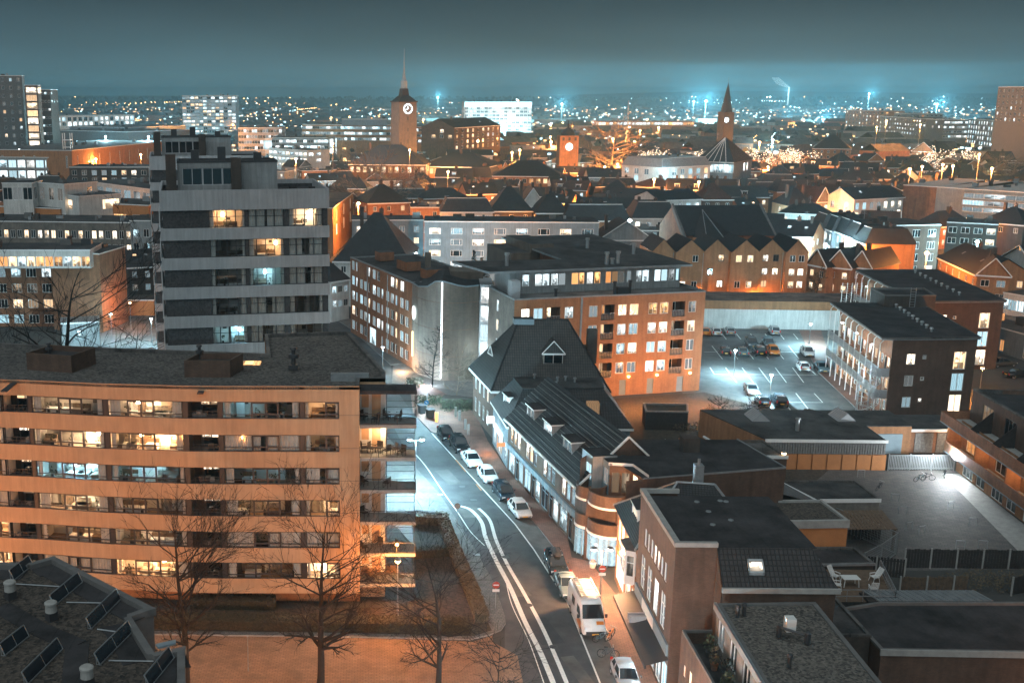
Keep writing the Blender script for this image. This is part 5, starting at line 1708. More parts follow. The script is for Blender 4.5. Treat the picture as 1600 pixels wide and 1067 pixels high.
 for k in range(9):
  t = .12 + k * .09
  m_ = lerp(lerp(BLc, BRc, .62), lerp(FLc, FRc, .55), t)
  q = MB(); q.lathe(m_[0], m_[1], [(.16, H_ + .2), (.16, H_ + .65), (.3, H_ + .7), (.22, H_ + .9)], 7); q.build('roof_vent', [M['metal'] if k % 3 else M['zinc']], root)
 for z in (2.5, 5.5, 8.4):
  c_ = Pg(Lg * .55, -1.0)
  lamp_light('gallery_light', root, (c_[0] - FLc[0], c_[1] - FLc[1], z), 20, (1, .78, .55))
  c_ = Pg(Lg * .9, -1.0)
  lamp_light('gallery_light', root, (c_[0] - FLc[0], c_[1] - FLc[1], z), 18, (.75, .9, 1))
 return root
gallery_flat('three-storey brown gallery flat nearest the car park, with a spiral stair and lit galleries', (70.0, 142.3), (81.6, 142.8), (85.5, 166.1), (73.5, 167.3), 10.9, 51, (66.9, 141.0))
gallery_flat('second brown gallery flat standing behind the stair block of the nearer gallery flat', (88.0, 169.0), (100.3, 169.5), (105.2, 200.7), (91.5, 199.6), 10.9, 52, None)
root = thing('stair_block', 'dark stair block with a roof ladder joining the two gallery flats', 'building', (82, 167, 0))
pl = [(78.8, 164.2), (86.6, 164.2), (88.0, 170.8), (79.6, 170.8)]
w = MB()
for i in range(4): facade(w, pl[i], pl[(i + 1) % 4], 0, 13.0, [], 0)
w.build('wall', [M['brick_dark']], root)
flat_roof(root, pl, 13.05, M['bitumen_dark'], M['concrete_dark'], .3, .25)
b = MB()
for x in (82.6, 83.4): b.tube((x, 164.05, 10.9), (x, 164.05, 14.2), .06, n=4)
for k in range(8): b.tube((82.6, 164.05, 11.2 + k * .4), (83.4, 164.05, 11.2 + k * .4), .04, n=4)
b.build('ladder', [M['metal']], root)
b = MB()
root = thing('external_stair', 'pale steel stair with mesh screens at the end of the rear gallery flat', 'stairs', (89.5, 199.5, 0))
for z in (0, 2.7, 5.4):
 q = MB()
 for k in range(9): q.prism([(88.0 + k * .28, 199.2), (88.3 + k * .28, 199.2), (88.3 + k * .28, 200.4), (88.0 + k * .28, 200.4)], z + k * .3, z + k * .3 + .06)
 q.build('stair_flight', [M['metal']], root)
for x in (87.4, 88.3, 89.2, 90.1, 91.0):
 q = MB(); q.tube((x, 199, 0), (x, 199, 9), .07, n=5); q.build('post', [M['white_paint']], root)
q = MB()
for k in range(20): q.tube((87.4, 199, .4 + k * .44), (91.0, 199, .4 + k * .44), .03, n=3)
q.build('mesh_screen', [M['metal']], root)
# flat-roofed garages between yard and car park
root = thing('garage_building', 'low dark-roofed garage building with roof lanterns, corrugated fascia and orange panelled yard wall', 'garage', (53, 125, 0))
pl = [(46.3, 121.95), (60.2, 121.5), (60.4, 127.2), (66.0, 127.2), (66.2, 133.9), (42.2, 134.2), (44.6, 127)]
w = MB()
for i in range(len(pl)): facade(w, pl[i], pl[(i + 1) % len(pl)], 0, 3.5, [], 0)
w.build('wall', [M['brick_orange']], root)
b = MB(); b.prism(pl, 3.5, 3.62); b.build('roof', [M['bitumen']], root)
b = MB(); b.prism([(46.2, 121.75), (60.4, 121.3), (60.4, 121.42), (46.2, 121.87)], 3.3, 3.66); b.build('roof_edge', [M['white_paint']], root)
for k in range(46):
 x = 46.4 + k * .3
 b = MB(); b.box(x, x + .2, 121.62 - (x - 46) * .03, 121.9 - (x - 46) * .03, 1.95, 3.28 + rng.uniform(-.04, .02)); b.build('fascia_slat', [M['wood_grey']], root)
for k in range(7):
 x0 = 48.3 + k * 1.72
 b = MB(); b.box(x0 + .03, x0 + 1.66, 121.55 - (x0 - 46) * .03, 121.75 - (x0 - 46) * .03, .05, 1.9); b.build('wall_panel', [M['rust_panel']], root)
for (cx, cy) in ((48.2, 130.5), (58.8, 130.5)):
 b = MB()
 b.poly([(cx - 1.1, cy - 1.6, 3.63), (cx + 1.1, cy - 1.6, 3.63), (cx, cy - 1.6, 4.6)], 1); b.poly([(cx - 1.1, cy + 1.6, 3.63), (cx, cy + 1.6, 4.6), (cx + 1.1, cy + 1.6, 3.63)], 1)
 b.poly([(cx - 1.1, cy - 1.6, 3.63), (cx, cy - 1.6, 4.6), (cx, cy + 1.6, 4.6), (cx - 1.1, cy + 1.6, 3.63)], 0); b.poly([(cx + 1.1, cy - 1.6, 3.63), (cx + 1.1, cy + 1.6, 3.63), (cx, cy + 1.6, 4.6), (cx, cy - 1.6, 4.6)], 0)
 for k in range(7):
  y = cy - 1.5 + k * .5
  b.tube((cx - 1.1, y, 3.68), (cx, y, 4.65), .04, n=4, m=2); b.tube((cx + 1.1, y, 3.68), (cx, y, 4.65), .04, n=4, m=2)
 b.build('roof_lantern', [M['grey_paint'], M['grey_paint'], M['zinc']], root)
b = MB(); b.lathe(51.2, 125.2, [(.25, 3.6), (.25, 5.0), (.32, 5.05), (.32, 5.2)], 8); b.build('roof_flue', [M['metal']], root)
b = MB(); b.box(60.8, 64.9, 127.0, 127.17, .1, 2.6); b.build('garage_door', [M['blue_paint']], root)
b = MB(); b.prism([(60.4, 122), (60.5, 121.6), (66.2, 127), (66, 127.2)], 3.5, 3.6);
root = thing('garage', 'small garage with pale timber double doors between brick piers beside the yard gate', 'garage', (69, 127, 0))
w = MB(); w.prism([(66.1, 127.6), (75, 127.6), (75, 134), (66.4, 134)], 0, 3.0, 0, 1); w.build('wall', [M['brick_red'], M['bitumen']], root)
for x in (66.7, 69.4, 72.0):
 for k in range(8):
  b = MB(); b.box(x + k * .28, x + k * .28 + .25, 127.45, 127.58, .1, 2.6); b.build('door_board', [M['wood_grey']], root)
b = MB(); b.box(66, 75, 127.3, 127.6, 2.8, 3.1); b.build('roof_edge', [M['white_paint']], root)
lamp_light('garage_light', root, (2, -1.8, 2.3), 90, (1, .72, .5))
gate = thing('yard_gate', 'pale steel bar gate between the orange panels and the right apartment block', 'gate', (64.5, 121.2, 0))
for k in range(40):
 x = 60.75 + k * .19
 b = MB(); b.box(x, x + .09, 121.1, 121.16, .12, 1.95); b.build('bar', [M['metal']], gate)
for x in (60.6, 63.1, 65.7, 68.3):
 b = MB(); b.box(x - .05, x + .05, 121.08, 121.2, 0, 2.1); b.build('post', [M['metal']], gate)
b = MB(); b.box(60.6, 68.3, 121.09, 121.18, .3, .38); b.box(60.6, 68.3, 121.09, 121.18, 1.85, 1.93); b.build('rail', [M['metal']], gate)
# yard
sheet('yard', [(40, 93.5), (66, 94), (68.6, 121.2), (60, 121.5), (40, 122)], .006, M['paving_yard'])
sheet('path', [(61.8, 94), (66, 94), (68.4, 120), (66.4, 120)], .02, M['concrete'])
sheet('garden', [(40.4, 112), (47.5, 113.5), (53.8, 121.4), (41, 121.8)], .012, M['soil'])
b = MB(); b.tube((67.2, 119.6, .1), (67.2, 119.6, 2.9), .05); b.build
lampY = thing('wall_floodlight', 'bright white floodlight on the corner of the right apartment block above the gate', 'lamp', (67.3, 119.7, 2.55))
q = MB(); q.box(-.22, .22, -.18, .1, -.12, .12); q.build('lamp_head', [M['ball']], lampY, raw=True)
q = MB(); q.box(-.05, .3, .1, .2, -.05, .05); q.build('bracket', [M['dark_paint']], lampY, raw=True)
lamp_light('flood_light', lampY, (-.9, -1.6, .2), 800, (.85, .95, 1.0), .15)
# right apartment block with balconies on the yard
root = thing('apartment_building', 'brown brick apartment block with long parapet balconies looking onto the lit yard', 'apartment block', (66, 110, 0))
A, B = (68.6, 121.2), (66.2, 92.0)
P, L, ang = frame(A, B)
r = random.Random(61)
w = MB()
ws = []
for i in range(4):
 s = 1.6 + i * 7.0
 ws += [(s, .1, 2.6, 2.3, pick({'pane_cool': 1, 'glass_dark': 1, 'pane_curtain': 1, 'pane_dim': 2}, r), (.33, .66), ()), (s + .2, 3.1, 2.2, 2.2, pick({'glass_dark': 2, 'pane_orange': 1, 'pane_warm': 1}, r), (.5,), ())]
 ws += [(s + 3.4, .1, 2.0, 2.3, D, (.5,), ()), (s + 3.0, 3.1, 1.2, 2.1, pick({'pane_orange': 1, 'pane_warm': 1}, r), (), ())]
wall_windows(root, w, A, B, 0, 6.2, ws, M['white_paint'], 0)
w.build('wall', [M['brick_orange']], root)
A3, B3 = P(-1.2, 1.4), P(L, 1.4)
w = MB()
ws = [(2.8 + i * 5.2, 6.5, 2.4, 2.1, (M['pane_dimwarm'], M['glass_dark'], M['pane_curtain'], M['glass_dark'], D)[i], (.33, .66), ()) for i in range(5)]
wall_windows(root, w, A3, B3, 6.0, 9.6, ws, M['dark_paint'], 0)
facade(w, P(0, 14), A3, 0, 9.6, [], 0)
w.build('upper_wall', [M['brick_brown']], root)
flat_roof(root, [A3, B3, P(L, 15), P(-1.2, 15)], 9.65, M['bitumen_dark'], M['bitumen_grey'], .5, .3)
for z, s0 in ((2.85, .4), (5.9, -1.4)):
 b = MB(); b.prism([P(s0, -1.7), P(L, -1.7), P(L, 1.5), P(s0, 1.5)], z - .22, z, 1)
 o = sub(b.build('balcony', [M['brick_orange'], M['concrete']], root))
 b = MB(); b.prism([P(s0, -1.8), P(L, -1.8), P(L, -1.65), P(s0, -1.65)], z - .3, z + .95); b.prism([P(s0 - .02, -1.8), P(s0 + .13, -1.8), P(s0 + .13, 1.4), P(s0 - .02, 1.4)], z - .3, z + .95); b.build('parapet', [M['brick_red']], o)
 b = MB(); b.tube(P(s0, -1.8) + (z - .3,), P(L, -1.8) + (z - .3,), .07, n=4); b.build('edge_trim', [M['blue_paint']], o)
for i in range(5):
 s = 4.4 + i * 5.2
 b = MB(); b.poly([P(s, -1.5) + (5.95,), P(s + .12, -1.5) + (5.95,), P(s + .12, 1.3) + (8.6,), P(s, 1.3) + (8.6,)]); b.poly([P(s, -1.5) + (5.95,), P(s, 1.3) + (8.6,), P(s, 1.3) + (5.95,)]); b.build('privacy_screen', [M['wood_dark']], root)
 b = MB(); b.prism([P(i * 7.0 + .2, -1.6), P(i * 7.0 + .4, -1.6), P(i * 7.0 + .4, -.05), P(i * 7.0 + .2, -.05)], 2.86, 5.6); b.build('balcony_divider', [M['brick_orange']], root)
for s, z in ((8.5, 4.9), (15.5, 4.8), (2.0, 4.8)):
 c_ = P(s, -.6); lamp_light('balcony_light', root, (c_[0] - 66, c_[1] - 110, z), 14, (1, .5, .2), .08)
# low roofs behind the street shops
def low_block(label, pl, z, wall, roof, cap, edge=None, name='low_building', par=.2):
 root = thing(name, label, 'building', (pl[0][0], pl[0][1], 0))
 w = MB()
 for i in range(len(pl)): facade(w, pl[i], pl[(i + 1) % len(pl)], 0, z - .02, [], 0)
 w.build('wall', [wall], root)
 flat_roof(root, pl, z, roof, cap, par, .22)
 if edge:
  a, c_ = pl[edge[0]], pl[(edge[0] + 1) % len(pl)]
  P_, L_, a_ = frame(a, c_)
  b = MB(); b.prism([P_(-.1, -.14), P_(L_ + .1, -.14), P_(L_ + .1, -.03), P_(-.1, -.03)], z - edge[2], z + .03); b.build('fascia', [edge[1]], root)
 return root
low_block('low shed with dark felt roof and white fascia beside the timber lean-to', [(45.4, 103.6), (51.4, 103.7), (51.3, 109.2), (41.5, 109.0)], 3.2, M['brick_grey'], M['bitumen'], M['bitumen_grey'], (0, M['white_paint'], .35))
low_block('flat dark roof extension with a tan fascia over an orange rendered wall', [(37.6, 91.0), (42.6, 91.2), (42.2, 96.2), (31.5, 96.0), (31.5, 92.6)], 6.0, M['rust_panel'], M['gravel_dark'], M['concrete'], (0, M['concrete'], .7))
low_block('lowest dark felt roof tucked below the tan fascia extension', [(38.2, 87.2), (43.4, 87.4), (43.2, 90.8), (38, 90.8)], 3.6, M['brick_dark'], M['bitumen_dark'], M['bitumen_grey'], (0, M['zinc'], .2))
low_block('wide grey felt roof of a workshop behind the round-balconied corner building', [(30, 108), (41.6, 116.1), (46.6, 116.0), (45.8, 121.6), (26, 121.6), (25, 110)], 3.6, M['brick_brown'], M['bitumen_grey'], M['bitumen_grey'], (1, M['white_paint'], .35))
low_block('dark annex roof between the corner building and the workshop roof', [(25, 104.6), (36.5, 104.8), (39, 109.2), (29, 109), (25, 112)], 5.2, M['brick_dark'], M['bitumen_grey'], M['zinc'])
root = thing('tiled_shed', 'shed with a long single-slope dark tile roof ending in a white gable edge', 'shed', (39.5, 104, 0))
w = MB()
w.poly([(38.6, 96.4, 0), (44.8, 101.9, 0), (44.8, 101.9, 3.2), (38.6, 96.4, 5)], 0)
for a, c_ in (((44.8, 101.9), (41.8, 110)), ((38.6, 96.4), (44.8, 101.9))): facade(w, a, c_, 0, 3.1, [], 0)
w.build('wall', [M['brick_grey']], root)
b = MB(); b.poly([(36.8, 104.6, 7.4), (44.9, 101.7, 3.3), (42.0, 111.0, 3.3), (35.4, 110.8, 7.4)]); b.poly([(36.8, 104.6, 7.4), (38.6, 96.6, 6.4), (44.9, 101.7, 3.3)]); b.build('roof', [M['roof_tile_dark']], root)
b = MB(); b.tube((42.0, 111.0, 3.4), (44.9, 101.7, 3.4), .12, n=4); b.tube((36.8, 104.6, 7.5), (35.4, 110.8, 7.5), .12, n=4); b.build('verge', [M['white_paint']], root)
root = thing('apartment_building', 'brick building at the bottom edge with wide gravel roof, air handling unit and planted terrace', 'building', (26, 66, 0))
pl = [(24.9, 46), (24.9, 72.6), (31.9, 73.0), (31.7, 46)]
pl = [(23.0, 46), (30.0, 46), (30.6, 69.2), (23.8, 69.0)]
w = MB()
facade(w, pl[0], pl[1], 0, 8.8, [], 0); facade(w, pl[1], pl[2], 0, 8.8, [], 0); facade(w, pl[2], pl[3], 0, 8.8, [], 0)
ws = [(i * 2.8 + .6, 6.2, 1.5, 1.9, pick({'glass_dark': 3, 'pane_dim': 1}, r), (.5,), ()) for i in range(8)]
wall_windows(root, w, pl[3], pl[0], 0, 8.8, ws, M['white_paint'], 1)
A, B = (21.6, 69.4), (21.5, 46)
wl2 = MB()
ws = [(1.0, 3.8, .5, .9, M['pane_orange'], (), ()), (2.3, 2.8, .6, 2.2, M['pane_warm'], (), ()), (4.3, 2.6, 1.6, 2.2, M['pane_dim'], (.5,), ()), (8.0, 2.6, 1.4, 2.0, M['pane_warm'], (.5,), ())]
wall_windows(root, wl2, A, B, 0, 6.6, ws, M['white_paint'], 0)
facade(wl2, (23.8, 69.4), A, 0, 6.6, [], 0)
wl2.build('terrace_wall', [M['brick_brown']], root)
w.build('wall', [M['brick_brown'], M['brick_grey']], root)
b = MB(); b.poly([(21.6, 46, 5.7), (23.8, 46, 5.7), (23.8, 69.3, 5.7), (21.7, 69.3, 5.7)]); b.build('terrace_floor', [M['bitumen_dark']], root)
b = MB(); b.tube((21.7, 69.3, 6.65), (21.6, 46, 6.65), .13, n=4); b.tube((21.7, 69.3, 6.65), (23.7, 69.3, 6.65), .13, n=4); b.build('coping', [M['concrete_dark']], root)
flat_roof(root, pl, 8.9, M['gravel_pale'], M['concrete_dark'], .12, .25)
b = MB(); b.prism([(23.55, 69), (23.75, 69), (22.95, 46), (22.75, 46)], 8.5, 8.98); b.build('gutter', [M['zinc']], root)
b = MB(); b.box(26.7, 27.3, 64.1, 64.7, 9.3, 10.2); b.build('air_unit', [M['plastic_white']], root)
b = MB(); b.tube((26.3, 64.3, 8.9), (26.3, 64.3, 9.7), .16, n=6); b.tube((26.3, 64.3, 9.6), (27.6, 63.6, 9.4), .09, n=5); b.lathe(27.8, 63.4, [(.2, 8.9), (.2, 9.6), (.1, 9.7)], 7); b.build('duct', [M['dark_paint']], root)
for (x, y) in ((24.6, 67.2), (25.1, 67.4), (25.6, 60.6)):
 q = MB(); q.lathe(x, y, [(.14, 8.8), (.14, 9.5), (.22, 9.55), (.16, 9.7)], 7); q.build('roof_vent', [M['dark_paint']], root)
def leafy(n, cx, cy, z0, rx, ry, h, s, seed, b, shape=0):
 rr = random.Random(seed)
 for _ in range(n):
  a, q = rr.uniform(0, 6.283), math.sqrt(rr.random())
  t = rr.random()
  k = (1 - t * .8) if shape == 1 else math.sqrt(max(0.05, 1 - (2 * t - 1) ** 2)) if shape == 0 else 1
  x, y, z = cx + rx * q * k * math.cos(a), cy + ry * q * k * math.sin(a), z0 + h * t
  u = Vector((rr.uniform(-1, 1), rr.uniform(-1, 1), rr.uniform(-1, 1))).normalized() * s * rr.uniform(.5, 1.2)
  v = u.orthogonal().normalized() * s * rr.uniform(.3, .7)
  c_ = Vector((x, y, z))
  b.poly([c_ - u, c_ - v, c_ + u, c_ + v])
for i in range(5):
 x, y = rng.uniform(22.3, 23.2), 67.5 - i * 1.7
 lb = ['tall pot shrub in the far corner of the planted roof terrace', 'pale grassy pot plant second along the planted roof terrace', 'dark bushy pot plant midway along the roof terrace', 'reddish pot plant beside the fairy lit terrace table', 'low pot plant nearest the camera on the roof terrace'][i]
 pt = thing('potted_plant', lb, 'plant', (x, y, 5.7), 'plants on the roof terrace')
 q = MB(); q.lathe(0, 0, [(.2, 0), (.28, .45), (.3, .45)], 8); q.build('pot', [M['brick_red'] if i % 2 else M['dark_paint']], pt, raw=True)
 q = MB(); leafy(90, 0, 0, .4, .5, .5, 1.3, .13, 80 + i, q); q.build('foliage', [(M['leaf'], M['leaf_dry'], M['conifer'])[i % 3]], pt, raw=True)
low_block('long dark roofed hall in the bottom right corner with a tan lit cornice', [(37.2, 72.4), (60, 71.6), (60, 80), (40.5, 80), (37.2, 79)], 3.6, M['brick_brown'], M['bitumen_dark'], M['concrete_dark'], (0, M['concrete'], .45))
low_block('dark flat roof between the terrace railings and the long hall', [(32.4, 74.2), (37.1, 74.0), (37.1, 81.0), (32.2, 81.0)], 3.9, M['brick_dark'], M['bitumen'], M['bitumen_grey'])
root = thing('corrugated_roof', 'strip of pale corrugated roofing along the dark garden edge', 'roof', (45, 80.5, 0))
for k in range(34):
 x = 40.6 + k * .27
 b = MB(); b.prism([(x, 80.2), (x + .2, 80.2), (x - .35, 82.1), (x - .55, 82.1)], 3.5, 3.6 + (.02 if k % 2 else 0)); b.build('sheet', [M['zinc']], root)
b = MB(); b.box(39.8, 49.6, 80.3, 82, 3.3, 3.49); b.build('rafter', [M['wood_dark']], root)
for x in (40.5, 45, 49):
 b = MB(); b.box(x - .1, x + .1, 81.2, 81.4, 0, 3.3); b.build('post', [M['wood_dark']], root)
root = thing('roof_terrace', 'small railed roof terrace above the dark flat roof, set with white garden furniture', 'terrace', (40.5, 83, 0))
b = MB(); b.prism([(36.8, 80.6), (42.2, 80.6), (43.6, 86.6), (38.2, 86.8)], 0, 3.3, 0, 1); b.build('deck', [M['wood_dark'], M['wood']], root)
q = MB()
cor = [(36.9, 80.7), (42.1, 80.7), (43.5, 86.5), (38.3, 86.7)]
for i in (0, 1, 3):
 a, c_ = cor[i], cor[(i + 1) % 4]
 for z in (3.75, 4.3): q.tube(a + (z,), c_ + (z,), .04, n=4)
 n = 4 if i == 0 else 14
 for k in range(n + 1): q.tube(lerp(a, c_, k / n) + (3.3,), lerp(a, c_, k / n) + (4.3,), .03, n=4)
q.build('railing', [M['zinc']], root)
def chair(loc, rz, label, group, mat=None, recl=.25):
 t = thing('garden_chair', label, 'chair', loc, group, rz)
 q = MB(); q.box(-.27, .27, -.25, .28, .40, .45); q.build('seat', [mat or M['plastic_white']], t, raw=True)
 q = MB()
 for k in range(5):
  x = -.24 + k * .115
  q.poly([(x, .26, .45), (x + .09, .26, .45), (x + .09, .26 + recl, 1.1), (x, .26 + recl, 1.1)])
 q.tube((-.27, .26 + recl, 1.1), (.27, .26 + recl, 1.1), .03, n=4); q.tube((-.27, .25, .45), (-.27, .26 + recl, 1.1), .03, n=4); q.tube((.27, .25, .45), (.27, .26 + recl, 1.1), .03, n=4)
 q.build('backrest', [mat or M['plastic_white']], t, raw=True)
 for a in (-1, 1):
  q = MB(); q.box(a * .3 - .035, a * .3 + .035, -.25, .3, .62, .66); q.tube((a * .3, -.22, .62), (a * .3, -.22, .42), .025, n=4); q.build('armrest', [mat or M['plastic_white']], t, raw=True)
  for e_ in (-1, 1):
   q = MB(); q.tube((a * .25, e_ * .22, .41), (a * .29, e_ * .32, 0), .028, .022, n=5); q.build('leg', [mat or M['plastic_white']], t, raw=True)
 return t
chair((38.4, 82.9, 3.3), 1.2, 'white garden chair at the left end of the roof terrace table', 'white chairs on the roof terrace')
chair((38.9, 84.6, 3.3), .6, 'white reclining chair at the back left of the roof terrace', 'white chairs on the roof terrace', recl=.4)
chair((42.1, 84.4, 3.3), -1.3, 'white reclining chair at the right end of the roof terrace', 'white chairs on the roof terrace', recl=.4)
chair((41.0, 82.2, 3.3), 3.0, 'white garden chair by the front railing, right of the terrace table', 'white chairs on the roof terrace')
t_ = thing('garden_table', 'white garden table among the chairs on the roof terrace', 'table', (39.7, 83.6, 3.3))
q = MB(); q.box(-.7, .7, -.45, .45, .70, .75); q.build('tabletop', [M['plastic_white']], t_, raw=True)
for a in (-1, 1):
 for e_ in (-1, 1):
  q = MB(); q.tube((a * .55, e_ * .34, .7), (a * .62, e_ * .38, 0), .035, n=5); q.build('leg', [M['plastic_white']], t_, raw=True)
# fences and lean-to around the yard
def board_fence(label, A, B, h, mat, gap=.03, bw=.24, post_mat=None, name='board_fence', n_max=300):
 root = thing(name, label, 'fence', A + (0,))
 P, L, ang = frame(A, B)
 n = min(n_max, int(L / (bw + gap)))
 for k in range(n):
  s = k * L / n
  b = MB(); b.prism([P(s, 0), P(s + bw, 0), P(s + bw, .04), P(s, .04)], .05, h + rng.uniform(-.07, .05)); b.build('board', [mat], root)
 for k in range(int(L / 2.4) + 1):
  s = min(L, k * 2.4)
  b = MB(); c_ = P(s, -.05); b.obox(c_[0], c_[1], 0, h + .12, .12, .12, ang); b.build('post', [post_mat or M['concrete']], root)
 for z in (.4, h - .35):
  b = MB(); b.prism([P(0, .05), P(L, .05), P(L, .11), P(0, .11)], z, z + .1); b.build('rail', [mat], root)
 return root
board_fence('tall dark board fence with pale posts closing the near side of the yard', (49.6, 94.2), (66, 93.9), 1.9, M['wood_dark'])
board_fence('dark pointed board fence beside the pale mesh gate', (43.9, 93.2), (48.6, 91.9), 1.9, M['wood_dark'], .06, .2)
board_fence('low brown board fence in the dark garden', (46.5, 88.6), (52.6, 88.8), 1.7, M['wood'])
board_fence('dark board fence between the two dark gardens', (56.3, 88.5), (62, 90.5), 1.7, M['wood_dark'])
mg = thing('mesh_fence', 'pale steel mesh fence with slanted top rail beside the yard', 'fence', (48, 97, 0))
ps = [(45.0, 92.5), (47.6, 94.6), (50.3, 97.2), (48.6, 101.0), (46.8, 104)]
for i, p_ in enumerate(ps):
 b = MB(); b.tube(p_ + (0,), p_ + (2.3,), .06, n=5); b.build('post', [M['metal']], mg)
for i in range(len(ps) - 1):
 b = MB()
 b.tube(ps[i] + (2.25,), ps[i + 1] + (2.25,), .05, n=4); b.tube(ps[i] + (.15,), ps[i + 1] + (.15,), .04, n=4)
 for k in range(22): b.tube(lerp(ps[i], ps[i + 1], k / 22) + (.15,), lerp(ps[i], ps[i + 1], k / 22) + (2.25,), .012, n=3, cap=False)
 for k in range(8): b.tube(ps[i] + (.3 + k * .25,), ps[i + 1] + (.3 + k * .25,), .010, n=3, cap=False)
 b.build('mesh_panel', [M['metal']], mg)
lt = thing('lean_to', 'brown boarded lean-to with a sloping plank roof at the yard corner', 'shed', (47.8, 99.5, 0))
for k in range(14):
 b = MB(); b.poly([(45.6 + k * .36, 98.0, 2.3), (45.92 + k * .36, 98.0, 2.3), (45.92 + k * .36, 101.4, 2.9), (45.6 + k * .36, 101.4, 2.9)]); b.poly([(45.6 + k * .36, 98.0, 2.24), (45.6 + k * .36, 98.0, 2.3), (45.92 + k * .36, 98.0, 2.3), (45.92 + k * .36, 98.0, 2.24)]); b.build('roof_plank', [M['wood']], lt)
for k in range(12):
 b = MB(); b.box(46.6 + k * .33, 46.6 + k * .33 + .24, 100.9, 100.96, 0, 2.6); b.build('wall_board', [M['wood_dark']], lt)
for x in (45.8, 50.4):
 b = MB(); b.box(x - .1, x + .1, 98.1, 98.3, 0, 2.25); b.build('post', [M['wood']], lt)
for i, (u, v) in enumerate(((1255, 800), (1262, 0),)):
 pass
hoops = [((1310, 778), 'x'), ((1427, 785), 'hoop'), ((1455, 800), 'x'), ((1480, 810), 'x'), ((1528, 815), 'x'), ((1500, 850), 'x'), ((1525, 850), 'x'), ((1430, 808), 'x'), ((1412, 795), 'x')]
hl = ['steel bike hoop farthest left in the yard, near the shed roof', 'steel bike hoop near the centre of the yard', 'steel bike hoop in front of the mesh fence corner', 'tilted steel bike hoop just right of the mesh fence corner', 'tall steel bike hoop at the right of the yard by the path', 'left steel hoop standing in the snowy shrubs by the dark fence', 'right steel hoop standing in the shrubs by the dark fence', 'small bike hoop by the low wall', 'small bike hoop left of the yard']
hp = [G(1345, 745), G(1485, 795), G(1420, 828), G(1440, 834), G(1520, 821), G(1500, 857), G(1535, 857), G(1410, 803), G(1398, 783)]
for i, (p_, l_) in enumerate(zip(hp, hl)):
 h_ = thing('bike_hoop', l_, 'bike rack', p_ + (0,), 'steel hoops in the yard', rng.uniform(-.4, .4))
 q = MB(); q.tube((-.4, 0, 0), (-.4, 0, .85), .035, n=5); q.tube((.4, 0, 0), (.4, 0, .85), .035, n=5); q.tube((-.4, 0, .85), (.4, 0, .85), .035, n=5); q.build('hoop', [M['metal']], h_, raw=True)
for i in range(9):
 x = 56.2 + i * .95
 q = MB(); leafy(260, x, 95.0 + rng.uniform(-.2, .3), .05, .8, .5, .9 + .9 * (i > 6), .12, 300 + i, q, 2)
 o = q.build('shrub', [mat_plain('frosty_leaf', (.16, .2, .2), .5, var=.6, scale=4) if i == 0 else bpy.data.materials['frosty_leaf']])
 tag(o, 'pale glossy shrub, number along the dark fence from the left end', 'shrub', 'pale shrubs along the dark yard fence')
 o['label'] = ('leftmost', 'second', 'third', 'fourth', 'fifth', 'sixth', 'seventh', 'taller eighth', 'tall rightmost')[i] + ' pale glossy-leaved shrub in the row along the dark yard fence'
for i, (x, y, rx, ry, h_, l_) in enumerate(((45, 136.6, 5.5, 1.0, 1.0, 'long dark hedge below the long brick flat'), (53.5, 137.6, 2.6, 1.6, 2.6, 'large rounded brown bush left of the car park edge'), (57.5, 137.5, 2.2, 1.5, 2.6, 'feathery bare bush beside the car park'), (60.6, 136.5, 1.4, 1.0, 1.7, 'low bush by the dark parked cars'), (55.5, 90.5, 4.2, 1.8, 1.0, 'overgrown dry garden bed behind the dark fence'), (60.5, 90.5, 2.2, 1.5, 2.0, 'dark shrub in the unlit right garden'), (44.2, 119.0, 2.4, 1.3, .6, 'low dry weeds under the orange panels'))):
 q = MB(); leafy(1500 if h_ > 1.5 else 900, x, y, .05, rx, ry, h_, .13, 200 + i, q, 0 if h_ > 1.5 else 2)
 tag(q.build('shrub', [M['leaf_dry']]), l_, 'shrub')
board_fence('low woven fence with dark base below the long brick flat', (42.6, 135.2), (55.5, 135.0), 1.2, M['wood_dark'])
low_block('small garden store with pale timber edge below the long brick flat', [(36.0, 137), (41.5, 136.8), (42.5, 140.5), (36.6, 141)], 2.6, M['wood_dark'], M['soil'], M['wood_grey'], name='garden_store')
tt = thing('garden_table', 'small white table on the paved garden behind the villa', 'table', (38.6, 128.6, 0))
q = MB(); q.box(-.6, .6, -.4, .4, .70, .75); q.build('tabletop', [M['plastic_white']], tt, raw=True)
for a in (-1, 1):
 for e_ in (-1, 1):
  q = MB(); q.tube((a * .5, e_ * .3, .7), (a * .5, e_ * .3, 0), .04, n=4); q.build('leg', [M['wood']], tt, raw=True)
for i, (x, y, rz, l_) in enumerate(((37.0, 129.4, 1.4, 'white plastic chair left of the small garden table behind the villa'), (38.2, 127.4, 3.1, 'rust coloured chair in front of the small garden table'), (40.1, 128.6, -1.5, 'rust coloured chair right of the small garden table'), (38.8, 129.8, 0, 'rust coloured chair behind the small garden table'))):
 chair((x, y, 0), rz, l_, 'chairs round the small garden table', M['plastic_white'] if i == 0 else M['rust_panel'], .1)
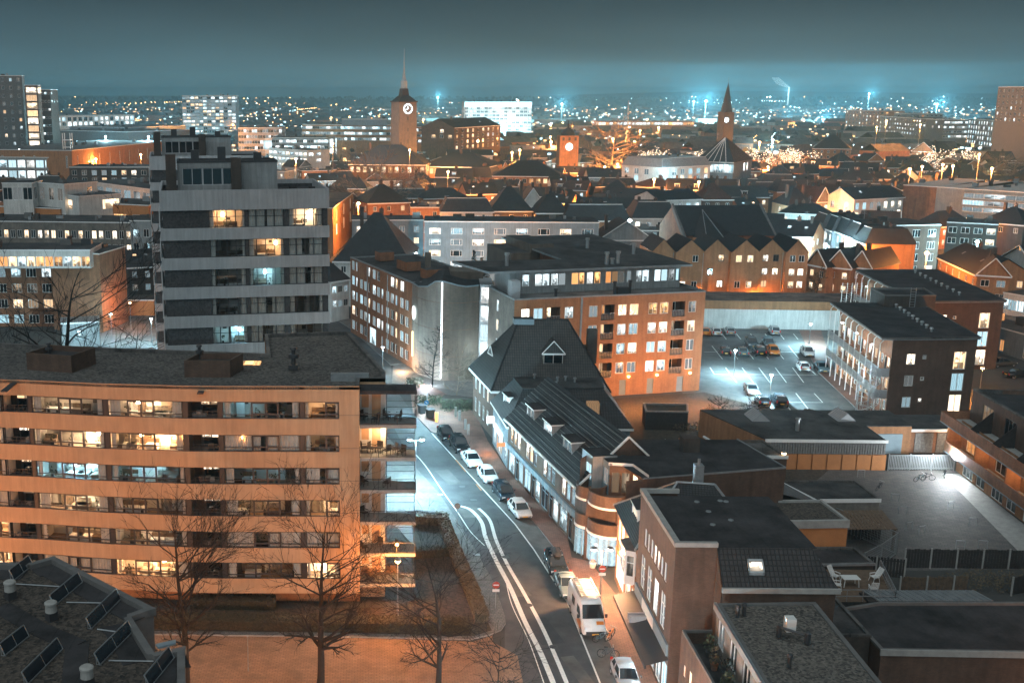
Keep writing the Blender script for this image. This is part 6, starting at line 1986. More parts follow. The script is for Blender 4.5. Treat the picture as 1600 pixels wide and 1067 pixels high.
# vehicles
def paint(name, col, rough=.25, metal=.3):
 t = NT('car_paint_' + name)
 t.p.inputs['Base Color'].default_value = c4(col)
 t.p.inputs['Roughness'].default_value = rough
 t.p.inputs['Metallic'].default_value = metal
 t.p.inputs['Coat Weight'].default_value = .6
 w = t.wpos()
 t.l.new(t.mix(t.rng(t.noise(w, 3, 4), .45, .75, 0, .3), c4(col), c4((col[0]*.6+.03, col[1]*.6+.03, col[2]*.6+.03))), t.p.inputs['Base Color'])
 return t.mat
PA = {'white': paint('white', (.75, .76, .76), .3, 0), 'black': paint('black', (.015, .016, .018)), 'grey': paint('grey', (.12, .13, .14)), 'silver': paint('silver', (.48, .50, .52)), 'teal': paint('teal', (.20, .28, .31)), 'orange': paint('orange', (.75, .22, .03), .3, 0), 'navy': paint('navy', (.03, .045, .06)), 'brown': paint('brown', (.10, .085, .075))}
M['plate'] = mat_plain('number_plate', (.75, .42, .08), .5, var=.05)
M['lens'] = mat_plain('headlight_lens', (.75, .78, .8), .15, var=.05)
M['tail'] = mat_plain('tail_light_lens', (.45, .03, .02), .2, var=.05)
def loft(b, st, m):
 """st: list of rings (same point count)"""
 n = len(st[0])
 i0 = len(b.v)
 for ring in st: b.v.extend(ring)
 for a in range(len(st) - 1):
  for k in range(n - 1):
   b.f.append((i0 + a*n + k, i0 + a*n + k + 1, i0 + (a+1)*n + k + 1, i0 + (a+1)*n + k)); b.m.append(m(a, k))
 for a in (0, len(st) - 1):
  b.f.append(tuple(i0 + a*n + k for k in range(n))); b.m.append(0)
_car = {}
def car_parts(kind):
 """side profiles: x forward; (x, bottom, bonnet or belt line, half width)"""
 if kind in _car: return _car[kind]
 Lh = {'hatch': 2.0, 'sedan': 2.3, 'suv': 2.25, 'mpv': 2.1}[kind]
 wd = {'hatch': .86, 'sedan': .9, 'suv': .92, 'mpv': .87}[kind]
 rh = {'hatch': 1.46, 'sedan': 1.42, 'suv': 1.68, 'mpv': 1.6}[kind]
 belt = {'hatch': .92, 'sedan': .9, 'suv': 1.05, 'mpv': .98}[kind]
 bonnet = belt - .08
 b = MB()
 st = []
 prof = [(-Lh, .42, belt - .16, wd * .8), (-Lh + .1, .28, belt - .02, wd * .93), (-Lh + .5, .22, belt + .02, wd), (-.6, .2, belt, wd), (.6, .2, belt - .02, wd), (Lh - 1.1, .22, belt - .04, wd), (Lh - .6, .22, bonnet - .02, wd * .99), (Lh - .2, .26, bonnet - .14, wd * .92), (Lh - .03, .34, bonnet - .26, wd * .82), (Lh, .44, bonnet - .34, wd * .74)]
 for x, zb, zt, w in prof:
  st.append([(x, -w * .9, zb), (x, -w, zb + .12), (x, -w, (zb + zt) / 2 + .08), (x, -w * .95, zt - .04), (x, -w * .84, zt), (x, 0, zt + .03), (x, w * .84, zt), (x, w * .95, zt - .04), (x, w, (zb + zt) / 2 + .08), (x, w, zb + .12), (x, w * .9, zb)])
 loft(b, st, lambda a, k: 0)
 xb = {'hatch': -Lh + .42, 'sedan': -Lh + 1.0, 'suv': -Lh + .3, 'mpv': -Lh + .35}[kind]
 xr0, xr1 = {'hatch': (-Lh + .75, .35), 'sedan': (-Lh + 1.35, .25), 'suv': (-Lh + .55, .35), 'mpv': (-Lh + .6, .65)}[kind]
 xf = {'hatch': 1.05, 'sedan': 1.0, 'suv': 1.0, 'mpv': 1.35}[kind]
 wr = wd * .72
 zr = rh
 rs = []
 for x, dz, k in ((xr0, -.05, .93), ((xr0 + xr1) / 2, 0.02, 1), (xr1, -.06, .95)):
  rs.append([(x, -wr * k - .03, zr + dz - .08), (x, -wr * k * .85, zr + dz), (x, 0, zr + dz + .03), (x, wr * k * .85, zr + dz), (x, wr * k + .03, zr + dz - .08)])
 loft(b, rs, lambda a, k: 0)
 def strip(p, q, t=.05):
  b.tube(p, q, t, n=4)
 for s in (-1, 1):
  strip((xr1, s * wr * .95, zr - .1), (xf, s * wd * .83, belt - .02)); strip((xr0, s * wr * .93, zr - .1), (xb, s * wd * .84, belt), .07)
  xm = (xr0 + xr1) / 2 - .05
  strip((xm, s * (wr + .02), zr - .08), (xm, s * wd * .93, belt - .03), .045)
 body = b.mesh('body', [PA['white']], smooth=True)
 g = MB()
 g.poly([(xr1 + .01, -wr * .9, zr - .07), (xf, -wd * .8, belt), (xf, wd * .8, belt), (xr1 + .01, wr * .9, zr - .07)])
 front = g.mesh('windscreen', [M['glass_dark']])
 g = MB(); g.poly([(xr0 - .01, -wr * .88, zr - .07), (xr0 - .01, wr * .88, zr - .07), (xb, wd * .78, belt + .02), (xb, -wd * .78, belt + .02)])
 rear = g.mesh('rear_window', [M['glass_dark']])
 side = []
 for s in (-1, 1):
  g = MB(); g.poly([(xr1 - .02, s * (wr + .0), zr - .1), (xf - .1, s * wd * .87, belt - .01), (xb + .1, s * wd * .87, belt - .01), (xr0 + .06, s * (wr + .0), zr - .1)])
  side.append(g.mesh('side_window', [M['glass_dark']]))
 def wheel():
  t, q = MB(), MB()
  R_ = .33 if kind != 'suv' else .36
  for k in range(14):
   a0, a1 = 2*math.pi*k/14, 2*math.pi*(k+1)/14
   for (r0, r1, y0, y1) in ((R_, R_, -.1, .1), (R_, R_*.68, .1, .11), (R_*.68, R_, -.11, -.1)):
    t.poly([(r0*math.cos(a0), y0, r0*math.sin(a0)), (r0*math.cos(a1), y0, r0*math.sin(a1)), (r1*math.cos(a1), y1, r1*math.sin(a1)), (r1*math.cos(a0), y1, r1*math.sin(a0))])
  for y in (-.09, .09):
   q.poly([(R_*.68*math.cos(2*math.pi*k/10), y, R_*.68*math.sin(2*math.pi*k/10)) for k in range(10)])
  return t.mesh('tyre', [M['rubber']]), q.mesh('rim', [M['metal']])
 ty, ri = wheel()
 def bx(x0, x1, y0, y1, z0, z1, m, nm):
  q = MB(); q.box(x0, x1, y0, y1, z0, z1); return q.mesh(nm, [m])
 xh = Lh - .14
 _car[kind] = dict(body=body, glass=[front, rear] + side, tyre=ty, rim=ri, R=.33 if kind != 'suv' else .36, Lh=Lh, wd=wd,
  head=[bx(xh - .12, xh + .08, s * wd * .68 - .17, s * wd * .68 + .17, bonnet - .34, bonnet - .18, M['lens'], 'headlight') for s in (-1, 1)],
  tail=[bx(-Lh + .0, -Lh + .14, s * wd * .78 - .1, s * wd * .78 + .1, belt - .28, belt + (.0 if kind == 'sedan' else .12), M['tail'], 'tail_light') for s in (-1, 1)],
  pf=bx(Lh - .03, Lh + .02, -.26, .26, .42, .54, M['plate'], 'number_plate'), pr=bx(-Lh - .02, -Lh + .06, -.26, .26, .62, .74, M['plate'], 'number_plate'),
  bump=bx(Lh - .1, Lh + .01, -wd * .7, wd * .7, .3, .42, M['dark_paint'], 'grille'), mir=[bx(.75, .95, s * (wd + .02) - .12 * (s < 0), s * (wd + .02) + .12 * (s > 0), belt, belt + .14, M['dark_paint'], 'mirror') for s in (-1, 1)])
 return _car[kind]
def mk_car(kind, col, xy, heading, label, group, z=0.01):
 c = car_parts(kind)
 t = thing('parked_car', label, 'car', (xy[0], xy[1], z), group, heading)
 def put(me, par=t, mt=None):
  o = bpy.data.objects.new(me.name.split('.')[0], me); link(o, par)
  if mt is not None:
   o.material_slots[0].link = 'OBJECT'; o.material_slots[0].material = mt
  return o
 put(c['body'], t, PA[col])
 for g in c['glass'] + c['head'] + c['tail'] + c['mir'] + [c['pf'], c['pr'], c['bump']]: put(g)
 for x in (c['Lh'] - .82, -c['Lh'] + .78):
  for s in (-1, 1):
   w = put(c['tyre']); w.name = 'wheel'
   w.location = (x, s * (c['wd'] - .1), c['R'])
   put(c['rim'], w)
 return t
def hd(a, b):
 return math.atan2(b[1] - a[1], b[0] - a[0])
GS = 'cars parked along the main street'
st_cars = [('hatch', 'black', (697, 684), 'farthest parked car on the street, a black hatchback near the yellow bollard'), ('suv', 'black', (718, 702), 'black high car parked second from the bollard, ahead of the white coupe'), ('sedan', 'white', (737, 724), 'white saloon with dark roof parked by the blue-lit shop'), ('hatch', 'white', (762, 749), 'small white hatchback parked right after the white saloon'), ('mpv', 'navy', (787, 776), 'dark green-black car parked between two white cars'), ('hatch', 'white', (812, 803), 'pale hatchback at the near end of the first parked row'), ('mpv', 'navy', (868, 889), 'dark car with roof box parked ahead of the silver estate'), ('sedan', 'teal', (886, 922), 'silver-blue saloon parked right in front of the white van'), ('hatch', 'silver', (977, 1066), 'silver car cut by the bottom edge beside the bicycles')]
sdir = lambda v: hd(G(700, 690), G(925, 1067)) + (.0 if v < 850 else .12)
for k, c, p_, l_ in st_cars:
 mk_car(k, c, G(*p_), hd(G(p_[0], p_[1]), G(p_[0] + (24 if p_[1] < 850 else 17), p_[1] + 30 * (1 if p_[1] < 850 else 1.35))), l_, GS)
rb = thing('roof_box', 'black roof box carried on the dark car ahead of the silver-blue saloon', 'roof box', G(868, 889) + (1.63,), None, hd(G(868, 889), G(885, 929)))
q = MB(); loft(q, [[(x, -w, .02), (x, -w, .2), (x, 0, h), (x, w, .2), (x, w, .02)] for x, w, h in ((-.9, .2, .12), (-.7, .4, .34), (.6, .4, .36), (.95, .22, .15))], lambda a, k: 0); q.build('box_shell', [M['dark_paint']], rb, raw=True)
q = MB(); q.box(-.5, -.44, -.55, .55, -.03, .03); q.box(.4, .46, -.55, .55, -.03, .03); q.build('cross_bar', [M['metal']], rb, raw=True)
PKD = hd(G(1150.6, 521), G(1157.4, 530))
GP = 'cars in the car park'
pk = [('hatch', 'white', (1118, 523), 0, 'white hatchback at the left end of the back row against the white wall'), ('hatch', 'silver', (1139.6, 522.5), 0, 'silver hatchback second in the back row against the white wall'), ('mpv', 'silver', (1209, 522), 0, 'grey-silver car standing alone in the back row by the white wall'), ('hatch', 'black', (1132, 554), 0, 'black hatchback at the left end of the middle rows'), ('sedan', 'teal', (1159, 554), 0, 'silver-blue saloon between the black hatchback and the black pickup'), ('suv', 'grey', (1174, 541), 1, 'dark grey car facing the camera in the second row'), ('mpv', 'teal', (1200, 541), 1, 'pale blue car standing behind the orange car'), ('suv', 'black', (1186, 554), 0, 'black square-backed car left of the orange car'), ('hatch', 'orange', (1208, 553), 1, 'orange hatchback in the middle of the car park'), ('mpv', 'white', (1261, 555), 1, 'pale compact car parked alone right of the orange car'), ('hatch', 'white', (1254, 578), 0, 'white hatchback parked left of the blue-grey saloon near the galleries'), ('sedan', 'teal', (1284, 579), 1, 'blue-grey saloon beside the galleries'), ('sedan', 'silver', (1174, 614), 1, 'silver saloon behind the bare bushes at the near edge of the car park'), ('hatch', 'navy', (1191, 632), 0, 'dark car half hidden by the bushes at the foot of the near lamp post'), ('suv', 'navy', (1217, 632), 0, 'dark estate car right of the near lamp post'), ('hatch', 'orange', (1101, 523), 0, 'orange car peeping out from behind the long brick flat')]
for k, c, p_, fwd, l_ in pk:
 mk_car(k, c, G(*p_), PKD + (0 if fwd else math.pi), l_, GP)
mk_car('sedan', 'brown', G(1565, 572), .2, 'brown car parked by the orange lit kerb right of the rear gallery flat', 'cars on the orange lit right street')
mk_car('sedan', 'black', G(1592, 590), .1, 'dark car at the right edge on the orange lit street', 'cars on the orange lit right street')
van = thing('van', 'white high-roof van with a ladder rack parked behind the bicycles on the street', 'van', G(916, 972) + (.01,), None, hd(G(905, 950), G(925, 990)))
b = MB()
rings = []
for x, zb, zt, w in ((-2.95, .45, 2.3, .9), (-2.9, .35, 2.55, .98), (0, .32, 2.62, 1.0), (1.0, .32, 2.6, 1.0), (1.45, .32, 2.4, .99), (1.95, .32, 1.55, .98), (2.2, .33, 1.3, .97), (2.75, .36, 1.1, .93), (2.95, .42, .9, .85), (3.0, .5, .75, .8)):
 rings.append([(x, -w, zb), (x, -w, zb + (zt - zb) * .5), (x, -w * .93, zt - .18), (x, -w * .8, zt), (x, 0, zt + .03), (x, w * .8, zt), (x, w * .93, zt - .18), (x, w, zb + (zt - zb) * .5), (x, w, zb)])
loft(b, rings, lambda a, k: 0)
b.build('body', [PA['white']], van, raw=True, smooth=True)
b = MB(); b.poly([(1.44, -.78, 2.33), (2.13, -.9, 1.42), (2.13, .9, 1.42), (1.44, .78, 2.33)]); o = b.build('windscreen', [M['glass_dark']], van, raw=True); o.location = (.06, 0, .04)
for s in (-1, 1):
 b = MB(); b.poly([(1.4, s * .99, 2.1), (1.85, s * 1.0, 1.4), (.6, s * 1.01, 1.4), (.6, s * .99, 2.1)]); b.build('side_window', [M['glass_dark']], van, raw=True)
 b = MB(); b.poly([(-.2, s * 1.0, 2.1), (-.2, s * 1.015, 1.4), (-1.2, s * 1.015, 1.4), (-1.2, s * 1.0, 2.1)]); b.build('side_window', [M['glass_dark']], van, raw=True)
 b = MB(); b.poly([(x, s * 1.013, z) for x, z in ((2.1, .5), (2.1, 1.2), (1.2, 1.25), (.6, .6))]); b.build('side_graphic', [PA['orange']], van, raw=True)
 b = MB(); b.box(2.72, 2.9, s * .72 - .15, s * .72 + .15, .8, 1.02); b.build('headlight', [M['lens']], van, raw=True)
 b = MB(); b.box(1.7, 1.85, s * 1.15 - .1, s * 1.15 + .1, 1.35, 1.65); b.build('mirror', [M['dark_paint']], van, raw=True)
 b = MB(); b.box(-2.97, -2.9, s * .85 - .08, s * .85 + .08, .9, 1.6); b.build('tail_light', [M['tail']], van, raw=True)
b = MB(); b.poly([(2.35, .2, 1.27), (2.7, .15, 1.14), (2.7, .75, 1.12), (2.35, .8, 1.25)]); o = b.build('bonnet_graphic', [PA['orange']], van, raw=True); o.location = (.02, 0, .045)
b = MB(); b.box(2.9, 3.03, -.75, .75, .36, .72); b.build('grille', [M['dark_paint']], van, raw=True)
b = MB(); b.box(3.02, 3.06, -.27, .27, .42, .54); b.build('number_plate', [M['plate']], van, raw=True)
c = car_parts('suv')
for x in (1.95, -1.75):
 for s in (-1, 1):
  w = bpy.data.objects.new('wheel', c['tyre']); link(w, van); w.location = (x, s * .9, .36)
  o = bpy.data.objects.new('rim', c['rim']); link(o, w)
b = MB()
for y in (-.75, -.3): b.tube((-2.6, y, 2.85), (1.1, y, 2.85), .05, n=4)
for k in range(12): b.tube((-2.5 + k * .31, -.75, 2.85), (-2.5 + k * .31, -.3, 2.85), .035, n=4)
b.build('ladder', [M['metal']], van, raw=True)
b = MB()
for x in (-2.3, -.8, .7): b.tube((x, -.85, 2.75), (x, .85, 2.75), .04, n=4)
for y in (-.85, .85): b.tube((-2.5, y, 2.78), (.9, y, 2.78), .035, n=4)
b.build('roof_rack', [M['metal']], van, raw=True)
# bicycles
def ring(b, cx, cz, r, t, n=18, y=0):
 for k in range(n):
  a0, a1 = 2*math.pi*k/n, 2*math.pi*(k+1)/n
  b.tube((cx + r*math.cos(a0), y, cz + r*math.sin(a0)), (cx + r*math.cos(a1), y, cz + r*math.sin(a1)), t, n=4, cap=False)
def bicycle(xy, rz, label, group, col, lean=.1, z=.13):
 t = thing('bicycle', label, 'bicycle', xy + (z,), group, rz)
 t.rotation_euler = (lean, 0, rz)
 for x in (-.52, .52):
  q = MB(); ring(q, x, .35, .33, .028)
  w = q.build('wheel', [M['rubber']], t, raw=True)
  q = MB()
  for k in range(8): q.tube((x, 0, .35), (x + .31*math.cos(k*.785), 0, .35 + .31*math.sin(k*.785)), .006, n=3, cap=False)
  q.build('spokes', [M['metal']], w, raw=True)
 q = MB()
 for a, c_ in (((-.52, .35), (-.08, .33)), ((-.08, .33), (-.2, .8)), ((-.52, .35), (-.18, .72)), ((-.08, .33), (.36, .78)), ((-.18, .74), (.36, .82)), ((.36, .9), (.52, .35))):
  q.tube((a[0], 0, a[1]), (c_[0], 0, c_[1]), .03, n=5)
 q.build('frame', [col], t, raw=True)
 q = MB(); q.tube((.34, -.3, 1.02), (.34, .3, 1.02), .022, n=4); q.tube((.35, 0, .86), (.34, 0, 1.02), .022, n=4); q.build('handlebar', [M['metal']], t, raw=True)
 q = MB(); loft(q, [[(x, -w, .86), (x, 0, .92), (x, w, .86)] for x, w in ((-.34, .09), (-.24, .1), (-.05, .03))], lambda a, k: 0); q.build('saddle', [M['rubber']], t, raw=True)
 return t
bicycle(G(940, 1004), .25, 'bicycle with blue-green wheels standing behind the van on the pavement edge', 'bicycles behind the van', PA['teal'])
bicycle(G(950, 1030), -.2, 'dark bicycle nearest the silver car at the bottom edge', 'bicycles behind the van', PA['grey'], -.12)
bicycle(G(952, 1000), .9, 'orange framed bicycle leaning among the bikes behind the van', 'bicycles behind the van', PA['orange'], .15)
for i, (u, v, rz, l_) in enumerate(((1436, 752, .3, 'bicycle at the left of the floodlit group in the yard'), (1448, 750, -.2, 'bicycle in the middle of the floodlit group in the yard'), (1474, 745, 1.2, 'bicycle under the floodlight by the yard gate'), (1372, 765, .8, 'bicycle lying in the shade left of the yard beside the low roof'))):
 bicycle(G(u, v), rz, l_, 'bicycles in the yard', PA[('teal', 'grey', 'black', 'grey')[i]], .2, .02)
for i, (u, v, rz, l_) in enumerate(((996, 604, 1.4, 'bicycle left of the grey doors of the long brick flat'), (1044, 606, 1.0, 'bicycle between the grey doors of the long brick flat'))):
 bicycle(G(u, v), rz, l_, 'bicycles at the long brick flat', PA['grey'], .1, .02)
# street lamps, signs, bins
def street_lamp(xy, h, label, group, warm=False, energy=900, kind='post', light=True, arm=None, z0=0.1, tint=None):
 t = thing('street_lamp', label, 'street lamp', xy + (z0,), group)
 q = MB(); q.tube((0, 0, 0), (0, 0, 1.0), .085, n=8); q.tube((0, 0, 1.0), (0, 0, h), .06, .045, n=8); q.build('pole', [M['zinc']], t, raw=True)
 if kind == 'double':
  q = MB(); q.tube((-.75, 0, h), (.75, 0, h), .04, n=5); q.build('arm', [M['zinc']], t, raw=True)
  hs = [(-.7, 0), (.7, 0)]
 elif kind == 'arm':
  q = MB(); q.tube((0, 0, h), (arm[0], arm[1], h + .15), .045, n=5); q.build('arm', [M['zinc']], t, raw=True)
  hs = [arm]
 else:
  hs = [(0, 0)]
 col = tint or ((1, .34, .075) if warm else (.46, .84, 1.0))
 for x, y in hs:
  q = MB(); q.lathe(x, y, [(.12, h + .16), (.3, h + .2), (.28, h + .3), (.08, h + .36)], 10); hd_ = q.build('lamp_head', [M['zinc']], t, raw=True)
  q = MB(); q.lathe(x, y, [(.1, h), (.22, h + .04), (.24, h + .15)], 10); q.build('lamp_glass', [M['ball_warm'] if warm else M['ball']], t, raw=True)
  if light:
   lamp_light('lamp_light', t, (x, y, h - .12), energy / len(hs), col, .12)
 return t
GL = 'street lamps along the main street'
street_lamp(G(598, 585), 4.2, 'white street lamp on the pavement beside the brown brick apartment row', GL, energy=800)
street_lamp(G(667, 652), 4.2, 'white street lamp with a round blue sign beside the bins', GL, energy=2000)
street_lamp(G(649, 764), 5.6, 'double-headed white street lamp right behind the peach block balconies', GL, energy=3600, kind='double')
street_lamp(G(937, 935), 4.4, 'white and orange street lamp with a no-entry sign on the shop pavement', GL, energy=1100, kind='double', tint=(1, .5, .24))
_l = street_lamp((19.9, 88.0), 5.0, 'x', GL, True, 900, light=True) if False else None
street_lamp(G(621, 966), 5.0, 'slim orange street lamp in the garden strip before the peach block', 'sodium lamps along the lane', True, 850)
street_lamp((10.6, 60.5), 5.5, 'white street lamp on the left pavement below the bottom edge', GL, energy=2600)
street_lamp((17.2, 61.5), 5.0, 'added sodium lamp on the shop pavement, unseen below the bottom edge', 'sodium lamps along the lane', True, 450)  # added lamp out of view, washing the shop fronts orange
for i, (x, y) in enumerate(((-3.5, 57.0), (-14.5, 57.0), (-26.5, 58.0), (5.5, 57.5), (-40, 76.0))):
 street_lamp((x, y), 6.0, ['sodium lamp on the lane below the middle foreground tree', 'sodium lamp on the lane behind the solar panel roof', 'sodium lamp far left on the lane', 'sodium lamp at the lane mouth by the right foreground tree', 'sodium lamp at the left end of the garden strip'][i], 'sodium lamps along the lane', True, 1750)
for (u, v, e_, l_) in ((1146.4, 586, 2600, 'car park lamp left, beside the empty bays'), (1202, 628, 2600, 'car park lamp nearest the camera, by two dark cars'), (1263.7, 541, 2600, 'car park lamp at the back right, near the pale compact car')):
 street_lamp(G(u, v), 3.9, l_, 'lamps of the car park', energy=e_, z0=0)
street_lamp((86.9, 164.0 - 14), 5.0, 'glaring sodium lamp at the far corner of the near gallery flat', 'sodium lamps on the right street', True, 2600, z0=0)
street_lamp((118, 178), 5.0, 'sodium lamp on the right street beyond the painted wall', 'sodium lamps on the right street', True, 2200, z0=0)
street_lamp((101, 206), 6.0, 'sodium lamp in front of the brick house behind the rear gallery flat', 'sodium lamps on the right street', True, 1600, z0=0)
street_lamp((64, 212.6), 3.7, 'sodium lamp behind the long hall, lighting the orange gabled houses', 'sodium lamps on the right street', True, 900, z0=0)
street_lamp((77, 212.6), 3.7, 'sodium lamp behind the hall at the middle of the gabled houses', 'sodium lamps on the right street', True, 900, z0=0)
flat_ = bpy.data.objects['joint_cover'].parent
for x, y in ((37.6, 153.9), (42.0, 154.9), (47.2, 156.1)):  # added wall lamps; their lights hang well out to wash the brick orange
 q = MB(); q.box(x - .12, x + .12, y - .14, y, 2.75, 2.95); q.build('wall_and_added_lamp', [M['ball_warm']], flat_)
 lamp_light('wall_and_fill_light', flat_, (x - 20.1, y - 158, 3.0), 420, (1, .36, .09))
street_lamp((46.4, 116.5), 3.6, 'sodium lamp at the left end of the orange panels', 'sodium lamps on the right street', True, 260, z0=0)
street_lamp((54.5, 69.5), 5.0, 'sodium lamp below the lit cornice in the bottom right corner', 'sodium lamps on the right street', True, 420, z0=0)
LFT = 'lamps on the left back street'
street_lamp(G(127, 565), 5.0, 'glaring white lamp behind the bare twisted tree at left', LFT, energy=2500, z0=0)
street_lamp(G(175, 530), 4.5, 'white lamp by the lit doorway of the left brick block', LFT, energy=900, z0=0)
street_lamp(G(238, 538), 4.5, 'white lamp beside the left side of the near tower block', LFT, energy=1200, z0=0)
street_lamp(G(205, 515), 5.0, 'sodium lamp over the left car park by the orange wall', LFT, True, 600, z0=0)
street_lamp((-29, 150), 5.0, 'sodium lamp along the left back street behind the tower', LFT, True, 1200, z0=0)
def round_sign(xy, h, kind, label, z0=.1):
 t = thing('road_sign', label, 'sign', xy + (z0,))
 q = MB(); q.tube((0, 0, 0), (0, 0, h), .035, n=6); q.build('pole', [M['zinc']], t, raw=True)
 q = MB()
 n = 20
 q.poly([(.32*math.cos(2*math.pi*k/n), -.05, h + .32*math.sin(2*math.pi*k/n)) for k in range(n)], 0)
 for k in range(n):
  a0, a1 = 2*math.pi*k/n, 2*math.pi*(k+1)/n
  q.poly([(.32*math.cos(a0), -.05, h + .32*math.sin(a0)), (.32*math.cos(a1), -.05, h + .32*math.sin(a1)), (.32*math.cos(a1), -.02, h + .32*math.sin(a1)), (.32*math.cos(a0), -.02, h + .32*math.sin(a0))], 1)
 q.poly([(.32*math.cos(-2*math.pi*k/n), -.02, h + .32*math.sin(-2*math.pi*k/n)) for k in range(n)], 1)
 q.build('sign_disc', [M['sign_red'] if kind == 'no' else M['sign_blue'] if kind == 'blue' else M['zinc'], M['zinc']], t, raw=True)
 if kind == 'no':
  q = MB(); q.box(-.23, .23, -.065, -.052, h - .05, h + .05); q.build('white_bar', [M['white_paint']], t, raw=True)
  q = MB(); q.box(-.3, .3, -.06, -.04, h - .62, h - .38); q.build('sub_plate', [M['white_paint']], t, raw=True)
 if kind == 'blue':
  q = MB(); q.tube((-.12, -.06, h + .1), (.12, -.06, h - .14), .04, n=4); q.build('arrow', [M['white_paint']], t, raw=True)
 return t
M['sign_red'] = mat_plain('sign_red_face', (.42, .05, .025), .5, var=.05)
M['sign_blue'] = mat_plain('sign_blue_face', (.05, .2, .45), .5, var=.05)
round_sign(G(774, 952), 2.2, 'no', 'red no-entry sign with a white bar on the left pavement')
round_sign(G(938.6, 938), 2.9, 'no', 'red no-entry sign with blue plate on the shop pavement lamp')
round_sign(G(714, 826), 2.4, 'back', 'grey back of a round sign on the left kerb by the bend')
round_sign(G(666, 654), 2.2, 'blue', 'round blue arrow sign at the tip of the far pavement')
t = thing('bollard', 'yellow lit traffic bollard at the tip of the pavement', 'bollard', G(682, 660) + (.12,))
q = MB(); q.lathe(0, 0, [(.2, 0), (.2, 1.1), (.24, 1.12), (.24, 1.3), (.1, 1.36)], 10); q.build('post', [mat_emit('bollard_yellow', (1, .5, .12), .8, (.6, .35, .05))], t, raw=True)
q = MB(); q.lathe(0, 0, [(.13, 1.36), (.1, 1.45)], 8); q.build('cap', [M['dark_paint']], t, raw=True)
for i, (u, v) in enumerate(((659, 648), (672, 655))):
 t = thing('wheelie_bin', ['dark wheeled bin left of the round blue sign', 'dark wheeled bin right of the round blue sign'][i], 'bin', G(u, v) + (.12,), 'bins by the blue sign', .4)
 q = MB(); loft(q, [[(-w, -w, z), (w, -w, z), (w, w, z), (-w, w, z), (-w, -w, z)] for w, z in ((.34, .1), (.5, 1.25))], lambda a, k: 0); q.build('body', [M['dark_paint']], t, raw=True)
 q = MB(); q.prism([(-.54, -.54), (.54, -.54), (.54, .54), (-.54, .54)], 1.26, 1.36); q.build('lid', [M['dark_paint']], t, raw=True)
t = thing('planter', 'white round planter with red flowers outside the round-balconied shop', 'planter', (20.6, 94.1, .12))
q = MB(); q.lathe(0, 0, [(.25, 0), (.36, .5), (.33, .52)], 10); q.build('pot', [M['plastic_white']], t, raw=True)
q = MB(); leafy(60, 0, 0, .45, .3, .3, .35, .08, 5, q); q.build('foliage', [M['rust_panel']], t, raw=True)
t = thing('lane_post', 'thin pale lamp post standing at the edge of the orange lane', 'post', G(388, 1048) + (0,))
q = MB(); q.tube((0, 0, 0), (0, 0, 2.9), .05, .035, n=6); q.build('pole', [M['wood_grey']], t, raw=True)
q = MB(); q.lathe(0, 0, [(.09, 2.9), (.09, 3.0)], 6); q.build('cap', [M['zinc']], t, raw=True)
low = thing('garden_wall', 'dark garden wall with posts running to the villa corner', 'wall', (12.8, 146, 0))
b = MB(); b.prism([G(690, 640), G(742, 640), (14.2, 147.2), G(694, 633)], 0, 1.6); b.build('wall', [M['brick_dark']], low)
for u, v in ((712, 652), (718, 658), (727, 672), (732, 680)):
 x, y = G(u, v); b = MB(); b.box(x - .15, x + .15, y - .15, y + .15, .1, 1.5); b.build('post', [M['concrete']], low)
for i, (u, v, rx, ry, h_, l_) in enumerate(((675, 632, 2.6, 1.2, 1.1, 'dark hedge at the foot of the bare conical tree'), (712, 642, 2.3, 1.3, 1.5, 'clipped dark hedge behind the garden wall by the villa'), (648, 606, 1.4, 1.2, 1.4, 'round dark shrub at the end of the brown brick row'))):
 x, y = G(u, v); q = MB(); leafy(700, x, y, .1, rx, ry, h_, .14, 400 + i, q, 2); tag(q.build('hedge', [M['leaf']]), l_, 'hedge')
def hedge(label, pts, w, h, mat, seed, n=2600, s=.1):
 q = MB()
 rr = random.Random(seed)
 for i in range(len(pts) - 1):
  a, c_ = pts[i], pts[i + 1]
  P_, L_, an = frame(a, c_)
  q.prism([P_(0, -w/2 + .12), P_(L_, -w/2 + .12), P_(L_, w/2 - .12), P_(0, w/2 - .12)], .1, h - .1)
  for _ in range(int(n * L_ / 30)):
   sS, d, z = rr.uniform(0, L_), rr.uniform(-w/2, w/2), rr.uniform(.15, h)
   if rr.random() < .6: z = h - abs(rr.gauss(0, .1))
   else: d = -w/2 + abs(rr.gauss(0, .1))
   u = Vector((rr.uniform(-1, 1), rr.uniform(-1, 1), rr.uniform(-1, 1))).normalized() * s
   v = u.orthogonal().normalized() * s * .6
   cc = Vector(P_(sS, d) + (z,))
   q.poly([cc - u, cc - v, cc + u, cc + v])
 return tag(q.build('hedge', [mat]), label, 'hedge')
hedge('long clipped hedge along the orange lane before the peach block', [(-38, 82.6), G(255, 978), G(500, 982), G(735, 985)], 1.7, 1.0, M['hedge'], 1, 4500)
hedge('dry hedge along the curved garden edge by the left pavement', [G(752, 975), G(736, 930), G(708, 866), G(688, 812)], 1.3, 1.0, M['leaf_dry'], 2, 4000)
hedge('hedge round the small lawn beside the end balconies', [G(650, 818), G(700, 822)], 1.2, 1.1, M['leaf_dry'], 3, 2200)
hedge('second low hedge crossing the garden beside the balconies', [G(646, 872), G(706, 868)], 1.2, 1.0, M['hedge'], 4, 2600)
hedge('shrub row under the right end of the peach block', [G(300, 948), G(430, 950)], 1.6, 1.0, M['hedge'], 5, 3000)
fe = thing('garden_fence', 'small dark picket fence round the lawn beside the balconies', 'fence', (5, 101, .1))
a, c_ = G(648, 812, .1), G(690, 818, .1)
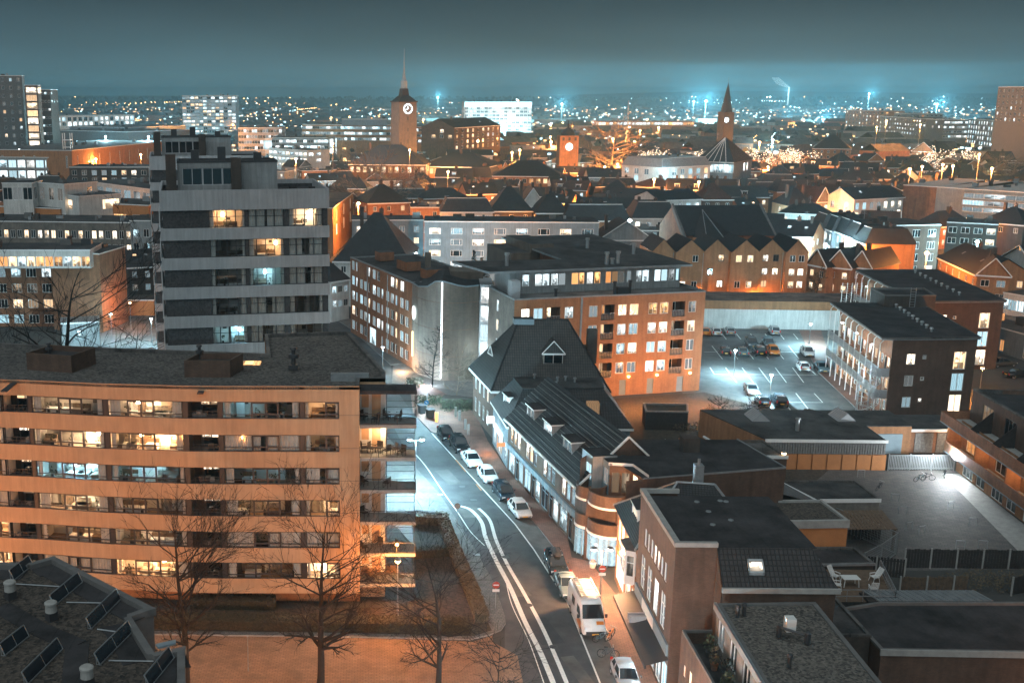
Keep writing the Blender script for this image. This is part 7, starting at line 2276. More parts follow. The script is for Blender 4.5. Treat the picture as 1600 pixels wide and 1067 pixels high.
for k in range(24):
 p_ = lerp(a, c_, k / 23); b = MB(); b.box(p_[0] - .03, p_[0] + .03, p_[1] - .03, p_[1] + .03, .1, 1.3); b.build('picket', [M['wood_dark']], fe)
b = MB(); b.tube(a + (1.1,), c_ + (1.1,), .04, n=4); b.build('rail', [M['wood_dark']], fe)
# bare trees
def bare_tree(xy, h, label, seed, mat=None, spread=1.0, style='broad', z0=0, trunk_r=.2, depth=4, group=None, lights=None, clear=.28, twig=1.0, rm=.018):
 rr = random.Random(seed)
 t = thing('bare_tree', label, 'tree', xy + (z0,), group)
 tr, cr, tips = MB(), MB(), []
 def limb(b, p, d, L, r, lv):
  nseg = max(2, int(4 - lv * .5))
  q = p
  for k in range(nseg):
   d = (d + Vector((rr.gauss(0, .13), rr.gauss(0, .13), rr.gauss(.02, .08)))).normalized()
   n_ = q + d * (L / nseg)
   r2 = r * (1 - .55 * (k + 1) / nseg)
   b.tube(q, n_, r * (1 - .55 * k / nseg), r2, n=5 if lv < 2 else 3, cap=False)
   q = n_
   if lv < depth:
    for _ in range(2 if rr.random() < .55 * twig else 1):
     if k == 0 and rr.random() < .5: continue
     side = d.orthogonal().normalized()
     side.rotate(Matrix.Rotation(rr.uniform(0, 6.283), 3, d))
     nd = (d * rr.uniform(.65, .95) + side * rr.uniform(.35, .75) + Vector((0, 0, .12))).normalized()
     limb(cr, q, nd, L * rr.uniform(.45, .68), max(rm, r2 * rr.uniform(.55, .8)), lv + 1)
  tips.append(q)
 p = Vector((0, 0, 0))
 nT = 9
 d = Vector((rr.gauss(0, .03), rr.gauss(0, .03), 1)).normalized()
 for k in range(nT):
  d = (d + Vector((rr.gauss(0, .045), rr.gauss(0, .045), .05))).normalized()
  q = p + d * (h / nT)
  r0, r1 = trunk_r * (1 - .85 * k / nT) , trunk_r * (1 - .85 * (k + 1) / nT)
  tr.tube(p, q, r0 * (1.25 if k == 0 else 1), r1, n=7, cap=False)
  f_ = (k + 1) / nT
  if f_ > clear:
   nb = {'broad': 3, 'cone': 4, 'leader': 4}[style]
   for _ in range(nb):
    a = rr.uniform(0, 6.283)
    up = rr.uniform(.15, .55) if style != 'leader' else rr.uniform(.45, 1.0)
    nd = Vector((math.cos(a), math.sin(a), up)).normalized()
    prof = (1 - f_) * 1.0 + .16 if style == 'cone' else (.45 + .75 * math.sin(math.pi * min(1, .25 + (1 - f_))))
    L = h * .34 * spread * prof * rr.uniform(.75, 1.15)
    limb(cr, p + (q - p) * rr.random(), nd, L, max(rm * 2.2, r1 * rr.uniform(.45, .7)), 1)
  p = q
 limb(cr, p, d, h * .12, r1, 2)
 tr.build('trunk', [mat or M['bark_dark']], t, raw=True, smooth=True)
 cr.build('crown', [mat or M['bark_dark']], t, raw=True)
 if lights:
  lb = MB()
  for q in tips[::lights]:
   lb.box(q.x - .07, q.x + .07, q.y - .07, q.y + .07, q.z - .07, q.z + .07)
  stuff(lb.build('fairy_light', [M['fairy']], t, raw=True))
 return t
bare_tree(G(290, 1082), 12.6, 'left bare tree rising in front of the peach block above the panel roof', 101, spread=.85, style='leader', trunk_r=.31, twig=1.4, rm=.013)
bare_tree(G(500, 1085), 12.4, 'middle bare tree in front of the peach block facade', 102, spread=.85, style='leader', trunk_r=.31, twig=1.4, rm=.013)
bare_tree(G(684, 1090), 10.2, 'right foreground bare tree in front of the dark garden', 103, spread=1.05, style='broad', trunk_r=.25, twig=1.4, rm=.013)
bare_tree(G(775, 1120), 5.5, 'low bare sapling at the bottom edge by the lane mouth', 104, spread=1.1, trunk_r=.09, depth=3)
bare_tree(G(675, 607), 10.2, 'conical bare tree in front of the pale rotunda wall', 105, style='cone', spread=.8, trunk_r=.13, depth=3, clear=.12)
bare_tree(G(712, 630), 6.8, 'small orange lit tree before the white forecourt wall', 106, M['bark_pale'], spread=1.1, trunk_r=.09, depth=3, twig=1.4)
bare_tree((-36.5, 121), 21.0, 'large twisted dark tree behind the roof of the peach block at far left', 107, spread=1.1, trunk_r=.6, depth=4, clear=.3, rm=.03, twig=1.2)
bare_tree((-29.0, 127), 15.0, 'smaller bare tree by the lit back street behind the peach block', 108, spread=1.2, trunk_r=.2, depth=3)
bare_tree((88.2, 213), 9.5, 'tall feathery bare shrub at the end of the orange gabled houses', 109, spread=1.0, style='cone', trunk_r=.12, depth=3, twig=1.8, clear=.05)
bare_tree((46, 137.8), 3.6, 'thin bare sapling below the long brick flat, left', 110, trunk_r=.05, depth=3, group='saplings below the brick flat')
bare_tree((50.5, 138.2), 3.4, 'thin bare sapling below the long brick flat, right', 111, trunk_r=.05, depth=3, group='saplings below the brick flat')
cf = thing('conifer', 'small dark conifer cluster rising behind the rotunda roof', 'tree', (17.9, 188, 8))
q = MB(); q.tube((0, 0, -8), (0, 0, 8), .15, .03, n=5); q.build('trunk', [M['bark_dark']], cf, raw=True)
q = MB()
for dx, hh, sd in ((-1.6, 5.5, 1), (0, 7.6, 2), (1.3, 6.3, 3), (2.2, 5.0, 4)): leafy(420, dx, 0, 1.0, 1.3, 1.3, hh, .2, sd, q, 1)
q.build('crown', [M['conifer']], cf, raw=True)
# the roof with solar panels, bottom left
Z0 = 20.0
root = thing('solar_roof_building', 'angular dark gravel roof with tilted solar panels at the bottom left corner', 'building', (-14, 44, 0))
out = [(-24, 36), (-7.5, 36), (-7.5, 39.5), (-8.0, 42.4), (-9.2, 41.9), (-10.9, 45.2), (-10.0, 46.0), (-16.2, 51.7), (-17.2, 50.9), (-19.5, 51.0), (-24, 53)]
w = MB()
for i in range(len(out)): facade(w, out[i], out[(i + 1) % len(out)], 0, Z0 - .02, [], 0)
w.build('wall', [M['concrete_dark']], root)
b = MB(); b.poly([p + (Z0 - .25,) for p in out]); b.build('roof', [M['gravel_dark']], root)
b = MB()
for i in range(len(out)):
 a, c_ = out[i], out[(i + 1) % len(out)]
 P_, L_, an = frame(a, c_)
 b.prism([P_(-.12, -.05), P_(L_ + .12, -.05), P_(L_ + .0, .28), P_(0, .28)], Z0 - .3, Z0 + .02 + .003 * i)
b.build('coping', [M['concrete_dark']], root)
b = MB()
for i in range(1, 9):
 a, c_ = out[i], out[i + 1]
 P_, L_, an = frame(a, c_)
 b.prism([P_(0, .3), P_(L_, .3), P_(L_, 1.3), P_(0, 1.3)], Z0 - .252, Z0 - .225 + .003 * i)
pth = [G(0, 940, Z0), G(60, 975, Z0), G(120, 1000, Z0), G(115, 1067, Z0)]
for i in range(3):
 P_, L_, an = frame(pth[i], pth[i + 1])
 b.prism([P_(0, -.5), P_(L_, -.5), P_(L_, .5), P_(0, .5)], Z0 - .25, Z0 - .21 + .002 * i)
b.build('tile_path', [M['bitumen_dark']], root)
M['solar'] = mat_plain('solar_cell', (.02, .024, .03), .22, var=.15, scale=4)
def solar(u0, v0, u1, v1, label):
 """lower edge in the picture from (u0,v0); the strip rises to its back edge"""
 a, c_ = Vector(G(u0, v0, Z0 - .15)), Vector(G(u1, v1, Z0 - .15))
 t = thing('solar_collector', label, 'solar panel', (a.x, a.y, Z0 - .25), 'solar panels on the dark roof')
 d = (c_ - a); n = Vector((d.y, -d.x)).normalized()
 w_ = .3
 p = [a, c_, c_ + n * w_ * .8, a + n * w_ * .8]
 lo, hi = .10, .34
 q = MB()
 pts = [(p[0].x, p[0].y, Z0 + hi), (p[1].x, p[1].y, Z0 + hi), (p[2].x, p[2].y, Z0 - .25 + lo), (p[3].x, p[3].y, Z0 - .25 + lo)]
 q.poly(pts, 0); q.poly([(x, y, z - .05) for x, y, z in reversed(pts)], 1)
 for i in range(4): q.tube(pts[i], pts[(i + 1) % 4], .03, n=4, m=1)
 m0, m1 = lerp(pts[0], pts[1], .5), lerp(pts[3], pts[2], .5)
 q.tube(m0, m1, .02, n=4, m=1)
 q.build('panel', [M['solar'], M['metal']], t)
 q = MB()
 for e_ in (.05, .95):
  m0, m1 = lerp(pts[0], pts[1], e_), lerp(pts[3], pts[2], e_)
  q.tube(m0, (m0[0], m0[1], Z0 - .25), .025, n=4); q.tube((m0[0], m0[1], Z0 - .23), (m1[0], m1[1], Z0 - .23), .025, n=4)
 q.build('stand', [M['metal']], t)
 return t
for a_, l_ in zip(((15, 905, 45, 881), (78, 945, 122, 908), (135, 981, 182, 934), (148, 1037, 200, 985), (0, 1022, 38, 992), (35, 1067, 90, 1012), (226, 1072, 264, 1026)),
  ('solar panel at the top left tip of the dark roof', 'solar panel behind the middle white roof pot', 'solar panel with orange reflections in the upper right of the dark roof', 'solar panel in the middle right of the dark roof', 'solar panel at the left edge of the dark roof', 'solar panel at the lower left of the dark roof', 'solar panel with two orange reflections near the roof corner')):
 solar(*a_, l_)
for a_, c_ in (((20, 912), (103, 917)), ((104, 941), (160, 942)), ((152, 983), (190, 988)), ((170, 1032), (240, 1033))):
 b = MB(); b.tube(G(*a_, Z0 - .2) + (Z0 - .18,), G(*c_, Z0 - .2) + (Z0 - .18,), .035, n=5); b.build('conduit', [M['zinc']], root)
for (u, v, l_) in ((17, 935, 'white capped roof pot at the left edge of the dark roof'), (81, 968, 'white capped roof pot beside the second solar panel'), (137, 1072, 'white capped roof pot at the bottom edge of the dark roof')):
 x, y = G(u, v, Z0 - .25)
 t = thing('roof_pot', l_, 'roof vent', (x, y, Z0 - .25), 'white roof pots')
 q = MB(); q.lathe(0, 0, [(.3, 0), (.3, .42)], 4); q.build('base', [M['dark_paint']], t, raw=True)
 q = MB(); q.lathe(0, 0, [(.27, .42), (.25, .75), (.29, .78), (.29, .86), (.2, .92)], 14); q.build('cap', [M['concrete']], t, raw=True)
b = MB(); x, y = G(262, 1005, Z0 - 1); b.prism([G(243, 1012, Z0), G(275, 1005, Z0), G(275, 1010, Z0), G(248, 1017, Z0)], Z0 + .1, Z0 + .2); b.build('roof_light', [M['blue_paint']], root)
# the town beyond
BL_ = 'building'
foots = []
def bld(label, u0, v0, u1, v1, z, depth, roof='flat', rh=3.5, wall='brick_red', rmat='roof_tile_dark', nc=0, nr=0, w=1.1, h=1.4, dz=2.8, mix=None, top=1.0, name='house', cat=None, trim='white_paint', vf=(0.5,), fm='white_paint', z0=0.0, seed=None, bar=.09, ov=.35, dorm=0, chim=1):
 """front eave line given by two picture points at height z; the house runs back from it"""
 A, B = G(u0, v0, z), G(u1, v1, z)
 P, L, ang = frame(A, B)
 r = random.Random(seed if seed is not None else int(u0 * 7 + v0 * 13))
 root = thing(name, label, cat or ('house' if name == 'house' else BL_), A + (z0,))
 pl = [A, B, P(L, depth), P(0, depth)]
 foots.append((P(L/2, depth/2), max(L, depth) / 2 + 2))
 wb = MB()
 ws = []
 if nc:
  st = L / nc
  for j in range(nr):
   for i in range(nc):
    ws.append((st * (i + .5) - w/2, z - top - h - j * dz, w, h, pick(mix or MIX_HOME, r), vf, ()))
 wall_windows(root, wb, A, B, z0, z, ws, M[fm], 0, bar, .15)
 for i in (1, 2, 3): facade(wb, pl[i], pl[(i + 1) % 4], z0, z, [], 0)
 if nc and depth > 5:                     # windows in the side walls too
  ns = max(1, int(depth / 4.5))
  for (a, an, ln) in ((B, ang + math.pi/2, depth), (pl[3], ang - math.pi/2, depth)):
   for j in range(min(nr, 2)):
    for i in range(ns):
     if r.random() < .6:
      add_window(root, (a[0] + .14*math.sin(an), a[1] - .14*math.cos(an)), an, ln*(i+.5)/ns - w/2, z - top - h - j*dz, w, h, pick(mix or MIX_HOME, r), M[fm], vf, (), bar)
 rb = MB()
 O0, O1, O2, O3 = (P(-ov, -ov), P(L + ov, -ov), P(L + ov, depth + ov), P(-ov, depth + ov))
 e = z - .02
 if roof == 'flat':
  rb.prism([P(-.1, -.1), P(L + .1, -.1), P(L + .1, depth + .1), P(-.1, depth + .1)], z, z + .25, 1, 0)
 elif roof == 'gable':
  R0, R1 = P(-ov, depth/2) + (z + rh,), P(L + ov, depth/2) + (z + rh,)
  rb.poly([O0 + (e,), O1 + (e,), R1, R0]); rb.poly([O2 + (e,), O3 + (e,), R0, R1])
  for s in (0, L): wb.poly([P(s, 0) + (z,), P(s, depth) + (z,), P(s, depth/2) + (z + rh - .15,)], 0)
 elif roof == 'front':
  R0, R1 = P(L/2, -ov) + (z + rh,), P(L/2, depth) + (z + rh,)
  rb.poly([O0 + (e,), R0, R1, O3 + (e,)]); rb.poly([O1 + (e,), O2 + (e,), R1, R0])
  wb.poly([A + (z,), B + (z,), P(L/2, 0) + (z + rh - .15,)], 0)
  rb.tube(O0 + (e,), R0, .12, n=4, m=1); rb.tube(O1 + (e,), R0, .12, n=4, m=1)
  if nc: add_window(root, A, ang, L/2 - .5, z + .3, 1.0, 1.2, pick(mix or MIX_HOME, r), M[fm], ())
 elif roof == 'hip':
  k = min(depth/2, L/2) * .9
  R0, R1 = P(k, depth/2) + (z + rh,), P(L - k, depth/2) + (z + rh,)
  rb.poly([O0 + (e,), O1 + (e,), R1, R0]); rb.poly([O1 + (e,), O2 + (e,), R1]); rb.poly([O2 + (e,), O3 + (e,), R0, R1]); rb.poly([O3 + (e,), O0 + (e,), R0])
 else:  # mansard
  k = rh * .45
  T = [P(k, k), P(L - k, k), P(L - k, depth - k), P(k, depth - k)]
  Os = [O0, O1, O2, O3]
  for i in range(4): rb.poly([Os[i] + (e,), Os[(i+1) % 4] + (e,), T[(i+1) % 4] + (z + rh,), T[i] + (z + rh,)])
  rb.poly([t_ + (z + rh,) for t_ in T])
  rb.tube(T[0] + (z + rh,), T[1] + (z + rh,), .1, n=4, m=1)
 rb.build('roof', [M[rmat], M[trim]], root)
 if roof != 'flat':
  gb = MB(); gb.prism([P(-ov, -ov - .12), P(L + ov, -ov - .12), P(L + ov, -ov + .02), P(-ov, -ov + .02)], z - .3, z); gb.build('gutter', [M[trim]], root)
 for k in range(dorm):
  dormer(root, P(L * (k + .5) / dorm, rh * .3), ang, 1.7, 1.5, 2.2, z + .5, pick(mix or MIX_HOME, r), M[rmat], M['white_paint'])
 if chim:
  q = MB(); s, d = L * r.uniform(.15, .85), depth * r.uniform(.4, .6)
  c_ = P(s, d); hh = rh if roof != 'flat' else 0
  q.obox(c_[0], c_[1], z + hh*.4, z + hh + 1.1, .7, .9, ang); q.build('chimney', [M['brick_dark']], root)
 if roof == 'flat' and L > 8:
  for k in range(min(7, int(L / 6) + 1)):
   c_ = P(L * r.uniform(.06, .94), depth * r.uniform(.2, .85)); q = MB(); q.obox(c_[0], c_[1], z + .2, z + r.uniform(.7, 1.9), r.uniform(.5, 2.2), r.uniform(.5, 1.6), ang); q.build('roof_unit', [M[r.choice(['zinc', 'concrete_dark', 'dark_paint', 'brick_dark'])]], root)
 elif roof in ('gable', 'hip', 'mansard') and rh > 2.5:
  if r.random() < .35:
   c_ = P(L * r.uniform(.3, .7), depth * .5); q = MB(); zz = z + rh; q.tube(c_ + (zz - .6,), c_ + (zz + 2.2,), .05, n=3)
   for k in range(3): q.tube((c_[0] - .6, c_[1], zz + 1.3 + k * .35), (c_[0] + .6, c_[1], zz + 1.3 + k * .35), .03, n=3)
   q.build('aerial', [M['metal']], root)
  if chim and L > 7:
   c_ = P(L * r.uniform(.2, .8), depth * r.uniform(.45, .6)); q = MB(); q.obox(c_[0], c_[1], z + rh * .4, z + rh + .8, .9, .6, ang); q.lathe(c_[0], c_[1], [(.15, z + rh + .8), (.15, z + rh + 1.2)], 5); q.build('chimney', [M['brick_brown']], root)
  if roof == 'gable' and not dorm:
   for k in range(2):
    s, f_ = L * (.25 + .45 * k), .45; q = MB(); y_ = depth / 2 * f_; zz = z + rh * f_ + .1
    q.poly([P(s, y_) + (zz,), P(s + .8, y_) + (zz,), P(s + .8, y_ + 1) + (zz + rh * 2 / depth,), P(s, y_ + 1) + (zz + rh * 2 / depth,)]); q.build('roof_light', [pick({'glass_dark': 2, 'pane_cool': 1, 'pane_warm': 1, 'zinc': 2}, r)], root)
 wb.build('wall', [M[wall]], root)
 return root, P, L, ang
W_ = dict(vf=(.5,))
# left side, near to far
bld('red brick apartment block with a glazed top floor behind the twisted dark tree', -60, 411, 155, 411, 12.2, 16, 'flat', wall='brick_red', rmat='bitumen', nc=9, nr=4, w=1.9, h=1.7, dz=2.95, mix=MIX_HOME, name='apartment_building', vf=(.33, .66))
bld('set-back top storey of the left red brick block with orange lit gallery', -60, 392, 140, 392, 15.5, 9, 'flat', wall='render_white', rmat='bitumen', nc=14, nr=1, w=1.6, h=1.9, mix={'pane_orange': 3, 'pane_warm': 2, 'pane_cool': 1}, z0=12.3, name='penthouse')
bld('plain red brick stair wing at the right end of the left brick block', 155, 398, 195, 386, 14.5, 10, 'flat', wall='brick_red', rmat='bitumen', nc=0, name='stair_wing')
bld('small dark roofed brick house tucked against the left side of the tower', 200, 418, 240, 416, 6.2, 8, 'gable', 3.4, 'brick_dark', nc=2, nr=2, mix=MIX_HOME)
bld('orange lit garden wall block by the left car park', 194, 470, 240, 470, 3.0, 3, 'flat', wall='rust_panel', rmat='bitumen', name='low_building', chim=0)
bld('small teal canopy roof beside the glaring left lamp', 95, 507, 155, 504, 4.2, 5, 'flat', wall='render_grey', rmat='zinc', name='low_building', chim=0)
bld('tan office block with a long row of small windows behind the left brick block', -70, 346, 205, 349, 14.0, 14, 'flat', wall='brick_grey', rmat='bitumen', nc=26, nr=3, w=1.1, h=1.9, dz=3.2, mix={'pane_bright': 3, 'glass_dark': 5, 'pane_warm': 2}, name='office_building', top=1.8)
bld('grey corner wing of the tan office block', 203, 346, 236, 346, 14.6, 12, 'flat', wall='render_grey', rmat='bitumen', nc=2, nr=3, w=1.3, h=1.9, dz=3.2, mix=MIX_COOL, name='office_building', top=1.8)
bld('orange rendered flat block in front of the white roof boxes', -30, 322, 94, 327, 14, 18, 'flat', wall='rust_panel', rmat='bitumen_dark', name='building', chim=0)
bld('small white roof box with two dark windows at the left edge', 3, 287, 50, 287, 20.5, 9, 'flat', wall='render_white', rmat='bitumen', nc=3, nr=1, w=2.4, h=3.2, mix={'glass_dark': 1, 'pane_dim': 1}, name='building', chim=0)
bld('white roof box with two cool lit windows right of the first roof box', 58, 286, 100, 289, 20.3, 11, 'flat', wall='render_white', rmat='bitumen', nc=3, nr=1, w=2.0, h=3.2, mix={'pane_cool': 1, 'pane_dim': 1}, name='building', chim=0)
bld('low white framed terrace with an orange lamp below the roof boxes', 88, 303, 123, 308, 17.5, 12, 'flat', wall='render_white', rmat='bitumen', nc=1, nr=1, w=5, h=2.6, mix={'pane_warm': 1}, name='building', chim=0)
bld('long orange brick low block left of the near tower', 142, 318, 232, 322, 15, 14, 'flat', wall='rust_panel', rmat='bitumen', nc=3, nr=1, w=4, h=1.6, top=2.4, mix={'pane_orange': 1, 'pane_dim': 1}, name='building', chim=0)
bld('bright blue-white showroom with tall slanting windows left of the towers', 136, 284, 236, 297, 15.5, 24, 'flat', wall='render_white', rmat='bitumen', nc=7, nr=1, w=4.2, h=5.2, mix={'pane_curtain': 3, 'pane_cool': 2}, name='showroom', chim=0)
bld('dark apartment house with two warm lit windows behind the showroom', 108, 262, 232, 262, 16, 16, 'flat', wall='brick_dark', rmat='bitumen_dark', nc=8, nr=2, w=1.9, h=1.9, mix=MIX_HOME, name='apartment_building')
bld('long orange brick windowless wall of the shopping centre', 112, 236, 262, 221, 20, 40, 'flat', wall='brick_orange', rmat='bitumen_grey', nc=10, nr=1, w=.8, h=5, top=2.2, mix={'glass_dark': 1}, name='shopping_centre', chim=0)
bld('pale blue-grey upper hall of the shopping centre', 196, 200, 290, 197, 24, 50, 'flat', wall='render_blue', rmat='bitumen_grey', nc=12, nr=1, w=1.4, h=1.8, top=6, mix={'pane_dim': 1, 'glass_dark': 3}, name='shopping_centre', chim=0)
bld('grey middle hall of the shopping centre with a lattice mast before it', 82, 204, 200, 207, 23, 50, 'flat', wall='concrete_dark', rmat='bitumen_grey', name='shopping_centre', chim=0)
bld('glass roofed building with white lit floor behind the shopping centre', 78, 182, 210, 180, 25, 50, 'flat', wall='render_white', rmat='zinc', nc=16, nr=2, w=3.4, h=3.4, dz=4.2, mix={'pane_far': 3, 'pane_white': 2, 'glass_dark': 2}, name='office_building', chim=0)
bld('cyan lit shopping pavilion at the left edge', -60, 246, 112, 247, 17, 40, 'flat', wall='render_grey', rmat='zinc', nc=12, nr=3, w=3.4, h=3.2, dz=4.4, mix={'pane_far': 3, 'pane_white': 2, 'pane_cool': 2}, name='shopping_pavilion', chim=0)
bld('dark high-rise with a bright amber stair strip at the left edge', -40, 119, 34, 119, 52, 4, 'flat', wall='concrete_dark', rmat='bitumen', nc=6, nr=12, w=1.3, h=1.7, dz=3.9, mix={'glass_dark': 7, 'pane_cool': 2, 'pane_dim': 2, 'pane_warm': 1}, name='tower_block', cat='high-rise', chim=0)
bld('amber glazed stair strip of the left high-rise', 38, 134, 58, 134, 47.3, 6, 'flat', wall='brick_brown', rmat='bitumen', nc=1, nr=10, w=5.2, h=3.0, dz=3.7, mix={'pane_warm': 2, 'pane_bright': 1}, name='stair_tower', chim=0, top=.8)
bld('lower dark wing of the left high-rise with rows of small white windows', 58, 141, 78, 141, 45.2, 14, 'flat', wall='brick_dark', rmat='bitumen', nc=4, nr=9, w=1.2, h=1.2, dz=4, mix={'pane_far': 1, 'glass_dark': 2}, name='tower_block', cat='high-rise', chim=0)
bld('white lit apartment slab with rows of glowing windows on the skyline left', 284, 150, 368, 150, 41.9, 22, 'flat', wall='render_blue', rmat='bitumen', nc=13, nr=12, w=3.2, h=1.9, dz=2.9, mix={'pane_far': 3, 'pane_curtain': 5, 'pane_warm': 2, 'glass_dark': 2}, name='apartment_building', cat='high-rise', fm='zinc', chim=0)
# centre
bld('long grey apartment block with white framed windows across the middle', 663, 347, 936, 349, 13.8, 11, 'flat', 2.0, 'render_blue', 'bitumen_dark', nc=8, nr=4, w=2.7, h=1.45, dz=2.62, mix={'pane_curtain': 4, 'pane_bright': 1.3, 'pane_warm': 1.5, 'pane_cool': 3, 'glass_dark': 1.5}, name='apartment_building', vf=(.22, .78), top=1.4, ov=.2)
bld('pale grey left wing of the long apartment block with small square windows', 550, 345, 662, 345, 13.6, 10, 'flat', 2.6, 'render_blue', rmat='bitumen', nc=5, nr=4, w=1.3, h=1.5, dz=2.7, mix={'pane_bright': 2, 'pane_curtain': 2, 'pane_cool': 1}, name='apartment_building', top=1.3)
bld('large dark hipped roof behind the brown brick row', 522, 408, 640, 410, 9.5, 22, 'hip', 9.0, 'render_white', 'slate', nc=4, nr=2, mix=MIX_COOL, name='building')
bld('white gabled house by the lit corner shop behind the brown brick row', 518, 440, 545, 436, 8.0, 7, 'hip', 3.5, 'render_white', 'slate', nc=3, nr=2, mix=MIX_COOL)
bld('bright orange lit shop front beside the top of the near tower', 520, 326, 552, 302, 13, 12, 'flat', wall='brick_orange', rmat='bitumen', nc=3, nr=2, w=2.5, h=3, dz=4, mix={'pane_bright': 1, 'pane_dimwarm': 1}, name='shop_building')
bld('brown steep roofed house behind the pale grey wing', 575, 318, 640, 316, 12, 14, 'hip', 5, 'brick_red', nc=3, nr=1, mix=MIX_DARK)
bld('orange gabled house with a bay behind the pale grey wing', 642, 325, 692, 325, 11.8, 8, 'flat', wall='brick_orange', rmat='bitumen_dark', nc=2, nr=1, mix=MIX_DARK)
bld('white dormered house row behind the long grey block', 690, 331, 770, 331, 11.5, 9, 'mansard', 3.6, 'render_white', 'slate', nc=5, nr=1, mix=MIX_COOL, dorm=4)
bld('dark pyramid roofed house behind the long grey block', 766, 330, 832, 330, 11.5, 13, 'hip', 6.5, 'brick_dark', nc=3, nr=1, mix=MIX_DARK)
bld('second dark pyramid roof with one small lit window', 838, 333, 888, 333, 11.5, 11, 'hip', 5.5, 'brick_dark', nc=2, nr=1, mix=MIX_DARK)
bld('pale house with ornate white gable between the pyramid roofs', 815, 322, 850, 322, 12.5, 10, 'front', 5, 'render_white', 'slate', nc=2, nr=2, mix={'pane_bright': 2, 'pane_warm': 1})
bld('red brick house with white string course and dormers', 880, 345, 985, 345, 9.8, 10, 'mansard', 4.2, 'brick_orange', 'slate', nc=5, nr=2, w=1.4, h=2.1, mix={'pane_cool': 2, 'pane_curtain': 2, 'glass_dark': 1}, dorm=4)
bld('pale villa with three white dormers right of the red brick house', 988, 341, 1058, 341, 9.4, 10, 'mansard', 4.4, 'render_white', 'slate', nc=4, nr=2, w=1.3, h=2.0, mix={'pane_bright': 2, 'pane_curtain': 2, 'glass_dark': 1}, dorm=3)
bld('low grey flat annexe in front of the pale villa', 945, 360, 1050, 362, 7.0, 9, 'flat', wall='concrete_dark', rmat='bitumen_grey', name='low_building', chim=0)
bld('blue-white neoclassical front with tall windows behind the church hall', 1030, 313, 1096, 311, 13, 14, 'gable', 2.2, 'render_white', 'slate', nc=5, nr=2, w=1.6, h=2.6, mix={'pane_cool': 2, 'pane_curtain': 3}, name='building', dz=3.4)
bld('brown hipped roof right behind the blue-white front', 1098, 312, 1145, 312, 12.5, 12, 'hip', 4.5, 'brick_brown', 'roof_tile_red', nc=3, nr=1, mix=MIX_DARK)
bld('white curved-front building below the glass pyramid', 1035, 262, 1110, 258, 14, 22, 'mansard', 3.5, 'render_white', 'zinc', nc=6, nr=2, w=2.4, h=2.4, mix={'pane_cool': 2, 'pane_curtain': 2, 'pane_warm': 1}, name='building')
rt, P_, L_, an_ = bld('dark glass pyramid roofed hall on the market square', 1085, 252, 1146, 254, 15, 30, 'hip', 9.5, 'render_blue', 'slate', nc=8, nr=1, w=2.6, h=3.5, mix={'pane_far': 1, 'pane_cool': 1}, name='building', chim=0)
b = MB()
for s in (.18, .34, .5, .66, .82): b.tube(P_(L_*s, -.5) + (15.2,), P_(L_*.5, 14.8) + (24.7,), .14, n=4)
b.build('roof_rib', [M['white_paint']], rt)
bld('long market hall roof with warm lit front left of the pyramid', 660, 260, 770, 262, 11, 26, 'hip', 6, 'brick_orange', 'slate', nc=12, nr=1, w=2, h=2.2, mix={'pane_warm': 2, 'pane_orange': 2}, name='building')
bld('large dark hipped hall at the foot of the town hall tower', 545, 257, 665, 258, 13, 26, 'hip', 8, 'brick_brown', 'slate', nc=12, nr=1, w=1.6, h=2.4, mix={'pane_warm': 3, 'pane_orange': 1, 'glass_dark': 2}, name='building')
bld('dark low hall roof between the town hall hall and market hall', 770, 275, 880, 276, 11.5, 22, 'hip', 5.5, 'brick_orange', 'roof_tile_dark', nc=10, nr=1, w=1.6, h=1.8, mix={'pane_warm': 2, 'pane_orange': 1, 'glass_dark': 2}, name='building')
bld('orange brick office block with two long window bands left of the clock tower', 472, 195, 615, 196, 23.5, 30, 'flat', wall='brick_orange', rmat='bitumen', nc=26, nr=3, w=3.0, h=1.8, dz=3.6, mix={'pane_far': 2, 'pane_curtain': 3, 'glass_dark': 1}, name='office_building', chim=0)
bld('orange brick office block right behind the clock tower', 616, 199, 690, 199, 22, 30, 'flat', wall='brick_orange', rmat='bitumen', nc=14, nr=3, w=3.0, h=1.8, dz=3.6, mix={'pane_far': 2, 'pane_bright': 1, 'glass_dark': 2}, name='office_building', chim=0)
bld('pale blue penthouse block on top of the orange office', 534, 187, 605, 187, 27.5, 16, 'flat', wall='render_blue', rmat='zinc', z0=23.6, name='penthouse', chim=0)
bld('grey office with vertical windows left of the orange office', 372, 200, 440, 200, 23, 30, 'flat', wall='concrete', rmat='bitumen', nc=16, nr=4, w=1.6, h=2.0, dz=3.4, mix={'glass_dark': 3, 'pane_curtain': 2, 'pane_far': 1}, name='office_building', chim=0)
bld('low office with many cool windows before the orange office', 425, 216, 512, 216, 18.5, 26, 'flat', wall='render_grey', rmat='bitumen', nc=16, nr=3, w=2.4, h=1.8, dz=3.3, mix=MIX_OFFICE, name='office_building', chim=0)
bld('glowing white department store cube left of the clock tower', 486, 218, 524, 214, 17, 30, 'flat', wall='render_white', rmat='zinc', nc=3, nr=2, w=7, h=5.5, dz=6, mix={'pane_white': 2, 'pane_far': 2}, name='department_store', chim=0)
bld('white strip-lit balcony flats on the square left of the bare lit tree', 420, 232, 480, 236, 15.5, 14, 'flat', wall='render_white', rmat='bitumen', nc=9, nr=3, w=3, h=1.7, dz=3, mix={'pane_white': 2, 'pane_bright': 2, 'pane_cool': 1}, name='apartment_building')
bld('brown brick stepped block with warm balconies before the shining white block', 710, 200, 782, 196, 24, 22, 'gable', 5, 'brick_brown', nc=9, nr=4, w=2.4, h=2.0, dz=3.2, mix={'pane_warm': 2, 'pane_cool': 1, 'glass_dark': 4, 'pane_orange': 2}, name='apartment_building')
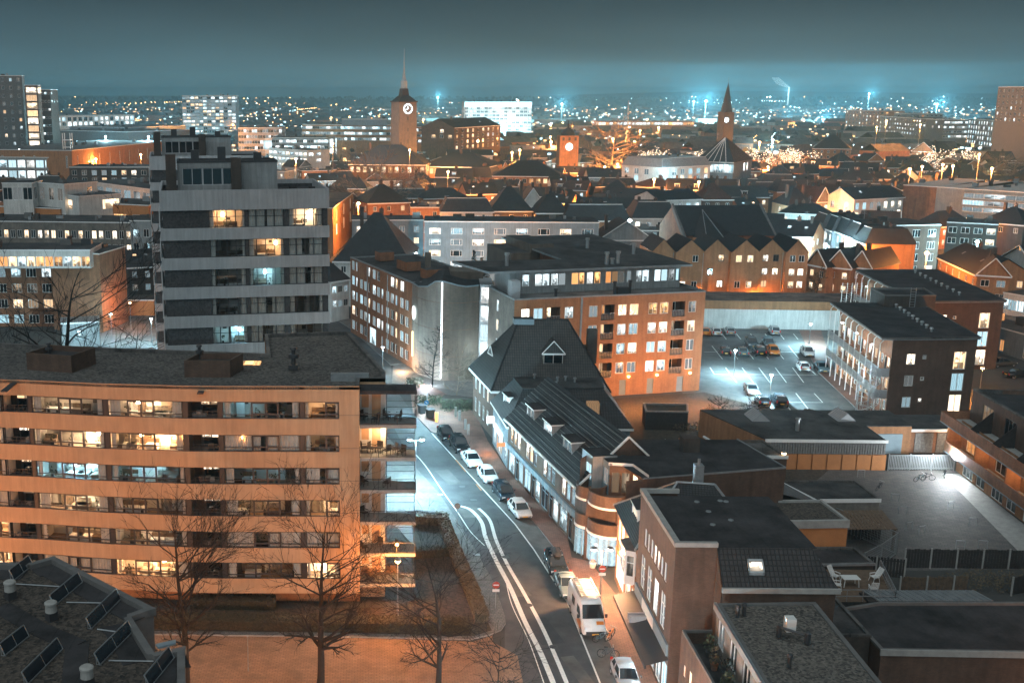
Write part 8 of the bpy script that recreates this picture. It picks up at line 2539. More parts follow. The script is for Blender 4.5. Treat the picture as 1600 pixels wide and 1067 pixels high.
bld('long low pale building with yard lamps right of the tower foot', 700, 243, 770, 243, 13.5, 16, 'gable', 2.5, 'render_white', 'slate', nc=6, nr=1, mix=MIX_HOME, name='building')
r0_, P_, L_, an_ = bld('shining white floodlit block with a glaring top band on the skyline', 726, 160, 831, 160, 36, 30, 'flat', wall='render_white', rmat='zinc', nc=17, nr=7, w=3.2, h=2.0, dz=3.3, mix={'pane_far': 1, 'pane_curtain': 1}, name='office_building', cat='office block', top=4.5, chim=0)
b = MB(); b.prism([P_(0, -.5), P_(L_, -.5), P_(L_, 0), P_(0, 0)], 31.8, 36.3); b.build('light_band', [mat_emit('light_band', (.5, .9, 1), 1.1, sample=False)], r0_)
for k in range(6):
 c_ = P_(L_ * (k + .5) / 6, -16); lamp_light('facade_light', r0_, (c_[0] - r0_.location.x, c_[1] - r0_.location.y, 6), 5000, (.4, .85, 1.0), .5)
# right side
bld('big dark roofed hall row above the gallery flats, right of the church hall', 1210, 368, 1268, 372, 8.5, 14, 'gable', 3.6, 'brick_orange', 'slate', nc=3, nr=1, mix=MIX_DARK)
bld('red brick windowless gable house left of the bright alley', 1234, 372, 1270, 372, 8.5, 9, 'flat', wall='brick_red', rmat='bitumen_grey', name='building', chim=0)
for i, (u, v, l_) in enumerate(((1266, 350, 'first narrow house of the glowing side street, cool white front'), (1283, 354, 'second narrow house of the glowing side street, grey-blue front'), (1301, 359, 'third narrow house of the glowing side street, with a dormer'), (1318, 366, 'fourth narrow house of the glowing side street, orange front'), (1335, 374, 'last narrow house of the glowing side street next to the brick flats'))):
 bld(l_, u, v, u + 18, v + 7, 9.5, 11, 'mansard', 3.4, ('render_white', 'render_blue', 'render_grey', 'brick_orange', 'brick_orange')[i], 'slate', nc=3, nr=3, w=1.0, h=1.7, mix={'pane_bright': 2, 'pane_white': 1, 'pane_warm': 1, 'glass_dark': 1}, dorm=1)
bld('brown brick apartment house with white casements and orange lit corner', 1372, 354, 1470, 352, 11.5, 14, 'flat', wall='brick_brown', rmat='bitumen', nc=4, nr=4, w=2.2, h=1.9, dz=3.0, mix={'pane_warm': 1, 'pane_bright': 1, 'pane_dim': 2, 'glass_dark': 2}, name='apartment_building', vf=(.33, .66))
bld('orange gabled brick house behind the rear gallery flat', 1528, 429, 1578, 432, 6.6, 18, 'front', 3.6, 'brick_orange', 'slate', nc=2, nr=2, w=1.6, h=1.4, mix=MIX_DARK)
bld('long low orange wall house left of the orange gabled house', 1466, 402, 1527, 430, 6.4, 11, 'gable', 3.6, 'brick_orange', 'slate', nc=6, nr=1, mix=MIX_DARK)
bld('white gabled house at the right edge', 1560, 405, 1625, 430, 7.5, 12, 'front', 4.5, 'render_white', 'slate', nc=3, nr=2, mix=MIX_COOL)
bld('two dark gabled terrace houses left of the rear gallery flat, first', 1262, 412, 1292, 418, 7.0, 12, 'front', 3.6, 'brick_orange', nc=2, nr=2, mix={'pane_warm': 1, 'glass_dark': 1})
bld('gabled terrace house with a lit base right of the tall bare shrub', 1292, 416, 1330, 420, 7.0, 12, 'front', 3.8, 'brick_orange', nc=2, nr=2, mix={'pane_warm': 1, 'glass_dark': 1})
bld('gabled terrace house just left of the pale steel stair', 1330, 416, 1362, 420, 7.0, 12, 'front', 3.6, 'brick_orange', nc=2, nr=2, mix=MIX_DARK)
bld('low blue-white lit kiosk behind the gallery flats', 1380, 417, 1420, 417, 3.4, 8, 'flat', wall='render_white', rmat='bitumen', nc=3, nr=1, w=2, h=1.6, mix={'pane_white': 1}, name='low_building', chim=0)
bld('teal painted wall with a doorway by the orange street, right edge', 1516, 500, 1625, 530, 4.2, 6, 'flat', wall='render_blue', rmat='bitumen', nc=3, nr=1, w=1, h=2, top=1.8, mix={'pane_orange': 1, 'glass_dark': 1}, name='low_building', chim=0)
bld('white lit showroom strip at the right edge below the white house', 1568, 458, 1640, 470, 4.2, 10, 'flat', wall='render_white', rmat='bitumen', nc=6, nr=1, w=2.2, h=2.2, top=1, mix={'pane_cool': 1, 'pane_white': 1}, name='showroom', chim=0)
bld('dark brick house with a white alley lamp beside it at right', 1480, 348, 1560, 352, 10, 12, 'flat', wall='brick_dark', rmat='bitumen', nc=4, nr=2, w=2, h=1.6, mix={'pane_warm': 1, 'glass_dark': 2}, name='building')
bld('dark roofed house in front of the domed glass hall', 1530, 346, 1600, 352, 9, 14, 'hip', 4, 'brick_dark', 'slate', nc=3, nr=1, mix=MIX_HOME)
bld('dark brown blank parking garage wall', 1412, 290, 1464, 293, 15.5, 40, 'flat', wall='brick_red', rmat='concrete', name='parking_garage', chim=0)
bld('grey middle bay of the parking garage', 1464, 293, 1507, 296, 15.5, 40, 'flat', wall='render_grey', rmat='concrete', name='parking_garage', chim=0)
gr, P_, L_, an_ = bld('teal lit end bay of the parking garage with white blinds', 1507, 296, 1640, 304, 15.5, 44, 'flat', wall='render_blue', rmat='concrete', nc=4, nr=3, w=6, h=1.5, dz=2.0, mix={'pane_cool': 2, 'pane_curtain': 3}, name='parking_garage', chim=0)
dm = thing('glass_dome', 'white ribbed glass dome glowing at the right edge before the teal garage', 'dome', G(1592, 338, 6) + (6,))
q = MB(); q.lathe(0, 0, [(7, 0), (6.8, 2.2), (6, 4.2), (4.4, 5.9), (2.2, 6.9), (.4, 7.2)], 20); q.build('glazing', [mat_emit('dome_glow', (.7, .95, 1), .55)], dm, raw=True)
q = MB()
for k in range(20):
 a = 2*math.pi*k/20
 pr = [(7, 0), (6.8, 2.2), (6, 4.2), (4.4, 5.9), (2.2, 6.9), (.4, 7.2)]
 for i in range(5): q.tube((pr[i][0]*1.01*math.cos(a), pr[i][0]*1.01*math.sin(a), pr[i][1]), (pr[i+1][0]*1.01*math.cos(a), pr[i+1][0]*1.01*math.sin(a), pr[i+1][1]), .09, n=3)
q.build('ribs', [M['white_paint']], dm, raw=True)
bld('white fronted house row with ornate gables below the parking garage', 1335, 312, 1412, 308, 12, 11, 'gable', 3.2, 'render_white', 'slate', nc=7, nr=2, w=1.5, h=2.2, mix={'pane_bright': 1, 'pane_cool': 2, 'pane_curtain': 2})
for i, (u, l_) in enumerate(((1276, 'pale pointed gable house with lit attic on the shopping street'), (1298, 'orange bay-windowed house on the shopping street'), (1322, 'white round-gabled house on the shopping street'))):
 bld(l_, u, 316 - i, u + 21, 315 - i, 10.5, 12, 'front', 4.5, ('brick_grey', 'brick_orange', 'render_white')[i], 'roof_tile_red', nc=2, nr=2, w=1.6, h=2.0, mix={'pane_bright': 2, 'pane_warm': 2})
bld('brown tiled house with a lit gable window left of the shopping street', 1232, 322, 1274, 322, 9.5, 14, 'hip', 5, 'brick_orange', 'roof_tile_dark', nc=3, nr=1, mix={'pane_bright': 1, 'pane_orange': 1})
bld('tall brown office with orange upper end right of the spire', 1322, 172, 1375, 174, 27, 24, 'flat', wall='brick_orange', rmat='bitumen', nc=10, nr=5, w=2.6, h=2, dz=3.6, mix={'pane_bright': 1, 'glass_dark': 3, 'pane_orange': 1, 'pane_far': 1}, name='office_building', chim=0)
bld('long grey office with dotted windows right of the orange-ended office', 1375, 182, 1440, 186, 24.5, 26, 'flat', wall='brick_grey', rmat='bitumen', nc=16, nr=4, w=2, h=1.6, dz=3.4, mix={'pane_far': 2, 'glass_dark': 2}, name='office_building', chim=0)
bld('grey-blue office slab behind the yellow glowing cube', 1418, 178, 1474, 178, 27, 24, 'flat', wall='render_blue', rmat='bitumen', nc=8, nr=3, w=2, h=1.5, mix=MIX_DARK, name='office_building', chim=0)
bld('glittering white glass office at the right with wavy light rows', 1514, 186, 1598, 192, 25, 30, 'flat', wall='render_grey', rmat='bitumen', nc=20, nr=5, w=2.2, h=2.6, dz=3.6, mix={'pane_far': 4, 'pane_white': 2, 'glass_dark': 1}, name='office_building', chim=0)
bld('dark office with white window dots left of the glittering office', 1476, 188, 1513, 188, 24.5, 28, 'flat', wall='concrete_dark', rmat='bitumen', nc=9, nr=4, w=2.2, h=1.6, dz=3.4, mix=MIX_OFFICE, name='office_building', chim=0)
bld('dark high-rise with a pale stair strip at the right skyline', 1560, 137, 1625, 136, 47, 30, 'flat', wall='concrete_dark', rmat='bitumen', nc=9, nr=6, w=2, h=1.8, dz=3.2, mix={'glass_dark': 5, 'pane_far': 1, 'pane_dim': 2}, name='tower_block', cat='high-rise', chim=0)
bld('warm glowing pavilion roof by the light-strung trees at right', 1425, 236, 1460, 238, 13, 14, 'front', 5, 'brick_orange', 'slate', nc=2, nr=1, mix={'pane_bright': 1, 'pane_warm': 1}, name='building')
bld('large hipped brick house right of the spire with tall chimneys', 1270, 232, 1330, 233, 15, 18, 'hip', 7, 'brick_orange', 'slate', nc=6, nr=2, mix=MIX_DARK, name='building')
bld('long low supermarket roof left of the spire lit from the yard', 935, 190, 1085, 190, 16, 30, 'flat', wall='brick_orange', rmat='bitumen', nc=26, nr=1, w=3.4, h=2.8, mix={'pane_white': 2, 'pane_far': 2, 'pane_orange': 1}, name='building', chim=0)
# town hall tower
TX, TZ = ZY(631, 160, 505)
root = thing('clock_tower', 'tall square town hall clock tower with a thin needle spire', 'tower', (TX, 505, 0))
q = MB(); w0, w1 = 4.8, 4.3
rot = R(24)
def rect(w, z, cx=TX, cy=505.0, a=rot): return [(cx + w*math.sqrt(2)*math.cos(a + R(45 + 90*k)), cy + w*math.sqrt(2)*math.sin(a + R(45 + 90*k)), z) for k in range(4)]
r0_, r1_ = rect(w0, 0), rect(w1, TZ)
for k in range(4): q.poly([r0_[k], r0_[(k+1) % 4], r1_[(k+1) % 4], r1_[k]])
q.build('wall', [M['brick_taupe']], root)
q = MB()
for (wa, za, wb_, zb) in ((4.7, TZ, 4.7, TZ + .5), (4.2, TZ + .5, 2.0, TZ + 2.8), (1.8, TZ + 2.8, 1.4, TZ + 6)):
 a_, b_ = rect(wa, za), rect(wb_, zb)
 for k in range(4): q.poly([a_[k], a_[(k+1) % 4], b_[(k+1) % 4], b_[k]])
 q.poly(b_)
q.build('roof', [M['roof_tile_dark']], root)
q = MB(); q.lathe(TX, 505, [(1.5, TZ + 6), (1.5, TZ + 9.2), (.9, TZ + 10), (.5, TZ + 13), (.22, TZ + 18), (.08, TZ + 23.5)], 8); q.build('spire', [M['blue_paint']], root)
for k, s in ((2, 0), (3, 0)):
 m_ = [(a + b_) / 2 for a, b_ in zip(r1_[k], r1_[(k+1) % 4])]
 n_ = Vector((m_[0] - TX, m_[1] - 505, 0)).normalized()
 if n_.y > .3: continue
 an = math.atan2(n_.x, -n_.y)
 ck = MB()
 for i in range(12):
  t0 = 2*math.pi*i/12
  for (ra, rb2) in ((1.55, 1.95),):
   c_, s_ = math.cos(t0), math.sin(t0)
   tx, ty = math.cos(an), math.sin(an)
   pts_ = []
   for rr_, off in ((ra, -.12), (ra, .12), (rb2, .12), (rb2, -.12)):
    x_, z_ = rr_*c_ - off*s_, rr_*s_ + off*c_
    pts_.append((m_[0] + n_.x*.12 + tx*x_, m_[1] + n_.y*.12 + ty*x_, TZ - 2.9 + z_))
   ck.poly(pts_)
 for (a_, l2) in ((R(100), 1.2), (R(200), 1.5)):
  x_, z_ = l2*math.cos(a_), l2*math.sin(a_)
  ck.tube((m_[0] + n_.x*.2, m_[1] + n_.y*.2, TZ - 2.9), (m_[0] + n_.x*.2 + tx*x_, m_[1] + n_.y*.2 + ty*x_, TZ - 2.9 + z_), .13, n=4)
 for i in range(24):
  t0, t1 = 2*math.pi*i/24, 2*math.pi*(i+1)/24
  p0 = (m_[0] + n_.x*.15 + tx*2.15*math.cos(t0), m_[1] + n_.y*.15 + ty*2.15*math.cos(t0), TZ - 2.9 + 2.15*math.sin(t0)); p1 = (m_[0] + n_.x*.15 + tx*2.15*math.cos(t1), m_[1] + n_.y*.15 + ty*2.15*math.cos(t1), TZ - 2.9 + 2.15*math.sin(t1))
  ck.tube(p0, p1, .12, n=4)
 ck.build('clock_face', [M['sign_white']], root)
 for zz in (TZ - 8, TZ - 13, TZ - 18, TZ - 23):
  q = MB(); q.obox(m_[0], m_[1], zz, zz + 1.7, .55, .6, an); q.build('slit_window', [M['dark_paint']], root)
lamp_light('tower_light', root, (16, -14, 12), 5000, (1, .42, .14), .5)
lamp_light('tower_light', root, (-14, -22, 30), 1500, (.7, .85, 1), .5)
# spire church
SX = ZY(1135, 175, 720)[0]
root = thing('church_tower', 'dark church tower with a sharp slate spire and small white clock', 'church tower', (SX, 720, 0))
q = MB(); q.obox(SX, 720, 0, 32, 7.4, 7.4, R(12)); q.build('wall', [M['brick_dark']], root)
q = MB()
a_ = [(SX + 3.7*math.cos(R(22.5 + 45*k)), 720 + 3.7*math.sin(R(22.5 + 45*k)), 32) for k in range(8)]
for k in range(8): q.poly([a_[k], a_[(k+1) % 8], (SX, 720, 51)])
q.build('spire', [M['slate']], root)
q = MB(); q.tube((SX, 720, 50.5), (SX, 720, 54), .12, n=4); q.build('cross', [M['zinc']], root)
q = MB(); q.poly([(SX - 1.0 + 1.6*math.cos(R(30*k)), 715.8, 27 + 1.6*math.sin(R(30*k))) for k in range(12)]); q.build('clock_face', [M['sign_white']], root)
# orange lit bell tower
BX, BZ = ZY(887.5, 212, 560)
root = thing('bell_tower', 'stout orange floodlit tower with a round dial and small green cupola', 'tower', (BX, 560, 0))
q = MB(); q.obox(BX, 560, 0, BZ, 9.4, 9.4, 0); q.build('wall', [M['brick_orange']], root)
q = MB(); q.lathe(BX, 560, [(3.6, BZ), (3.4, BZ + 1.4), (2.2, BZ + 2.8), (.5, BZ + 4), (.15, BZ + 7.5)], 10); q.build('cupola', [M['slate']], root)
q = MB(); q.poly([(BX + 1.9*math.cos(R(30*k)), 555.2, BZ - 5.4 + 1.9*math.sin(R(30*k))) for k in range(12)]); q.build('dial', [mat_emit('dial', (1, .9, .8), 1.3)], root)
for dx in (-3, 0, 3):
 q = MB(); q.obox(BX + dx, 555.3, BZ - 2.4, BZ - .8, 1.1, .3, 0); q.build('louvre', [M['dark_paint']], root)
lamp_light('tower_light', root, (0, -22, 10), 3800, (1, .4, .12), .5)
# trees of the town
PT = (ZY(585, 300, 335)[0], 335)
foots.append((PT, 9))
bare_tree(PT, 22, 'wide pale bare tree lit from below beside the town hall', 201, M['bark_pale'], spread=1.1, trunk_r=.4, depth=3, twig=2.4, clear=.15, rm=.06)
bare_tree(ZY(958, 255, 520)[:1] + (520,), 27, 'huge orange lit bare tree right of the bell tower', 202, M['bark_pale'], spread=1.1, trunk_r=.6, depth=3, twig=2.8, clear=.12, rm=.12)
for i, (u, l_) in enumerate(((938, 'orange lit bare tree between the bell tower and the huge tree'), (1010, 'light-strung tree right of the huge orange tree'), (1027, 'second light-strung tree right of the huge orange tree'), (1088, 'light-strung tree beside the glass pyramid'), (1182, 'tall light-strung tree right of the glass pyramid'), (1212, 'light-strung tree in the middle of the market row'), (1237, 'broad light-strung tree in the market row'), (1262, 'rightmost light-strung tree of the market row'), (1462, 'bright white light-strung tree by the glowing pavilion'), (1500, 'light-strung tree right of the glowing pavilion'), (1557, 'dark orange bare tree mass at the right, first'), (1590, 'dark orange bare tree at the right edge'))):
 Y = 560 if i < 10 else 470
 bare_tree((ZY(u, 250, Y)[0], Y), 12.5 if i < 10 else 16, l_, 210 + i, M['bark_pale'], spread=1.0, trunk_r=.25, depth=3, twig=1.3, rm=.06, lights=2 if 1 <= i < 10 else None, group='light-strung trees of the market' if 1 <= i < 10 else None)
CITY_L = 'street lamps of the town'
def city_lamp(u, v, Y, e, warm, label, h=None):
 x, z = ZY(u, v, Y)
 t = thing('street_lamp', label, 'street lamp', (x, Y, 0), CITY_L)
 q = MB(); q.tube((0, 0, 0), (0, 0, max(z, 3)), .12, .08, n=5); q.build('pole', [M['zinc']], t, raw=True)
 q = MB(); q.lathe(0, 0, [(.25, max(z, 3)), (.5, max(z, 3) + .3), (.2, max(z, 3) + .7)], 7); q.build('lamp_glass', [M['ball_warm'] if warm else M['ball']], t, raw=True)
 if e: lamp_light('lamp_light', t, (0, -.8, max(z, 3) - .6), e * (1.0 if warm else 1.1), (1, .34, .07) if warm else (.45, .86, 1), .4)
for (u, v, Y, e, wm, l_) in ((585, 316, 326, 12000, 1, 'sodium lamp under the wide pale bare tree'), (560, 320, 300, 5000, 1, 'sodium lamp at the orange shop front beside the tower'), (700, 270, 420, 5000, 1, 'sodium lamp before the market hall'), (800, 240, 460, 6000, 1, 'cluster lamp on the square right of the clock tower'), (812, 236, 470, 3000, 1, 'right lamp of the cluster on the square'), (965, 258, 505, 30000, 1, 'lamp at the foot of the huge orange tree'), (945, 262, 505, 24000, 1, 'lamp left of the huge orange tree'), (1022, 282, 400, 3500, 1, 'orange lamp among the roofs below the white curved front'), (1040, 270, 440, 3500, 0, 'white lamp on the white curved front'), (1092, 286, 390, 3000, 1, 'orange lamp beside the brown roofs below the pyramid'), (1200, 262, 545, 9000, 1, 'lamp in the market row of light-strung trees'), (1245, 262, 545, 9000, 1, 'right lamp in the market row of light-strung trees'), (1140, 300, 380, 2500, 1, 'orange lamp at the lit gable right of the blue-white front'), (1280, 330, 330, 4000, 1, 'lamp of the shopping street with gabled houses'), (1355, 318, 340, 4000, 0, 'white lamp before the white house row'), (1290, 385, 262, 5000, 0, 'white lamp glaring in the side street'), (1342, 395, 248, 3000, 1, 'sodium lamp by the orange corner of the brick apartment house'), (1448, 398, 236, 2200, 1, 'small lamp before the brown brick apartment house'), (1527, 380, 262, 5000, 0, 'starry white lamp in the right alley'), (1512, 344, 300, 4000, 1, 'sodium lamp on the alley wall below the garage'), (775, 395, 238, 3000, 1, 'lamp at the foot of the long grey block'), (984, 347, 268, 2200, 0, 'small blue-white lamp between the brick house and the pale villa'), (650, 400, 232, 5000, 0, 'white lamp before the pale grey wing'), (1422, 266, 400, 4000, 1, 'first deck lamp on the parking garage'), (1441, 262, 410, 4000, 1, 'second deck lamp on the parking garage'), (1473, 259, 400, 4000, 1, 'third deck lamp on the parking garage'), (1489, 261, 400, 4000, 1, 'fourth deck lamp on the parking garage'), (1530, 243, 400, 7000, 1, 'tallest deck lamp on the parking garage'), (1550, 265, 395, 7000, 1, 'deck lamp at the pale stair box of the garage'), (60, 300, 300, 3500, 1, 'lamp before the orange flat block at left'), (165, 215, 560, 9000, 0, 'white lamp on the shopping centre, left'), (232, 215, 560, 12000, 0, 'glaring white lamp on the shopping centre, right'), (30, 236, 470, 12000, 0, 'cyan lamp over the shopping pavilion'), (150, 250, 480, 2200, 1, 'sodium lamp along the orange shopping centre wall'), (220, 243, 480, 4000, 1, 'second sodium lamp along the orange shopping centre wall'), (1385, 190, 640, 9000, 1, 'glaring lamp before the long grey office'), (1370, 200, 620, 9000, 1, 'lamp left of the long grey office'), (1438, 196, 640, 9000, 1, 'lamp at the yellow glowing cube'), (520, 226, 480, 8000, 1, 'lamp before the orange office block'), (640, 236, 470, 5000, 1, 'lamp on the far side of the town hall'), (1000, 205, 640, 8000, 1, 'lamp before the supermarket roof'), (860, 215, 600, 4000, 1, 'lamp left of the bell tower'), (410, 250, 400, 5000, 0, 'white lamp before the strip-lit balcony flats'), (462, 250, 420, 5000, 1, 'sodium lamp right of the strip-lit balcony flats')):
 city_lamp(u, v, Y, e, wm, l_)
# roofscape between the named buildings: every house its own thing
LM = [((TX, 505), 'the town hall tower'), ((SX, 720), 'the spire church'), ((BX, 560), 'the bell tower'), ((79, 245), 'the church hall'), ((100, 330), 'the white curved front'), ((30, 262), 'the long grey block'), ((190, 340), 'the parking garage'), ((170, 420), 'the glowing pavilion'), ((-70, 420), 'the shopping centre'), ((130, 520), 'the glass pyramid'), ((70, 400), 'the market hall'), ((150, 300), 'the shopping street'), ((180, 600), 'the market row of lit trees'), ((320, 640), 'the long grey office')]
rr = random.Random(99)
seen = {}
hs = {}
def filler(x, y):
 near = min(LM, key=lambda q: dist(q[0], (x, y)))
 dx, dy = x - near[0][0], y - near[0][1]
 rel = ('right of ' if dx > 0 else 'left of ') if abs(dx) > abs(dy) else ('behind ' if dy > 0 else 'in front of ')
 L, D_, z = rr.uniform(8, 17), rr.uniform(8, 12), rr.uniform(6.0, 9.5)
 ro = rr.choices(['hip', 'gable', 'front', 'flat', 'mansard'], [3, 4, 2, 2, 2])[0]
 wall = rr.choices(['brick_red', 'brick_brown', 'brick_orange', 'render_white', 'render_grey'], [3, 3, 3, 2, 1.5])[0]
 rm = rr.choices(['roof_tile_dark', 'roof_tile', 'slate', 'roof_tile_red'], [4, 3, 3, 1.3])[0] if ro != 'flat' else 'bitumen'
 word = {'brick_red': 'red brick', 'brick_brown': 'brown brick', 'brick_orange': 'orange brick', 'render_white': 'white fronted', 'render_grey': 'grey rendered'}[wall]
 rw = {'hip': 'hipped roof', 'gable': 'ridged roof', 'front': 'gable front', 'flat': 'flat roof', 'mansard': 'mansard roof'}[ro]
 lab = '%s house, %s, %s%s' % (word, rw, rel, near[1])
 n = seen.get(lab, 0); seen[lab] = n + 1
 if n: lab = {1: 'wider ', 2: 'smaller ', 3: 'darker ', 4: 'plain '}.get(n, 'further ') + lab
 u0, v0 = 0, 0
 a = rr.choice([0, 0, .25, -.2, .5, -.45, 1.2])
 A = (x - L/2*math.cos(a), y - L/2*math.sin(a)); B = (x + L/2*math.cos(a), y + L/2*math.sin(a))
 global G
 G_ = G
 G = lambda u, v, zz=0: A if u == 0 else B
 h = bld(lab, 0, 0, 1, 0, z, D_, ro, rr.uniform(2.6, 4.6), wall, rm, nc=max(2, int(L/3)), nr=2, w=1.1, h=1.5, mix={'glass_dark': 3, 'pane_warm': 2, 'pane_bright': 2, 'pane_cool': 1.5, 'pane_dim': 1, 'pane_orange': 1.5}, seed=rr.randint(0, 10**6), dorm=rr.choice([0, 0, 1, 2]) if ro in ('gable', 'mansard') and a < 1 else 0)
 G = G_
 h[0]['group'] = 'houses of the town roofscape'
placed = 0
for y in range(262, 640, 15):
 xl, xr = -.40 * y, .64 * y
 x = xl + rr.uniform(0, 10)
 while x < xr:
  px_, py_ = x + rr.uniform(-2, 2), y + rr.uniform(-5, 5)
  x += rr.uniform(15, 22) * (1 + max(0, (y - 420)) / 420)
  dep = py_*CP + 34*SP
  u_ = CX + F * px_ / dep
  if not (-40 < u_ < 1640) or (u_ < 235 and py_ < 330) or (u_ > 1100 and py_ < 285) or (240 < u_ < 515 and py_ < 500): continue
  if any(dist((px_, py_ + 5), f_[0]) < f_[1] + 5 for f_ in foots): continue
  if placed < 235:
   filler(px_, py_); placed += 1
for k in range(46):
 y = rr.uniform(275, 620); x = rr.uniform(-.12, .58) * y
 if any(dist((x, y), f_[0]) < f_[1] - 1 for f_ in foots): continue
 near = min(LM, key=lambda q: dist(q[0], (x, y)))
 wm = rr.random() < .75
 t = thing('street_lamp', ('sodium' if wm else 'white') + ' street lamp between the town roofs near ' + near[1], 'street lamp', (x, y, 0), CITY_L)
 q = MB(); q.tube((0, 0, 0), (0, 0, 6), .1, n=4); q.build('pole', [M['zinc']], t, raw=True)
 q = MB(); q.lathe(0, 0, [(.25, 6), (.45, 6.3), (.2, 6.6)], 6); q.build('lamp_glass', [M['ball_warm'] if wm else M['ball']], t, raw=True)
 lamp_light('lamp_light', t, (0, -.8, 5.6), rr.uniform(1500, 5000), (1, .34, .07) if wm else (.45, .86, 1), .4)
# far city: roofs, trees and lights too small to pick apart
fr = MB()
for k in range(1500):
 y = 640 * (5.5 ** rr.random()); x = rr.uniform(-.42, .66) * y
 w_, d_, h_ = rr.uniform(10, 34), rr.uniform(10, 20), rr.uniform(5, 11)
 if any(dist((x, y), f_[0]) < f_[1] + 14 for f_ in foots): continue
 a = rr.uniform(-.6, .6)
 fr.obox(x, y, 0, h_, w_, d_, a, rr.choice([0, 1, 2]), 3)
 if rr.random() < .5:
  c_, s_ = math.cos(a), math.sin(a)
  Q = lambda p, q_, z: (x + c_*p - s_*q_, y + s_*p + c_*q_, z)
  fr.poly([Q(-w_/2, -d_/2, h_), Q(w_/2, -d_/2, h_), Q(w_/2, 0, h_ + 4), Q(-w_/2, 0, h_ + 4)], 3); fr.poly([Q(w_/2, d_/2, h_), Q(-w_/2, d_/2, h_), Q(-w_/2, 0, h_ + 4), Q(w_/2, 0, h_ + 4)], 3)
o = fr.build('distant_roofs', [M['brick_brown'], M['brick_red'], M['render_grey'], M['bitumen']]); stuff(o)
M['pane_far_light'] = mat_emit('far_window_cool', (.5, .88, 1), 1.6, sample=False); M['pane_far_warm'] = mat_emit('far_window_warm', (1, .5, .2), 1.3, sample=False)
wn_ = MB()
for k in range(4600):
 y = 620 * (5.0 ** rr.random()); x = rr.uniform(-.42, .66) * y; z = rr.uniform(2, 9); s = .6 + y / 1700
 wn_.poly([(x - s, y, z - s*.5), (x + s, y, z - s*.5), (x + s, y, z + s*.5), (x - s, y, z + s*.5)], rr.choice([0, 0, 1, 3, 3]))
stuff(wn_.build('distant_windows', [M['pane_far_light'], M['pane_bright'], M['pane_warm'], M['pane_far_warm']]))
tf = MB()
for k in range(9000):
 band = rr.random()
 y = 700 * (6.5 ** rr.random()) if band < .7 else rr.uniform(3800, 4800)
 x = rr.uniform(-.45, .68) * y; s = (1.2 + y / 900) * rr.uniform(.6, 1.3); z = rr.uniform(2, 9 if band < .7 else 34)
 u = Vector((rr.uniform(-1, 1), rr.uniform(-.3, .3), rr.uniform(-.5, .5))).normalized() * s; v = Vector((rr.uniform(-.3, .3), rr.uniform(-.2, .2), 1)).normalized() * s * .8
 c_ = Vector((x, y, z)); tf.poly([c_ - u - v*.6, c_ + u*.3 - v, c_ + u, c_ + v, c_ - u*.7 + v*.4])
stuff(tf.build('distant_trees', [M['conifer']]))
hl = MB()
for (y0, h0, sd) in ((4300, 22, 1), (5600, 40, 5)):
 hr = random.Random(sd)
 ph = [hr.uniform(0, 6.28) for _ in range(5)]
 f_ = lambda x: h0 + sum(h0 * .16 * math.sin(x / (420 + 300*i) + ph[i]) for i in range(4))
 xs_ = [-2600 + 130 * i for i in range(56)]
 for a, c_ in zip(xs_, xs_[1:]):
  hl.poly([(a, y0, 0), (c_, y0, 0), (c_, y0 + 300, f_(c_)), (a, y0 + 300, f_(a))]); hl.poly([(a, y0 + 300, f_(a)), (c_, y0 + 300, f_(c_)), (c_, y0 + 1400, 0), (a, y0 + 1400, 0)])
structure(hl.build('hills', [M['conifer']]))
lm = {}
for nm, mt in (('w', M['ball_far']), ('o', M['ball_warm_far'])):
 q = MB(); q.lathe(0, 0, [(.25, 0), (.5, .25), (.5, .5), (.2, .75)], 6); q.tube((0, 0, -8), (0, 0, 0), .1, n=3, m=1); lm[nm] = q.mesh('far_lamp', [mt, M['zinc']])
clus = [(150, .9, 'o', 'left skyline'), (430, .8, 'o', 'skyline left of the clock tower'), (690, .5, 'o', 'skyline right of the clock tower'), (900, .3, 'w', 'skyline right of the shining white block'), (1090, .2, 'w', 'skyline left of the spire'), (1250, .25, 'w', 'skyline right of the spire'), (1370, .2, 'w', 'right skyline below the glow'), (1500, .4, 'w', 'far right skyline')]
for k in range(165):
 c_ = rr.choice(clus)
 u = c_[0] + rr.gauss(0, 75); v = 152 + abs(rr.gauss(0, 18 if c_[0] > 800 else 26))
 y = min(4200, 33.0 * 1700 / max(6.0, v - 148.0) * rr.uniform(.8, 1.0))
 if y < 640: continue
 x, z = ZY(u, v, y)
 kind = 'o' if rr.random() < c_[1] else 'w'
 o = bpy.data.objects.new('street_lamp', lm[kind]); link(o)
 s = (y / 1700) * rr.choice([1.0, 1.2, 1.6, 2.6 if rr.random() < .3 else 1.3]) * 1.05
 o.location = (x, y, max(z, 4)); o.scale = (s, s, s)
 tag(o, ('tiny orange lamp among the lights of the ' if kind == 'o' else 'tiny white lamp among the lights of the ') + c_[3], 'street lamp', 'lamps of the far city')
dl = MB()
for k in range(46):
 y = 640 * (5.2 ** rr.random()); x = rr.uniform(-.4, .64) * y; a = rr.choice([0, .3, -.4, 1.2, 1.5]); n_ = rr.randint(4, 12); m_ = rr.choice([0, 0, 0, 1]); z = rr.uniform(7, 10) + y / 240
 for i in range(n_):
  px_, py_ = x + math.cos(a) * i * 26, y + math.sin(a) * i * 26; s = py_ / 1700 * rr.uniform(.5, 1.0)
  if 640 < py_ < 4200: dl.lathe(px_, py_, [(s * .4, z), (s * .7, z + s * .6), (s * .2, z + s)], 5, m_)
stuff(dl.build('distant_lamps', [M['ball_warm_far'], M['ball_far']]))
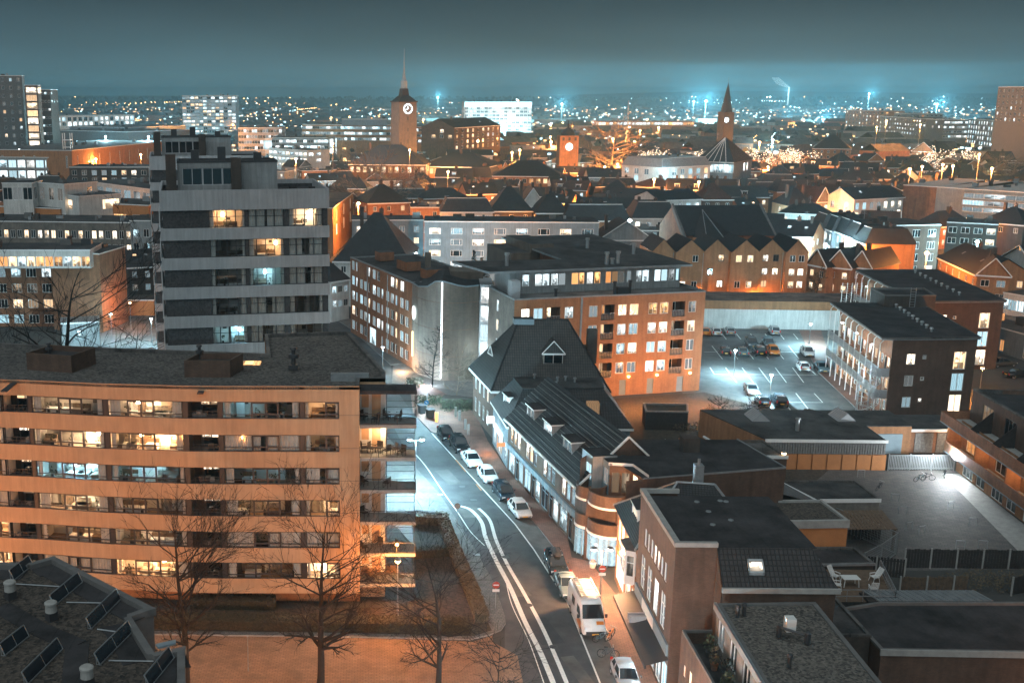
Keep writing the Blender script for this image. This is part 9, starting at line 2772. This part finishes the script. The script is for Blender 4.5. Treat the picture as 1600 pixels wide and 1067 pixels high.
for (u, v, s, l_) in ((1103, 160, 3.4, 'glaring white floodlight on the skyline left of the spire'), (1084, 160, 2.2, 'smaller white floodlight beside the glaring one'), (878, 164, 2.4, 'white floodlight on the skyline right of the shining white block'), (684, 153, 1.8, 'single white light above the skyline right of the clock tower'), (1286, 188, 2.6, 'white yard light right of the spire'), (1228, 188, 2.2, 'second white yard light right of the spire'), (1358, 148, 2.2, 'bright white light on the far ridge at right'), (1464, 165, 3.2, 'broad cyan light on the right skyline')):
 y = 1500; x, z = ZY(u, v, y)
 o = bpy.data.objects.new('floodlight', lm['w']); link(o); o.location = (x, y, z); o.scale = (s*1.1,) * 3; tag(o, l_, 'floodlight', 'floodlights on the skyline')
 lamp_light('flood_light', o, (0, -3, 1), 60000 * s, (.35, .85, 1), 1.0)
for k in range(34):
 y = rr.uniform(640, 1500); x = rr.uniform(-.36, .6) * y
 wm = rr.random() < .62
 t = thing('street_lamp', ('tall sodium mast' if wm else 'tall white mast') + ' among the lit streets of the far city', 'street lamp', (x, y, 0), 'mast lamps of the far city')
 q = MB(); q.tube((0, 0, 0), (0, 0, 13), .2, n=4); q.build('pole', [M['zinc']], t, raw=True)
 q = MB(); q.lathe(0, 0, [(.4, 13), (.9, 13.4), (.3, 14)], 6); q.build('lamp_glass', [M['ball_warm'] if wm else M['ball']], t, raw=True)
 lamp_light('lamp_light', t, (0, -1, 12.5), rr.uniform(8000, 26000), (1, .36, .08) if wm else (.42, .86, 1), .8)
pm = thing('lattice_mast', 'thin pale lattice mast above the supermarket roof', 'mast', (ZY(980, 200, 760)[0], 760, 0))
q = MB()
for dx, dy in ((-1, -1), (1, -1), (0, 1)): q.tube((dx, dy, 0), (dx*.3, dy*.3, 39), .12, n=3)
for k in range(16): q.tube((-1 + k*.045, -1, k*2.4), (1 - k*.045, -1, k*2.4 + 2.4), .08, n=3); q.tube((1 - k*.045, -1, k*2.4), (-1 + k*.045, -1, k*2.4 + 2.4), .08, n=3)
q.build('lattice', [M['metal']], pm, raw=True)
q = MB()
mk_ = thing('lattice_mast', 'pale glass lift mast before the grey shopping centre hall', 'mast', (ZY(106, 230, 470)[0], 470, 0))
q = MB()
for dx, dy in ((-1.6, -1.6), (1.6, -1.6), (1.6, 1.6), (-1.6, 1.6)): q.tube((dx, dy, 0), (dx, dy, 27), .2, n=4)
for k in range(9): q.obox(0, 0, k*3, k*3 + .25, 3.4, 3.4, 0)
q.build('lattice', [M['white_paint']], mk_, raw=True)
tm = thing('steam_plume', 'pale steam plume drifting left from a chimney on the right skyline', 'steam', (ZY(1233, 137, 2600)[0], 2600, ZY(1233, 137, 2600)[1]))
mt = bpy.data.materials.new('steam'); mt.use_nodes = True
nt = mt.node_tree; nt.nodes.remove(nt.nodes['Principled BSDF'])
pv = nt.nodes.new('ShaderNodeVolumePrincipled'); pv.inputs['Density'].default_value = .02; pv.inputs['Color'].default_value = (.9, .97, 1, 1); pv.inputs['Emission Strength'].default_value = 0
nt.links.new(pv.outputs[0], nt.nodes['Material Output'].inputs['Volume'])
q = MB(); loft(q, [[(-x, w*math.cos(a), x*.55 + w*math.sin(a)) for a in [2*math.pi*k/8 for k in range(9)]] for x, w in ((0, 1.5), (8, 4), (18, 7), (30, 9), (40, 4))], lambda a, k: 0); q.build('plume', [mt], tm, raw=True); lamp_light('steam_fill_light', tm, (-14, -30, -6), 160000, (.6, .92, 1), 2)  # unseen fill light added to brighten the steam
q = MB(); q.tube((0, 0, -40), (0, 0, 0), 2.0, 1.5, n=8); q.build('chimney', [M['concrete_dark']], tm, raw=True)
# the night haze over the town
b = MB(); b.box(-3700, 5500, -300, 7700, -1, 82)
o = stuff(b.build('haze', []))
mt = bpy.data.materials.new('haze'); mt.use_nodes = True
nt = mt.node_tree; nt.nodes.remove(nt.nodes['Principled BSDF'])
pv = nt.nodes.new('ShaderNodeVolumePrincipled'); pv.inputs['Density'].default_value = .00026; pv.inputs['Color'].default_value = (.36, .75, .92, 1); pv.inputs['Anisotropy'].default_value = .3
nt.links.new(pv.outputs[0], nt.nodes['Material Output'].inputs['Volume'])
o.data.materials.append(mt)
o.display_type = 'WIRE'
